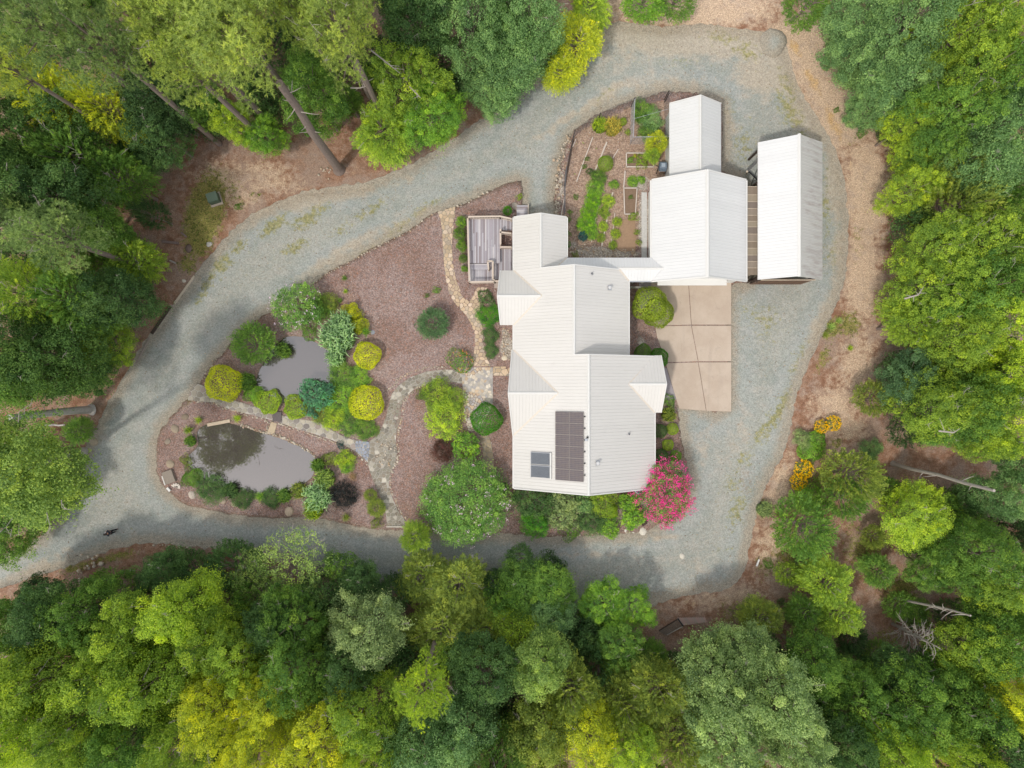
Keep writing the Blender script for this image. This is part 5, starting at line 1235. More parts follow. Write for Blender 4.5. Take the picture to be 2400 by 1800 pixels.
# ---------------------------------------------------------------- garden plants: (name, kind, px, py, radius, height, colour, label, category)
GP = [
('flowering_shrub','hibiscus',690,718,56,2.8,'flower','round green shrub dotted with pale pink flowers at the drive edge left of the pond','shrub'),
('cedar_bush','cedar',590,808,58,3.0,'green','dense spiky green bush at the left end of the upper pond','shrub'),
('globe_shrub','ball',523,898,44,1.7,'gold','golden globe shrub at the left end of the stone causeway','shrub'),
('globe_shrub','ball',860,833,33,1.5,'gold','upper golden globe shrub right of the upper pond','shrub'),
('globe_shrub','ball',858,945,41,1.8,'gold','larger golden globe shrub beside the curved grey stone path','shrub'),
('golden_bush','mound',823,732,20,1.0,'gold','small golden bush above the silvery reeds','shrub'),
('golden_bush','mound',840,760,20,.9,'yellow','yellow bush just right of the silvery reeds','shrub'),
('silvery_reeds','reed',790,790,58,2.2,'bamboo','big clump of silvery green reeds between the upper pond and the golden globe','reeds'),
('silvery_reeds','reed',800,758,40,1.9,'bamboo','upper lobe of silvery reeds below the small golden bush','reeds'),
('silvery_reeds','reed',786,835,32,1.7,'bamboo','lower lobe of silvery reeds reaching over the upper pond','reeds'),
('grass_tuft','tuft',858,778,18,.8,'bright','spiky green tuft right of the silvery reeds, above the golden globe','grass'),
('pond_grass','reed',664,822,26,1.0,'green','dark grassy clump hanging over the upper pond beside the spiky bush','grass'),
('green_bush','bush',745,722,30,1.2,'green','green bush between the pink dotted shrub and the golden bush','shrub'),
('green_bush','bush',770,712,24,.9,'olive','olive bush on the bank above the upper pond','shrub'),
('low_bush','low',724,778,22,.5,'green','low green plant at the top corner of the upper pond','plant'),
('laurel_bush','bigleaf',738,930,40,1.9,'blueleaf','blue green broad leaved bush at the lower corner of the upper pond','shrub'),
('pond_grass','reed',578,895,30,1.0,'green','grassy clump between the golden globe and the upper pond','grass'),
('low_bush','mound',594,922,20,.6,'bright','bright low plant on the causeway bank below the upper pond','plant'),
('low_bush','mound',630,942,28,.7,'lime','lime low plant on the causeway bank, second from the left','plant'),
('low_bush','mound',692,957,26,.6,'lime','lime low plant on the causeway bank right of the dark bridge slab','plant'),
('low_bush','bush',808,880,34,.7,'green','green bush below the silvery reeds','plant'),
('low_bush','bush',845,890,26,.6,'bright','bright green bush between the two golden globes','plant'),
('low_bush','bush',800,930,36,.7,'bright','bright green bush left of the larger golden globe','plant'),
('low_bush','bush',778,985,26,.8,'lime','lime bush touching the causeway below the blue green bush','plant'),
('low_bush','bush',820,990,32,.6,'green','green bush below the larger golden globe','plant'),
('low_bush','bush',862,1006,26,.5,'green','green bush at the fork of the causeway and the curved path','plant'),
('low_bush','bush',755,970,24,.5,'olive','olive bush beside the causeway','plant'),
('spruce_bush','cedar',1013,755,43,2.2,'spruce','round blue green spruce bush alone in the brown mulch','shrub'),
('small_tuft','tuft',808,652,11,.5,'green','small green tuft in the mulch near the drive edge','plant'),
('small_tuft','tuft',810,683,10,.4,'lime','small lime tuft below the green one near the drive edge','plant'),
('small_tuft','tuft',797,704,11,.5,'green','small green tuft above the golden bush','plant'),
('small_tuft','low',1023,681,9,.4,'bright','small bright plant above the spruce bush','plant'),
('small_tuft','low',1001,693,6,.3,'green','tiny green plant above left of the spruce bush','plant'),
('orange_bush','speckled',1078,846,28,1.3,'green','green bush dotted with orange flowers at the end of the tan path','shrub'),
('lime_bush','bush',1022,932,36,1.3,'yg','upper left part of the big yellow green bush beside the stone patio','shrub'),
('lime_bush','bush',1062,940,30,1.3,'yg','upper right part of the big yellow green bush beside the stone patio','shrub'),
('lime_bush','bush',1043,985,44,1.4,'lime','lower part of the big yellow green bush beside the stone patio','shrub'),
('green_bush','low',990,927,14,.8,'green','small green bush at the upper left of the big yellow green bush','shrub'),
('round_bush','ball',1140,983,38,1.6,'emerald','deep green round bush at the foot of the stone patio','shrub'),
('round_bush','bigleaf',1094,1046,31,1.4,'bright','bright green round bush left below the deep green one','shrub'),
('maroon_bush','bush',1036,1055,27,1.1,'maroon','dull maroon bush between the bright green bush and the pink dotted giant','shrub'),
('flowering_shrub','flowering',1085,1182,106,3.6,'flower','huge round green shrub dotted with pale pink flowers at the lower drive','shrub'),
('black_bush','bush',802,1162,31,1.2,'black','blackish purple bush right of the variegated grass','shrub'),
('variegated_grass','reed',742,1165,46,1.6,'bamboo','big variegated grass clump at the right end of the lower pond','grass'),
('variegated_grass','reed',762,1122,32,1.4,'pale','pale variegated grass clump above the big one','grass'),
('variegated_grass','reed',735,1195,32,1.1,'lime','low yellow green edge of the variegated grass by the drive','grass'),
('pond_grass','reed',744,1090,22,1.0,'green','dark spiky clump at the right tip of the lower pond','grass'),
('green_bush','bush',803,1078,22,.8,'lime','yellow green bush right of the lower pond tip','shrub'),
('green_bush','bush',812,1095,16,.6,'bright','bright green bush below the yellow green bush near the pond tip','shrub'),
('teal_bush','low',798,1044,10,.5,'teal','small teal plant at the causeway edge','plant'),
('low_bush','low',770,1075,18,.4,'olive','low olive plant on the bank at the tip of the lower pond','plant'),
('straw_tuft','tuft',826,1117,16,.4,'straw','straw coloured tuft with a green heart beside the lower path','grass'),
('juniper_bush','cedar',880,1192,25,1.3,'olive','olive juniper beside the foot of the grey stone path','shrub'),
('juniper_bush','cedar',868,1160,18,1.0,'olive','smaller olive juniper above the other by the grey stone path','shrub'),
('juniper_bush','low',882,1225,14,.6,'olive','lowest olive juniper touching the drive by the stone path','shrub'),
('green_tuft','tuft',812,1212,16,.6,'olive','olive tuft at the drive edge below the blackish bush','grass'),
('pond_grass','tuft',466,985,15,.6,'lime','lime grass tuft at the upper left corner of the lower pond','grass'),
('pond_grass','tuft',557,980,16,.6,'lime','lime grass tuft at the upper bank of the lower pond','grass'),
('pond_grass','tuft',442,1008,18,.6,'yg','yellow green grass at the left bank of the lower pond','grass'),
('pond_grass','reed',446,1034,18,.6,'green','dark grass hanging over the left bank of the lower pond','grass'),
('low_bush','low',436,1080,14,.4,'olive','olive plant on the left bank of the lower pond','plant'),
('low_bush','mound',450,1118,22,.5,'green','green plant at the lower left corner of the lower pond','plant'),
('dark_shrub','bush',492,1148,34,.9,'dark','dark green low bush at the lower bank of the lower pond, left end','shrub'),
('pond_grass','reed',540,1150,26,.8,'dark','dark spiky grass at the lower bank of the lower pond','grass'),
('dark_shrub','bush',572,1168,24,.8,'dark','dark green tongue of bush reaching towards the drive','shrub'),
('pond_grass','tuft',610,1163,20,.6,'bright','bright grass on the lower bank of the lower pond','grass'),
('dark_shrub','bush',636,1172,22,.7,'dark','second dark green tongue of bush under the lower pond','shrub'),
('pond_grass','reed',665,1162,24,.6,'green','green grass at the lower bank beside the variegated grass','grass'),
('pond_grass','reed',700,1150,26,.7,'olive','olive grass at the lower right bank of the lower pond','grass'),
('hedge_plant','bush',1082,520,13,1.0,'bright','top end of the narrow hedge along the deck','hedge'),
('hedge_plant','bush',1078,548,15,1.0,'green','second bush of the narrow hedge along the deck','hedge'),
('hedge_plant','bush',1083,578,13,1.0,'bright','third bush of the narrow hedge along the deck','hedge'),
('hedge_plant','bush',1086,605,10,.9,'green','fourth bush of the narrow hedge along the deck','hedge'),
('hedge_plant','bush',1090,630,8,.8,'bright','bottom end of the narrow hedge along the deck','hedge'),
('conical_shrub','cedar',1190,493,13,1.6,'emerald','small deep green conical shrub above the deck corner','shrub'),
('porch_plant','low',1140,700,22,.4,'dark','low dark plant between the tan path and the upper west gable','plant'),
('porch_plant','bush',1152,738,27,.5,'emerald','deep green mat beside the tan path under the upper west gable','plant'),
('porch_plant','bush',1148,782,20,.4,'dark','dark green mat along the tan path, middle one','plant'),
('porch_plant','bush',1150,818,17,.3,'dark','dark green mat along the tan path, lowest one','plant'),
('ball_tree','ball',1524,712,42,3.6,(.36,.46,.05),'big yellow green round tree on the concrete pad edge','tree'),
('ball_tree','ball',1545,732,36,3.2,(.32,.42,.045),'right lobe of the big yellow green round tree','tree'),
('green_bush','ball',1508,825,20,1.2,'green','green round bush left of the concrete pad, left one','shrub'),
('green_bush','ball',1545,838,23,1.3,'emerald','green round bush left of the concrete pad, right one','shrub'),
('ornamental_grass','reed',1567,972,24,1.0,'olive','olive grass clump below the curved corner of the concrete pad','grass'),
('low_bush','low',1568,942,18,.5,'green','green plant between the olive grass and the east gable','plant'),
('small_globe','ball',1577,1006,14,.7,'lime','upper lime globe beside the drive right of the house','shrub'),
('small_globe','ball',1566,1043,14,.7,'lime','middle lime globe beside the drive right of the house','shrub'),
('small_globe','ball',1584,1069,14,.7,'bright','lower lime globe beside the drive above the magenta tree','shrub'),
('green_bush','ball',1548,1010,17,.8,'dark','dark bush against the right house wall, upper one','shrub'),
('green_bush','ball',1550,1071,18,.8,'dark','dark bush against the right house wall, lower one','shrub'),
('crape_myrtle','myrtle',1563,1163,72,4.8,'flower','magenta flowering crape myrtle at the lower right corner of the house','tree'),
('dark_bush','bush',1252,1178,48,2.0,'dark','dark bush under the lower left eave of the house','shrub'),
('dark_bush','bush',1256,1228,34,1.8,'emerald','deep green bush at the drive below the dark one','shrub'),
('hydrangea_bush','bigleaf',1330,1172,36,1.8,'grey','grey green bush below the house, upper one','shrub'),
('hydrangea_bush','bigleaf',1324,1212,34,1.6,'grey','grey green bush below the house, lower one','shrub'),
('hydrangea_bush','bigleaf',1365,1180,26,1.6,'bluegreen','grey green bush below the ridge end of the house','shrub'),
('holly_bush','bush',1412,1176,34,1.8,'yg','yellow green glossy bush below the house right of the ridge end','shrub'),
('dark_bush','bush',1385,1222,34,1.3,'dark','dark bush at the drive below the glossy bush','shrub'),
('topiary_ball','ball',1439,1191,9,1.9,'lime','upper lime ball of the two tier topiary','shrub'),
('topiary_ball','ball',1436,1203,12,1.2,'lime','lower lime ball of the two tier topiary','shrub'),
('bright_bush','bigleaf',1475,1180,24,1.3,'bright','bright green bush right of the topiary','shrub'),
('bright_bush','bigleaf',1482,1212,28,1.2,'bright','bright green bush at the lower right of the topiary','shrub'),
('bright_bush','bigleaf',1428,1235,26,1.0,'bright','bright green bush at the drive below the topiary','shrub'),
('green_bush','low',1340,1246,24,.7,'green','green low bush at the drive below the grey green bushes','shrub'),
('small_bush','bigleaf',1210,1164,12,.8,'bluegreen','small pale green bush at the lower left corner of the house','shrub'),
('small_bush','ball',1180,1145,14,.7,'dark','small dark ball bush left of the lower left corner of the house','shrub'),
# kitchen garden
('ornamental_grass','reed',1406,292,26,1.1,'lime','greener grass clump by the garden fence','grass'),
('ornamental_grass','reed',1436,296,30,1.2,(.55,.50,.09),'yellowing grass clump in the garden','grass'),
('small_bush','ball',1460,285,9,.8,'lime','small lime bush beside the yellowing grass clump','shrub'),
('small_bush','low',1471,311,7,.6,'lime','tiny lime bush outside the wire enclosure','shrub'),
('round_bush','ball',1419,382,18,1.2,'yg','round yellow green bush standing among the garden timbers','shrub'),
('garden_tree','cypress',1543,332,28,3.0,'yellow','feathery yellow green small tree beside the shed, upper half','tree'),
('garden_tree','cypress',1532,362,20,2.6,'yg','feathery yellow green small tree beside the shed, lower half','tree'),
('flower_bed_plant','bush',1512,258,24,.9,'green','green plant with white flowers at the top of the wire enclosure','plant'),
('flower_bed_plant','bush',1530,285,28,.9,'bluegreen','green plant with white flowers in the middle of the wire enclosure','plant'),
('flower_bed_plant','bush',1504,275,18,.7,'green','green plant at the left side of the wire enclosure','plant'),
('flower_bed_plant','bush',1520,310,24,.8,'green','green plant at the bottom of the wire enclosure','plant'),
('vegetable_plant','low',1478,375,9,.4,'bright','bright plant at the left end of the framed bed','plant'),
('vegetable_plant','low',1505,378,16,.5,'yg','yellow green plant in the framed bed','plant'),
('vegetable_plant','low',1488,366,5,.3,'gold','tiny yellow plant in the framed bed','plant'),
('vegetable_plant','bush',1484,425,13,.3,'bright','green mat left of the barrel','plant'),
('vegetable_plant','bush',1502,420,9,.3,'bright','small green mat right of the larger one','plant'),
('vegetable_plant','low',1376,372,6,.4,'green','small plant at the second timber','plant'),
('vegetable_plant','low',1370,391,6,.4,'green','small plant lower on the second timber','plant'),
('vegetable_plant','low',1384,403,10,.5,'dark','dark plant between the second and third timber','plant'),
('vegetable_plant','bush',1402,415,18,.7,'green','green plant just below the round bush','plant'),
('vegetable_plant','bush',1396,440,20,.7,'bright','bright plant at the head of the vegetable rows','plant'),
('vegetable_plant','bush',1437,432,11,.6,'bright','bright plant right of the head of the vegetable rows','plant'),
('vegetable_plant','bush',1392,470,20,.6,(.22,.46,.03),'first bright green plant of the long vegetable row','plant'),
('vegetable_plant','bush',1383,498,21,.6,(.22,.46,.03),'second bright green plant of the long vegetable row','plant'),
('vegetable_plant','bush',1376,525,22,.6,(.22,.46,.03),'third bright green plant of the long vegetable row','plant'),
('vegetable_plant','bush',1385,545,16,.6,'bright','last bright plant of the long vegetable row','plant'),
('vegetable_plant','bigleaf',1366,553,11,.6,'teal','dark blue green plant at the end of the long vegetable row','plant'),
('vegetable_plant','bush',1427,470,15,.6,'lime','first lime plant of the middle vegetable row','plant'),
('vegetable_plant','bush',1418,500,14,.6,'yg','second plant of the middle vegetable row','plant'),
('vegetable_plant','bush',1413,530,12,.6,'lime','third lime plant of the middle vegetable row','plant'),
('vegetable_plant','bush',1408,556,11,.5,'yg','last plant of the middle vegetable row','plant'),
('vegetable_plant','bush',1446,520,11,.6,'lime','first plant of the right vegetable row','plant'),
('vegetable_plant','bush',1442,548,12,.6,'lime','second plant of the right vegetable row','plant'),
('vegetable_plant','bush',1437,575,10,.5,'yg','last plant of the right vegetable row','plant'),
('vegetable_plant','low',1349,462,7,.3,'green','small plant by the left garden timber','plant'),
('vegetable_plant','low',1336,497,6,.3,'bright','tiny bright plant by the left garden timber','plant'),
('vegetable_plant','low',1333,515,7,.4,'green','small plant next to the upper right house roof','plant'),
('vegetable_plant','low',1478,462,6,.3,'green','tiny plant in the small framed bed','plant'),
('vegetable_plant','low',1484,507,12,.4,'yg','yellow green plant at the foot of the small framed bed','plant'),
('vegetable_plant','low',1493,545,7,.5,'yg','upper plant right of the dug soil square','plant'),
('vegetable_plant','low',1497,568,7,.5,'lime','lower plant right of the dug soil square','plant'),
('vegetable_plant','low',1330,548,9,.5,'green','dark plant against the right edge of the upper house roof','plant'),
('vegetable_plant','low',1330,575,9,.5,'emerald','plant against the roof corner beside the rubble','plant'),
('small_bush','low',1348,598,8,.4,'olive','olive tuft in the rubble by the breezeway','plant'),
# right bank
('daisy_clump','daisy',1925,1000,16,.8,'green','left clump of yellow daisies on the right bank','flowers'),
('daisy_clump','daisy',1953,992,18,.8,'green','right clump of yellow daisies on the right bank','flowers'),
('daisy_clump','daisy',1884,1100,22,.8,'green','upper half of the lower yellow daisy clump','flowers'),
('daisy_clump','daisy',1872,1130,20,.8,'green','lower half of the lower yellow daisy clump','flowers'),
('green_bush','mound',1912,1030,22,.7,'bright','bright green bush left of and below the yellow daisies','shrub'),
('green_bush','mound',1900,1060,26,.7,'bright','bright green bush above the lower daisy clump','shrub'),
('grey_bush','bush',1881,1028,24,.9,'grey','grey green bush left of the upper daisies at the drive edge','shrub'),
('green_bush','mound',1895,1165,32,.9,'bright','bright green bush below the lower daisies','shrub'),
('green_bush','low',1926,1115,16,.6,'olive','olive bush right of the lower daisies','shrub'),
('lavender_bush','reed',1793,1194,28,.8,'grey','grey green grassy bush at the right edge of the drive','shrub'),
('grey_bush','bush',2048,1050,24,1.0,'bluegreen','blue green bush left of the foot of the bare trunk','shrub'),
('grey_bush','bush',2040,1076,18,.9,'bluegreen','smaller blue green bush above the large olive cedar','shrub'),
('grass_tuft','tuft',1948,765,18,.5,'pale','pale green tuft at the right edge of the drive','grass'),
('grass_tuft','tuft',1965,752,14,.5,'pale','second pale green tuft above the first','grass'),
('grass_tuft','tuft',1992,816,12,.4,'lime','bright green tuft alone on the right litter bank','grass'),
('grass_tuft','tuft',1935,785,14,.5,'olive','olive tuft at the right edge of the drive','grass'),
('small_bush','low',2018,312,12,.5,'green','small green bush on the dry bank right of the barn','shrub'),
('small_bush','low',1937,160,8,.4,'olive','olive tuft on the dry bank at the upper right','shrub'),
('small_bush','low',2000,205,9,.4,'dark','dark tuft at the wood edge at the upper right','shrub'),
('small_bush','low',1960,258,7,.4,'green','tiny tuft on the dry bank level with the shed','shrub'),
('small_bush','low',2080,855,18,.7,'dark','dark bush on the litter bank left of the blue green young tree','shrub'),
('small_bush','low',1830,1410,10,.5,'dark','dark tuft below the end of the drive','shrub'),
('small_bush','low',1800,1322,12,.6,'green','green tuft beside the white marker post','shrub'),
('small_bush','low',558,484,9,.4,'green','green tuft right of the green utility box','shrub'),
('small_bush','low',1885,1310,26,.6,'bluegreen','blue green bush below the broad green cedar','shrub'),
('small_bush','low',1218,462,8,.4,'lime','lime tuft at the tip of the mulch above the house','plant'),
]
for nm, k, px, py, r, h, c, lab, cat in GP:
    e = put(nm, k, px, py, r, h, c, lab, cat, base=.12 if 372 < px < 1610 and 225 < py < 1250 else 0.02)
wf = flower_mesh('flowers', 1.0, .5, .5, 40, .07, 77, 4, .0, .04)
for px, py, r in ((1512,258,22),(1530,285,28)):
    p = W(px, py, .5)
# white blooms in the enclosure are parts of their plants
for o in list(bpy.data.objects):
    if o.name.startswith('flower_bed_plant') and 'white flowers' in o.get('label', ''):
        f_ = link('flowers', wf, M['petal'], o, (.75,.73,.68)); f_.scale = (1.9,1.9,1.6); f_['kind'] = 'stuff'

# ---------------------------------------------------------------- paving
def pave(parent, poly, z, size, gap, th, cols, seed, jit=.32, name='flagstone', minarea=.15, ztop=.015):
    rng = np.random.default_rng(seed); a = np.array(poly); lo = a.min(0)-size; hi = a.max(0)+size
    gx = np.arange(lo[0], hi[0], size); gy = np.arange(lo[1], hi[1], size*.9)
    S_ = np.array([(x+(j % 2)*size*.5, y) for j, y in enumerate(gy) for x in gx])+rng.uniform(-jit, jit, (len(gx)*len(gy), 2))*size; n = 0
    ok = inside(S_, poly) | (dist_edge(S_, poly) < size*.6); S_ = S_[ok]; par = parent
    for i, s in enumerate(S_):
        q = list(poly) if area(poly) > 0 else list(poly)[::-1]; d = np.hypot(*(S_-s).T)
        cell = [(s[0]-size*2, s[1]-size*2), (s[0]+size*2, s[1]-size*2), (s[0]+size*2, s[1]+size*2), (s[0]-size*2, s[1]+size*2)]
        for j in np.argsort(d)[1:12]:
            nv = S_[j]-s; L = np.hypot(*nv); nv = nv/L; c = nv@s+L/2-gap/2; cell = clip_half(cell, nv[0], nv[1], c)
            if len(cell) < 3: break
        if len(cell) < 3: continue
        m = len(cell); q2 = q
        if area(cell) < 0: cell = cell[::-1]
        for k in range(m):
            p0, p1 = cell[k], cell[(k+1) % m]; ex, ey = p1[0]-p0[0], p1[1]-p0[1]; q2 = clip_half(q2, ey, -ex, ey*p0[0]-ex*p0[1])
            if len(q2) < 3: break
        if len(q2) < 3 or abs(area(q2)) < minarea*size*size: continue
        # chip the corners so that stones are not perfect polygons
        r = []
        for k in range(len(q2)):
            p0 = np.array(q2[k-1]); p1 = np.array(q2[k]); p2 = np.array(q2[(k+1) % len(q2)]); f = .16
            if np.linalg.norm(p1-p0) < .02: continue
            r += [tuple(p1+(p0-p1)*f), tuple(p1+(p2-p1)*f)]
        if len(r) < 3: continue
        mb = MB(); dz = rng.uniform(0, ztop); mb.prism([(x-par.location.x, y-par.location.y) for x, y in r], z-.03, z+th+dz)
        c = np.array(cols[rng.integers(len(cols))])*rng.uniform(.85, 1.15); mb.build(name, M['stone'], par, tuple(np.clip(c, 0, .85))); n += 1
    return n
def base_sheet(name, poly, z, mat, th=.05, kind='structure'):
    mb = MB(); mb.prism(poly, z-th, z); o = mb.build(name, mat); 
    o['kind'] = kind; return o
TAN = [(.48,.37,.25),(.55,.42,.29),(.56,.43,.31),(.46,.36,.25),(.60,.48,.36),(.43,.35,.27),(.52,.39,.26)]
M['path_mortar'] = m_plain('path_mortar', (.40,.375,.33), .95, .1, nscale=3, namt=.45, bump=.4)
GRY = [(.46,.42,.35),(.22,.185,.145),(.27,.235,.18),(.24,.21,.165),(.25,.23,.18),(.29,.26,.21),(.22,.20,.165),(.33,.30,.25),(.27,.23,.18),(.48,.44,.37),(.30,.27,.22),(.27,.25,.2),(.24,.22,.18)]
MOS = [(.58,.50,.40),(.50,.45,.38),(.42,.39,.36),(.62,.56,.47),(.52,.40,.28),(.38,.36,.35)]
P1 = [(1025,497),(1032,512),(1036,540),(1038,580),(1041,620),(1046,660),(1055,695),(1072,718),(1092,738),(1106,762),(1113,790),(1112,820),(1105,858),(1150,858),(1140,838),(1133,805),(1131,770),(1127,745),(1131,710),(1142,674),(1114,673),(1112,690),(1100,708),(1084,692),(1070,660),(1062,620),(1059,580),(1061,545),(1066,510),(1067,484)]
z0 = .125
b = base_sheet('tan_path', px_poly(P1, .15), .135, M['mortar'])
n1 = pave(b, px_poly(P1, .15), .14, .40, .04, .03, TAN, 2)
P1b = [(1156,859),(1198,859),(1198,881),(1156,880)]
b = base_sheet('tan_path', px_poly(P1b, .15), .135, M['mortar']); pave(b, px_poly(P1b, .15), .14, .55, .05, .03, TAN, 3)
PT = [(1075,861),(1155,861),(1155,950),(1136,985),(1120,1010),(1098,1010),(1088,975),(1085,930),(1084,902)]
b = base_sheet('stone_patio', px_poly(PT, .15), .135, M['pale_mortar']); n2 = pave(b, px_poly(PT, .15), .14, .30, .035, .02, MOS, 4, .45)
P1c = [(1122,1012),(1142,1012),(1152,1040),(1157,1075),(1158,1125),(1136,1125),(1134,1080),(1130,1045)]
b = base_sheet('garden_path', px_poly(P1c, .15), .135, M['mortar']); pave(b, px_poly(P1c, .15), .14, .52, .06, .03, [(.30,.24,.16),(.34,.27,.18),(.26,.21,.15)], 5)
P2o = [(1080,868),(1040,866),(1000,871),(962,884),(934,904),(918,925),(911,950),(905,975),(896,1000),(886,1020),(866,1034)]
P2i = [(862,1086),(868,1108),(878,1135),(892,1165),(902,1192),(906,1215),(906,1236),(958,1238),(952,1222),(934,1198),(920,1168),(911,1140),(914,1110),(926,1088),(932,1060),(927,1038),(930,1010),(938,980),(941,952),(950,930),(972,911),(1005,898),(1040,893),(1084,899)]
P2 = P2o+P2i
b = base_sheet('grey_stone_path', px_poly(P2, .15), .145, M['path_mortar']); n3 = pave(b, px_poly(P2, .15), .14, .36, .045, .03, GRY, 6, .45)
P3 = [(458,898),(470,902),(505,918),(545,937),(590,951),(638,964),(662,974),(700,982),(742,988),(765,1001),(795,1018),(825,1030),(866,1036),(862,1084),(834,1059),(806,1042),(780,1032),(742,1019),(700,1006),(660,992),(634,984),(575,969),(540,960),(498,943),(440,938),(446,915)]
b = base_sheet('stone_causeway', px_poly(P3, .2), .17, M['pale_mortar']); n4 = pave(b, px_poly(P3, .2), .175, .55, .07, .03, [(.28,.25,.205),(.33,.295,.24),(.30,.25,.22),(.39,.35,.285),(.25,.22,.20),(.45,.40,.32)], 7, .22)
print('stones', n1, n2, n3, n4)
# bluestone treads where the causeway meets the curved path, the dark bridge slab and the spillway
bp = W(848, 1050, 0); sp = empty('bluestone_steps', (bp.x, bp.y, 0), 'patch of pale blue stones where the causeway meets the curved path', 'steps')
pave(sp, px_poly([(832,1031),(850,1033),(867,1036),(863,1083),(848,1068),(834,1057)], .2), .19, .34, .05, .03, [(.27,.29,.34),(.31,.33,.38),(.25,.27,.31)], 41, .3, 'tread')
bs = empty('bridge_slab', W(650, 976, .2), 'dark square stone slab bridging the causeway spillway', 'stone slab')
mb = MB(); mb.prism([(-.42,-.45),(.36,-.5),(.42,.42),(-.38,.46)], .02, .10); mb.build('slab', M['stone'], bs, (.13,.11,.11))
mb = MB(); q = px_poly([(636,990),(650,992),(643,1018),(626,1016)], .1); mb.prism(q, .0, .175); o = mb.build('spillway', m_plain('spillway_stone', (.46,.37,.26), .9, .15, nscale=4), None); o['kind'] = 'structure'

# small loose stones: edging rows, pond walls, rubble. One joined set per row: they are hand sized
def stone_shape(rng):
    pts = np.array([(math.cos(a)*math.cos(b), math.sin(a)*math.cos(b), math.sin(b)) for b in (-.5, .35) for a in np.linspace(0, 2*math.pi, 6, endpoint=False)]+[(0,0,.85)])
    return pts*rng.uniform(.75, 1.2, (13, 1))
def stone_row(name, label, cat, path, z, size, cols, seed, width=.1, dens=1.0, kindmat=None, spread_h=.0):
    rng = np.random.default_rng(seed); V = []; Fc = []; P = [np.array(W2(x, y, z)) for x, y in path]; n = 0
    for a, b in zip(P[:-1], P[1:]):
        L = np.linalg.norm(b-a); k = max(1, int(L/(size*1.35)*dens))
        for i in range(k):
            c = a+(b-a)*(i+rng.uniform(0,1))/k+rng.normal(0, width, 2); s = size*rng.uniform(.45, 1.25)*.5; q = stone_shape(rng)*np.array([s*rng.uniform(.8,1.3), s, s*.7]); an = rng.uniform(0,6.3)
            R2 = np.array([[math.cos(an),-math.sin(an),0],[math.sin(an),math.cos(an),0],[0,0,1]]); q = q@R2.T+np.array([c[0], c[1], z+s*.2+rng.uniform(0, spread_h)]); o_ = len(V)*13
            V.append(q); f = []
            for t in range(6): t2 = (t+1) % 6; f += [(t,t2,6+t2),(t,6+t2,6+t),(6+t,6+t2,12)]
            Fc.append(np.array(f)+13*n); n += 1
    me = np_mesh(name, np.vstack(V), np.vstack(Fc)); mats = kindmat or M['stones']; o = link(name, me, mats); tag(o, label, cat, kind='stuff'); return o
def m_stones():
    t = NT('small_stones'); cell = t.sep(t.voro(4.5)); c = t.mix(cell[0], (.30,.25,.19), (.62,.55,.45)); c = t.mix(t.math('MULTIPLY', t.step(cell[1], .6, .8), .6), c, (.45,.30,.18)); f = t.noise(12, 3, .7)
    return t.done(t.val(c, t.math('MULTIPLY_ADD', f, .5, .72)), .9, .2)
M['stones'] = m_stones()
stone_row('edging_stones', 'row of small pale stones edging the mulch along the upper drive', 'edging', [(1145,449),(1110,467),(1070,485)], .12, .22, 0, 1, .05)
stone_row('edging_stones', 'long row of small pale stones edging the mulch from the tan path to the pink dotted shrub', 'edging', [(1022,498),(1008,506),(958,541),(880,581),(820,613),(760,646),(740,662)], .12, .18, 0, 2, .05)
stone_row('edging_stones', 'row of small stones between the drive and the left end of the causeway', 'edging', [(520,828),(500,850),(476,884),(456,915)], .12, .20, 0, 3, .12)
stone_row('pond_wall', 'stacked small stones walling the upper bank of the lower pond', 'stone wall', [(558,992),(600,1007),(655,1022),(700,1042),(728,1060),(742,1074)], .10, .20, 0, 4, .07, 3.2, spread_h=.08)
stone_row('channel_stones', 'stones lining the spillway between the causeway and the lower pond', 'stone wall', [(632,990),(623,1014)], .12, .16, 0, 5, .05, 2.4, spread_h=.06)
stone_row('causeway_stones', 'small stones along the lower edge of the causeway', 'stone edging', [(442,940),(500,946),(575,972),(634,988),(662,996),(742,1022),(806,1045),(836,1062),(862,1088)], .12, .17, 0, 6, .06, 1.7, spread_h=.05)
stone_row('path_edging', 'pale stones along the outer edge of the curved grey path', 'stone edging', [(906,915),(920,905),(940,885),(965,872),(1000,862),(1045,860)], .12, .18, 0, 7, .07, 2.4)
stone_row('path_edging', 'pale stones along the inner edge of the curved grey path', 'stone edging', [(1030,898),(985,905),(958,925),(947,945),(944,975),(935,1010),(932,1035),(936,1060),(930,1085),(916,1110)], .12, .20, 0, 8, .06, 2.6)
stone_row('path_edging', 'stones along the lower right edge of the curved grey path', 'stone edging', [(916,1110),(914,1140),(922,1165),(936,1195),(954,1218),(962,1232)], .12, .17, 0, 9, .06, 2.2)
stone_row('garden_wall_stones', 'tan rubble stones banked along the left side of the garden fence', 'stone bank', [(1338,318),(1325,345),(1317,375),(1310,405),(1306,440),(1306,475),(1306,508)], .10, .26, 0, 10, .22, 5.0, spread_h=.15)
stone_row('rubble', 'rough pale rubble along the breezeway at the foot of the garden', 'rubble', [(1340,585),(1380,590),(1430,595),(1485,598)], .10, .19, 0, 11, .34, 13.0, spread_h=.05)
stone_row('rubble', 'tan rubble patch between the porch plants and the house wall', 'rubble', [(1185,775),(1188,800),(1184,835)], .10, .20, 0, 12, .30, 8.0, spread_h=.05)
stone_row('rubble_pile', 'pile of mossy rubble in the wood edge below the drive at the lower left', 'rubble', [(240,1310),(218,1320),(200,1332),(190,1350)], .05, .42, 0, 13, .35, 4.0, spread_h=.35)
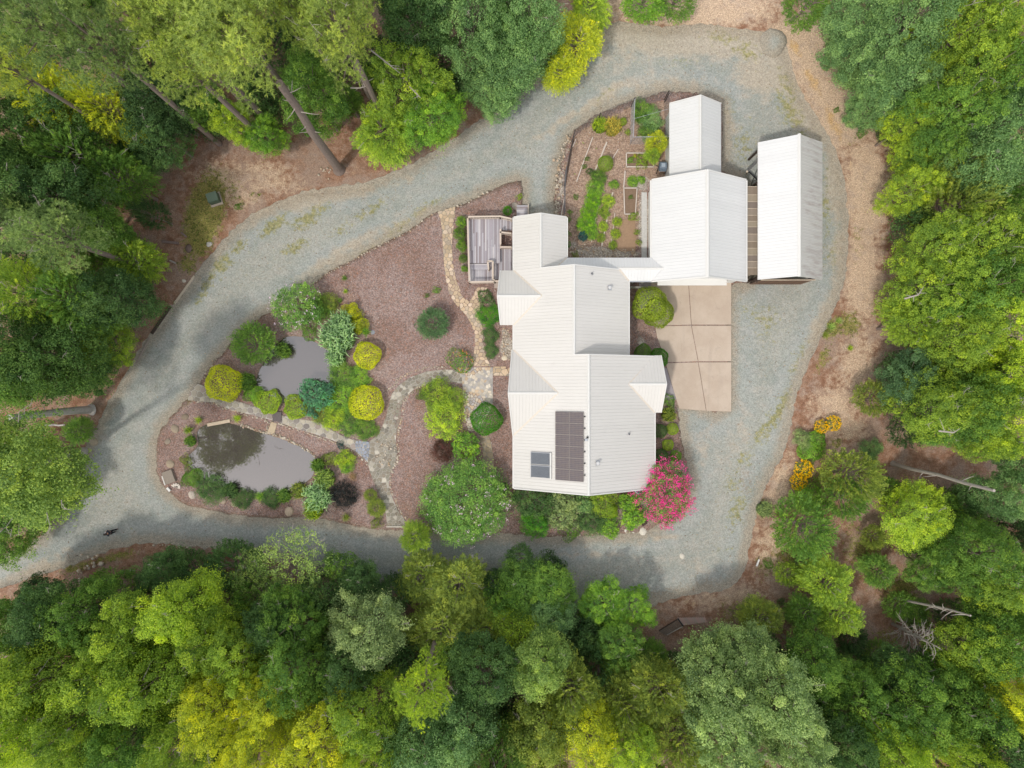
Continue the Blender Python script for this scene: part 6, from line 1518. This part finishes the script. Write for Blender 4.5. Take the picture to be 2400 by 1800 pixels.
stone_row('white_stones', 'scatter of white stones beside the foot of the long pine trunk', 'stones', [(752,398),(768,404),(778,410)], .02, .22, 0, 14, .28, 3.0)
stone_row('edging_stones', 'small stones along the drive edge below the lower left litter bank', 'edging', [(352,1274),(400,1280),(445,1284)], .05, .22, 0, 15, .08, 1.1)
stone_row('edging_stones', 'small stones along the drive below the house', 'edging', [(1210,1248),(1290,1256),(1400,1252),(1480,1246)], .10, .18, 0, 16, .12, .9)
stone_row('path_stones', 'white stones scattered over the widening of the curved grey path', 'stones', [(890,1040),(905,1060),(912,1085),(895,1075),(905,1030)], .16, .20, 0, 17, .5, 2.2)

def boulder(px, py, r, col, label, h=.5, seed=0, flat=1., base=.12):
    rng = np.random.default_rng(seed+50); import bmesh
    bm = bmesh.new(); bmesh.ops.create_icosphere(bm, subdivisions=2, radius=1.0); k = rng.normal(size=(4,3))*1.5; ph = rng.uniform(0,6,4)
    s = .85*r/F*(H-.3)
    for v in bm.verts:
        c = np.array(v.co); m = 1+.12*np.sum(np.sin(k@c+ph))/2; v.co = Vector((c[0]*s*m, c[1]*s*m*.85, max(-.1, c[2]*s*h*flat*m)))
    me = bpy.data.meshes.new('boulder'); bm.to_mesh(me); bm.free(); p = W(px, py, .3)
    o = link('boulder', me, M['stone'], None, col); o.location = (p.x, p.y, base); o.rotation_euler = (0,0,rng.uniform(0,6)); tag(o, label, 'boulder')
for a in ((432,977,12,(.24,.19,.14),'dark boulder below the left end of the causeway'),(408,1006,13,(.33,.27,.20),'tan boulder in the bed left of the lower pond'),(391,1035,9,(.28,.23,.18),'small boulder left of the lower pond under the tan one'),
    (397,1088,14,(.36,.29,.21),'big rounded boulder left of the lower pond'),(448,1160,12,(.52,.45,.38),'round pale stone at the lower left corner of the bed'),(485,1164,10,(.42,.34,.27),'boulder among the dark shrubs below the lower pond'),
    (520,1174,11,(.40,.32,.25),'boulder at the drive edge under the dark grass'),(549,1181,12,(.44,.35,.27),'tan boulder between the two dark green tongues'),(676,1199,14,(.46,.36,.27),'tan boulder at the drive edge left of the variegated grass'),
    (216,1036,13,(.36,.30,.22),'tan boulder at the left edge of the drive'),(1508,1246,12,(.62,.58,.50),'pale flat stone beside the log at the drive'),(1485,1246,7,(.66,.64,.60),'small white stone on the drive below the bright bushes'),
    (1467,1244,5,(.64,.61,.56),'tiny pale stone left of the small white stone'),(1503,805,8,(.55,.49,.42),'pale stone between the two green round bushes and the pad'),(1182,839,9,(.60,.52,.40),'pale flat stone near the lower west gable'),
    (1208,482,12,(.44,.38,.32),'round stone beside the small timber landing'),(487,571,9,(.42,.40,.36),'grey stone in the mossy lawn near the drive'),(428,657,6,(.55,.50,.42),'pale stone just above the timber edging'),(1315,1376,14,(.36,.38,.38),'grey flat stone at the lower edge of the drive'),
    (1600,1305,8,(.60,.56,.48),'pale flat stone alone in the drive')):
    boulder(*a, seed=int(a[0]), base=.0 if a[0] in (216,487,428,1315,1600,1485,1508) else .12)
mb = MB(); p = W(396, 1118, .3); mb.box(p.x, p.y, .28, .95, 1.2, .3, .35); o = mb.build('slab_boulder', M['stone'], None, (.27,.23,.19)); tag(o, 'big flat topped grey slab boulder left of the lower pond', 'boulder')
p = W(411, 1142, .3); fs = empty('shell_stones', (p.x, p.y, .14), 'fan of white rock shards below the flat topped slab', 'stones')
for i in range(6):
    a = -.2+i*.55; mb = MB(); mb.box(math.cos(a)*.28, math.sin(a)*.2, .08, .34, .13, .12, a); mb.build('shard', M['stone'], fs, (.68,.61,.53))
def stick(name, a, b, w, mat, label, cat, z=.1, h=None, col=None):
    p = W(*a, z); q = W(*b, z); o_ = (p+q)/2; mb = MB(); mb.bar(p-o_, q-o_, w, h or w); o = mb.build(name, mat, None, col); o.location = o_; tag(o, label, cat); return o
stick('white_stick', (380,1116), (387,1137), .09, M['trim'], 'thin white stick lying left of the flat topped slab', 'stick', .2)
stick('white_tube', (392,1143), (399,1151), .2, M['trim'], 'short white tube lying at the drive below the slab', 'tube', .2)
stick('marker_post', (1779,1311), (1773,1327), .13, M['trim'], 'white marker post at the lower right edge of the drive', 'post', .4)
stick('log', (1503,1229), (1514,1221), .42, M['dark_timber'], 'short dark red brown log at the drive below the magenta tree', 'log', .2)
# timber edging at the left of the drive
stick('edging_timber', (456,647), (409,712), .18, M['timber'], 'pale timber edging the drive at the left, upper piece', 'timber', .06, .16)
stick('edging_timber', (400,718), (356,782), .26, M['dark_timber'], 'dark timber edging the drive at the left, middle piece', 'timber', .06, .2)
stick('edging_timber', (350,792), (320,850), .10, m_plain('grey_timber', (.30,.25,.22), .9), 'thin grey timber edging the drive at the left, lower piece', 'timber', .05, .12)
stick('garden_curb', (906,1234), (945,1234), .12, M['stone'], 'short pale kerb stone at the foot of the grey stone path', 'kerb', .15, .2, (.50,.46,.40))
stick('pond_curb', (487,996), (540,986), .30, M['stone'], 'tan kerb stone along the upper left bank of the lower pond', 'kerb', .12, .25, (.50,.41,.30))
stick('fallen_log', (380,566), (418,570), .22, m_plain('old_log', (.22,.16,.14), .9, nscale=9, namt=.4), 'longest fallen log at the edge of the mossy lawn', 'log', .15)
stick('fallen_log', (425,545), (437,555), .16, bpy.data.materials['old_log'], 'short fallen log above the longest one', 'log', .15)
stick('fallen_log', (398,610), (412,617), .15, M['dead_wood'], 'short pale log below the longest one', 'log', .15)
boulder(440, 581, 12, (.17,.12,.10), 'dark old stump at the edge of the mossy lawn', seed=9, base=0)

# green utility box
ub = empty('utility_box', W(506, 468, 0), 'green metal utility box on a concrete plinth in the mossy lawn', 'utility box', rz=.30)
mb = MB(); mb.box(0,0,.06,1.15,1.2,.12); mb.build('plinth', M['concrete'], ub)
mb = MB(); mb.box(0,.0,.45,.95,.85,.7); mb.build('cabinet', M['obj_paint'], ub, (.085,.125,.085))
mb = MB(); mb.box(0,.06,.84,.98,.8,.08,0,(.12,'X')); mb.build('lid', M['obj_paint'], ub, (.12,.17,.12))

# barrel composter
bc = empty('barrel_composter', W(1548, 398, .12), 'dark blue grey barrel composter beside the shed wall', 'composter')
mb = MB(); pts = [(-.34,0,1.0),(-.30,0,1.0),(.30,0,1.0),(.34,0,1.0)]; mb.tube(pts, [.28,.42,.42,.28], 14); mb.build('drum', M['obj_paint'], bc, (.13,.17,.22))
mb = MB(); mb.box(-.02,.0,1.42,.34,.36,.04); mb.build('hatch', M['obj_paint'], bc, (.30,.36,.42))
for i in range(6):
    a = i*math.pi/3; mb = MB(); mb.bar((-.3, .43*math.cos(a), 1.0+.43*math.sin(a)), (.3, .43*math.cos(a), 1.0+.43*math.sin(a)), .04, .04); mb.build('rib', M['obj_paint'], bc, (.20,.25,.31))
for s in (-1, 1): mb = MB(); mb.bar((s*.4,-.4,0),(s*.4,0,1.0),.05,.05); mb.bar((s*.4,.4,0),(s*.4,0,1.0),.05,.05); mb.build('leg', M['dark_metal'], bc)
# round cooling unit beside the lower house corner
ac = empty('cooling_unit', W(1494, 1146, .12), 'round topped cooling unit half hidden by the lower right eave', 'air conditioner')
mb = MB(); mb.lathe([(.38,0),(.38,.75),(.36,.78)], 18); mb.build('casing', M['obj_paint'], ac, (.45,.47,.50))
mb = MB(); mb.lathe([(.30,.78),(.28,.81),(.10,.82)], 18); mb.build('grille', M['obj_paint'], ac, (.07,.09,.13))
mb = MB(); mb.lathe([(.09,.82),(.09,.84)], 12); mb.build('hub', M['obj_paint'], ac, (.5,.5,.52))
q = px_poly([(1449,1140),(1510,1140),(1510,1170),(1449,1170)], .1); mb = MB(); mb.prism(q, .12, .16); o = mb.build('unit_pad', m_plain('dark_soil', (.16,.11,.085), .95), None); o['kind'] = 'structure'
stick('low_wall', (1449,1172), (1508,1171), .14, M['dark_timber'], 'low dark timber wall below the cooling unit', 'wall', .3, .4)
# pot-like disc and pale saucer seen in the mulch
mb = MB(); mb.lathe([(.16,0),(.20,.05),(.20,.07)], 14); o = mb.build('valve_cover', M['obj_paint'], None, (.25,.26,.30)); o.location = W(874, 779, .13); tag(o, 'small round grey valve cover in the mulch right of the reeds', 'valve cover')

# ---------------------------------------------------------------- kitchen garden timbers, beds, fences
pale = m_plain('pale_board', (.54,.47,.41), .85, .2, nscale=6, namt=.15)
def garden_timber(pts, w, label):
    P = [W(x, y, .2) for x, y in pts]; o_ = P[0]; e = empty('garden_timber', o_, label, 'timber')
    for a, b in zip(P[:-1], P[1:]): mb = MB(); mb.bar(a-o_, b-o_, w, .14); mb.build('board', pale, e)
garden_timber([(1389,322),(1378,352),(1368,378),(1351,426)], .09, 'long thin board second from the left in the kitchen garden')
garden_timber([(1422,333),(1408,368),(1394,402)], .13, 'pale board leading to the round garden bush')
garden_timber([(1387,428),(1378,450),(1368,504)], .11, 'pale board left of the bright vegetable row')
garden_timber([(1436,451),(1428,480),(1422,518),(1410,577)], .13, 'pale board between the two main vegetable rows')
garden_timber([(1407,470),(1398,502),(1386,567)], .07, 'thin board inside the vegetable rows')
garden_timber([(1441,500),(1436,545),(1431,582)], .07, 'thin board left of the dug soil square')
garden_timber([(1323,462),(1315,507)], .09, 'short board beside the left garden fence')
garden_timber([(1449,350),(1436,371)], .08, 'short pale stick above right of the round garden bush')
garden_timber([(1350,326),(1342,345)], .07, 'short board at the left corner of the garden fence')
garden_timber([(1465,401),(1461.5,440)], .10, 'board running down from the framed bed')
def frame_bed(name, corners, label, w=.09, h=.25):
    P = [W(x, y, .3) for x, y in corners]; c = sum(P, Vector())/len(P); c.z = .12; e = empty(name, c, label, 'raised bed')
    for i in range(len(P)):
        if i == len(P)-1 and len(P) < 5 and False: continue
        a, b = P[i]-c, P[(i+1) % len(P)]-c; a.z = b.z = h/2; mb = MB(); mb.bar(a, b, w, h); mb.build('board', pale, e)
    q = [(p.x-c.x, p.y-c.y) for p in P]; mb = MB(); mb.prism(q, .01, h*.55); mb.build('soil', M['soil_obj'], e, (.21,.145,.10))
frame_bed('raised_bed', [(1468,359),(1532,359),(1532,391),(1468,391)], 'white framed raised bed beside the feathery garden tree')
frame_bed('raised_bed', [(1462,441),(1493,441),(1489,502),(1464,502)], 'narrow framed raised bed left of the garage strip')
mb = MB(); q = px_poly([(1453,515),(1488,513),(1491,560),(1489,588),(1455,590),(1440,578),(1450,545)], .15); mb.prism(q, .12, .2); o = mb.build('soil_square', M['soil_obj'], None, (.32,.215,.14)); tag(o, 'dug square of bare brown soil at the foot of the garden', 'soil bed')

wire = m_plain('wire', (.10,.10,.105), .5, .4, nscale=3, namt=.1)
def fence(name, pts, h, label, post=M['dark_metal'], pr=.045, cell=.35, wirew=.010, postidx=None, toprail=None, base=.12, wm=None):
    P = [W(x, y, base) for x, y in pts]; e = empty(name, P[0], label, 'fence'); o_ = P[0]
    for i, p in enumerate(P):
        if postidx is None or i in postidx:
            mb = MB(); mb.tube([p-o_, p-o_+Vector((0,0,h+.05))], pr, 8); mb.build('post', post, e)
    for a, b in zip(P[:-1], P[1:]):
        mb = MB(); L = (b-a).length; n = max(1, int(L/cell)); up = Vector((0,0,1))
        for i in range(n+1): c = a+(b-a)*i/n-o_; mb.bar(c, c+up*h, wirew)
        k = int(h/cell)
        for j in range(k+1): mb.bar(a-o_+up*(h*j/k), b-o_+up*(h*j/k), wirew*1.2)
        o = mb.build('wire_mesh', wm or wire, e); o['kind'] = 'stuff'
        if toprail: mb = MB(); mb.bar(a-o_+up*h, b-o_+up*h, .045, .045); mb.build('top_rail', toprail, e)
fence('garden_fence', [(1556.6,234),(1526,239),(1479,250.6),(1439,266.5),(1400.8,285),(1372.6,300),(1352,314),(1343,324),(1338,345),(1331,374),(1325,402),(1322,439),(1321,508)], 2.1, 'dark wire fence with leaning black posts around the kitchen garden', postidx=(0,2,4,7), cell=.30, wirew=.012)
stick('fence_foot_board', (1343,326), (1323,436), .16, M['dark_timber'], 'dark board along the foot of the left garden fence', 'board', .2, .2)  # dark board lying along the foot of the fence
fence('wire_enclosure', [(1479,254),(1477,300),(1475.6,339.6),(1510,339),(1556,338)], 2.1, 'light metal framed wire enclosure around the white flowers', post=M['galv'], pr=.035, cell=.25, wirew=.010, toprail=M['galv'], postidx=(0,1,2,3), wm=M['galv'])
fence('wire_enclosure', [(1557,240),(1558,290),(1558,338)], 2.1, 'dark wire side of the enclosure next to the shed', postidx=(0,2), cell=.25, wirew=.010)
garden_pole = stick('cross_wire', (1487,278), (1568,255), .02, M['galv'], 'thin wire strung across the top of the enclosure', 'wire', 2.2)
stick('wall_board', (1566,338), (1568,412), .22, M['dark_timber'], 'brown board lying along the left wall of the shed', 'board', .2, .1)

# little wooden footbridge in the lower wood
fb = empty('wooden_bridge', W(1595, 1457, 0), 'small bent wooden bridge with a slatted and a planked half in the lower wood', 'bridge')
def fbp(x, y, z): return W(x, y, z)-fb.location
a0, a1, b0, b1 = fbp(1588,1448,.7), fbp(1650,1447,.7), fbp(1602,1465,.7), fbp(1655,1458,.7)
for i in range(14):
    t = i/13; p = a0.lerp(a1, t); q = b0.lerp(b1, t); mb = MB(); mb.bar(p, q, .17, .05); mb.build('plank', M['plank'], fb, (.34+.06*((i*3) % 4)/3,.27,.23))
a0, a1, b0, b1 = fbp(1545,1478,.2), fbp(1587,1452,.65), fbp(1563,1488,.2), fbp(1600,1468,.65)
for i in range(11):
    t = i/10; p = a0.lerp(a1, t); q = b0.lerp(b1, t); mb = MB(); mb.bar(p, q, .09, .04); mb.build('slat', M['plank'], fb, (.20,.17,.14))
mb = MB(); mb.bar(b0, b1, .07, .1); mb.build('side_rail', M['dead_wood'], fb); mb = MB(); mb.bar(a0, a1, .07, .1); mb.build('side_rail', M['dark_timber'], fb)
mb = MB(); mb.bar(fbp(1588,1449,.7), fbp(1601,1467,.7), .12, .16); mb.build('beam', M['dark_metal'], fb)

# loose leaves and grit lying on litter, mulch and drive
def scatter(name, label, polys, n, size, z, cols, seed, mask=None, cat='leaves'):
    rng = np.random.default_rng(seed); P = []
    for poly in polys:
        a = np.array(poly); q = rng.uniform(a.min(0), a.max(0), (n*3, 2)); q = q[inside(q, poly)][:n]; P.append(q)
    P = np.vstack(P)
    if mask is not None: P = P[mask(P)]
    N = len(P); c = np.column_stack([P, np.full(N, z)+rng.uniform(.0, .04, N)]); nn = unit(np.array([0,0,1.])+rng.normal(0,.35,(N,3))); V, Fc, va = leaves(c, nn, size*rng.uniform(.5,1.4,N), size*.6, rng.uniform(0,1,N), rng)
    t = NT(name); v = t.attr('v'); col = t.mix(t.step(v, .3, .7), cols[0], cols[1]); col = t.mix(t.step(v, .85, .95), col, cols[2]); m = t.done(col, .9, .1)
    o = link(name, np_mesh(name, V, Fc, {'v': va}), m); tag(o, label, cat, kind='stuff')
bedw = wpoly(BED); p1w = wpoly(POND1); p2w = wpoly(POND2)
pavew = [px_poly(q, .15) for q in (P1, P1b, PT, P2, P3, P1c)]
def on_bed(P):
    m = ~inside(P, p1w) & ~inside(P, p2w)
    for q in pavew: m &= ~inside(P, q)
    return m & ~((P[:,0] > .15) & (P[:,1] < 15) & (P[:,1] > -9.3) & (P[:,0] < 12.7))
scatter('mulch_chips', 'loose reddish chips covering the planting bed', [bedw], 30000, .10, .135, [(.36,.19,.13),(.44,.33,.29),(.56,.50,.47)], 1, on_bed, 'mulch')
drw = wpoly(DRIVE); frame_px = [W2(-60,-60), W2(2460,-60), W2(2460,1860), W2(-60,1860)]
scatter('fallen_leaves', 'brown fallen leaves scattered over the litter banks and under the trees', [frame_px], 70000, .10, .012, [(.36,.22,.14),(.27,.15,.09),(.52,.40,.28)], 2, lambda P: ~inside(P, drw) & ~inside(P, bedw))
scatter('drive_leaves', 'few brown leaves and bits scattered over the gravel drive', [drw], 3500, .13, .03, [(.25,.17,.11),(.20,.14,.09),(.45,.33,.2)], 3, lambda P: ~inside(P, bedw))
# low weeds where the drive is green, and on the banks
def weeds(name, label, fn, n, seed, col, hgt=.10, size=.16, thr=.35):
    rng = np.random.default_rng(seed); a = np.array(frame_px); P = rng.uniform(a.min(0), a.max(0), (n*14, 2)); w = fn(P); P = P[w*rng.uniform(.3,1,len(w)) > thr][:n]; N = len(P)*5
    c = np.repeat(P, 5, 0)+rng.normal(0,.06,(N,2)); c = np.column_stack([c, rng.uniform(.02, hgt, N)]); V, Fc, va = leaves(c, unit(np.array([0,0,.8])+rng.normal(0,.6,(N,3))), size*rng.uniform(.5,1.2,N), size*.4, rng.uniform(0,1,N), rng)
    o = link(name, np_mesh(name, V, Fc, {'v': va}), M['leaf'], None, col); tag(o, label, 'weeds', kind='stuff')
weeds('drive_weeds', 'low yellow green weeds in patches on the gravel drive', lambda P: drive_mask(P)[0]*(inside(P, drw) & ~inside(P, bedw)), 2600, 4, (.24,.23,.05), .06, .11, .42)
weeds('bank_grass', 'thin green grass on the lawn and banks beside the drive', lambda P: ground_mask(P)[1]*(~inside(P, drw)), 7000, 5, (.20,.25,.06), .10, .15, .35)

garden_px = wpoly([(1342,330),(1375,302),(1402,286),(1440,268),(1480,254),(1556,236),(1565,245),(1565,415),(1530,425),(1500,440),(1480,510),(1450,510),(1435,595),(1340,590),(1330,500),(1330,405)], smooth=1)
weeds('garden_weeds', 'small green weeds and seedlings between the garden timbers', lambda P: inside(P, garden_px)*np.clip(.25+.6*np.sin(P[:,0]*2.1+1)*np.sin(P[:,1]*1.7), 0, 1), 420, 6, (.22,.36,.06), .22, .16, .3)
weeds('mulch_weeds', 'small green sprouts in the mulch around the ponds', lambda P: inside(P, bedw)*on_bed(P)*blobs(P, [(640,860,200,160,0,.5),(790,1000,120,140,0,.6),(450,1080,70,120,0,.5),(820,1160,90,60,0,.5),(1580,1040,30,80,0,.5),(1180,740,30,60,0,.4)]), 500, 7, (.20,.32,.06), .24, .16, .3)
# ---------------------------------------------------------------- the person on the drive
pp = W(272, 1243, 0); man = empty('person', (pp.x, pp.y, .02), 'person in dark clothes with bare forearms walking on the drive at the lower left', 'person', rz=R_(100))
def skin(name, verts, edges, radii, mat, col, root=0, sub=1, parent=None):
    me = bpy.data.meshes.new(name); me.from_pydata(verts, edges, []); o = link(name, me, mat, parent or man, col)
    md = o.modifiers.new('skin', 'SKIN'); 
    for i, r in enumerate(radii): me.skin_vertices[0].data[i].radius = (r, r) if not hasattr(r, '__len__') else r
    me.skin_vertices[0].data[root].use_root = True; md.use_smooth_shade = True
    s = o.modifiers.new('sub', 'SUBSURF'); s.levels = sub; s.render_levels = sub; return o
def ensure_skin(me):
    if not me.skin_vertices: me.skin_vertices.new() if hasattr(me.skin_vertices, 'new') else None
body_v = [(0,0,.95),(0,.0,1.15),(0,.01,1.38),(0,.02,1.50),(0,.03,1.58),(0,.06,1.66),(0,.05,1.74),
  (-.10,0,.90),(-.11,.12,.50),(-.11,-.02,.10),(-.11,.12,.05),(.10,0,.90),(.11,-.06,.50),(.11,-.28,.14),(.11,-.18,.05),
  (-.19,.01,1.40),(-.27,-.04,1.14),(-.22,.18,1.08),(-.14,.28,1.12),(.19,.01,1.40),(.28,-.02,1.14),(.22,.2,1.1),(.14,.30,1.13)]
body_e = [(0,1),(1,2),(2,3),(3,4),(4,5),(5,6),(0,7),(7,8),(8,9),(9,10),(0,11),(11,12),(12,13),(13,14),(2,15),(15,16),(16,17),(17,18),(2,19),(19,20),(20,21),(21,22)]
body_r = [(.13,.10),(.12,.09),(.14,.09),.055,.055,(.085,.10),(.07,.08),.085,.055,.038,.03,.085,.055,.038,.03,.055,.042,.032,.028,.055,.042,.032,.028]
def mk(name, v, e, r, mat, col):
    me = bpy.data.meshes.new(name); me.from_pydata(v, e, []); o = link(name, me, mat, man, col); o.modifiers.new('skin', 'SKIN')
    if not len(me.skin_vertices):
        import bmesh
        bm = bmesh.new(); bm.from_mesh(me); bm.verts.layers.skin.verify(); bm.to_mesh(me); bm.free()
    for i, x in enumerate(r): me.skin_vertices[0].data[i].radius = x if hasattr(x, '__len__') else (x, x)
    me.skin_vertices[0].data[0].use_root = True
    s = o.modifiers.new('sub', 'SUBSURF'); s.levels = 2; s.render_levels = 2; return o
mk('body', body_v, body_e, body_r, M['obj_paint'], (.50,.26,.18))
mk('shirt', [(0,0,.93),(0,0,1.15),(0,.01,1.38),(0,.02,1.47),(-.19,.01,1.41),(-.25,-.03,1.22),(.19,.01,1.41),(.26,-.01,1.22)], [(0,1),(1,2),(2,3),(2,4),(4,5),(2,6),(6,7)], [(.165,.125),(.155,.115),(.17,.115),.075,.078,.07,.078,.07], M['obj_paint'], (.035,.045,.065))
mk('trousers', [(0,0,.98),(-.10,0,.90),(-.11,.12,.50),(-.11,-.01,.12),(.10,0,.90),(.11,-.06,.50),(.11,-.26,.17)], [(0,1),(1,2),(2,3),(0,4),(4,5),(5,6)], [(.16,.12),.11,.08,.065,.11,.08,.065], M['obj_paint'], (.008,.008,.012))
for vs in ([(-.11,-.03,.06),(-.11,.06,.05),(-.11,.16,.04)], [(.11,-.28,.12),(.11,-.22,.06),(.11,-.12,.04)]): mk('shoe', vs, [(0,1),(1,2)], [.055,.055,.04], M['obj_paint'], (.02,.02,.02))
mk('hair', [(0,.03,1.70),(0,.045,1.77),(0,.0,1.66)], [(0,1),(0,2)], [(.10,.11),(.075,.09),.07], M['obj_paint'], (.03,.02,.015))
for s in (-1, 1):
    for k in range(4):
        x = s*(.135-.018*k); mk('finger', [(x,.29,1.12),(x-s*.01,.33,1.13),(x-s*.03,.345,1.115)], [(0,1),(1,2)], [.010,.009,.008], M['obj_paint'], (.50,.26,.18))
    mk('thumb', [(s*.13,.27,1.13),(s*.10,.30,1.15),(s*.085,.315,1.15)], [(0,1),(1,2)], [.011,.010,.009], M['obj_paint'], (.50,.26,.18))
for s in (-1, 1):
    mb = MB(); mb.lathe([(.001,-.012),(.012,0),(.001,.012)], 8, (s*.035,.135,1.68)); mb.build('eye', M['obj_paint'], man, (.05,.04,.03))
    mb = MB(); mb.lathe([(.005,-.03),(.02,0),(.005,.03)], 6, (s*.10,.05,1.67)); mb.build('ear', M['obj_paint'], man, (.50,.26,.18))
mb = MB(); mb.bar((0,.14,1.665),(0,.165,1.64),.022,.03); mb.build('nose', M['obj_paint'], man, (.50,.26,.18))
mb = MB(); mb.box(0,.14,1.605,.05,.01,.012); mb.build('mouth', M['obj_paint'], man, (.35,.12,.10))
ct = MB(); ct.box(0,0,0,.20,.12,.04); o = ct.build('phone', M['obj_paint'], None, (.55,.57,.62)); o.rotation_euler = (0,0,R_(100)); fwd = Vector((math.cos(R_(190)), math.sin(R_(190)), 0)); o.location = Vector((pp.x, pp.y, 1.17))+fwd*.33
tag(o, 'small pale handheld device held by the person on the drive', 'controller')
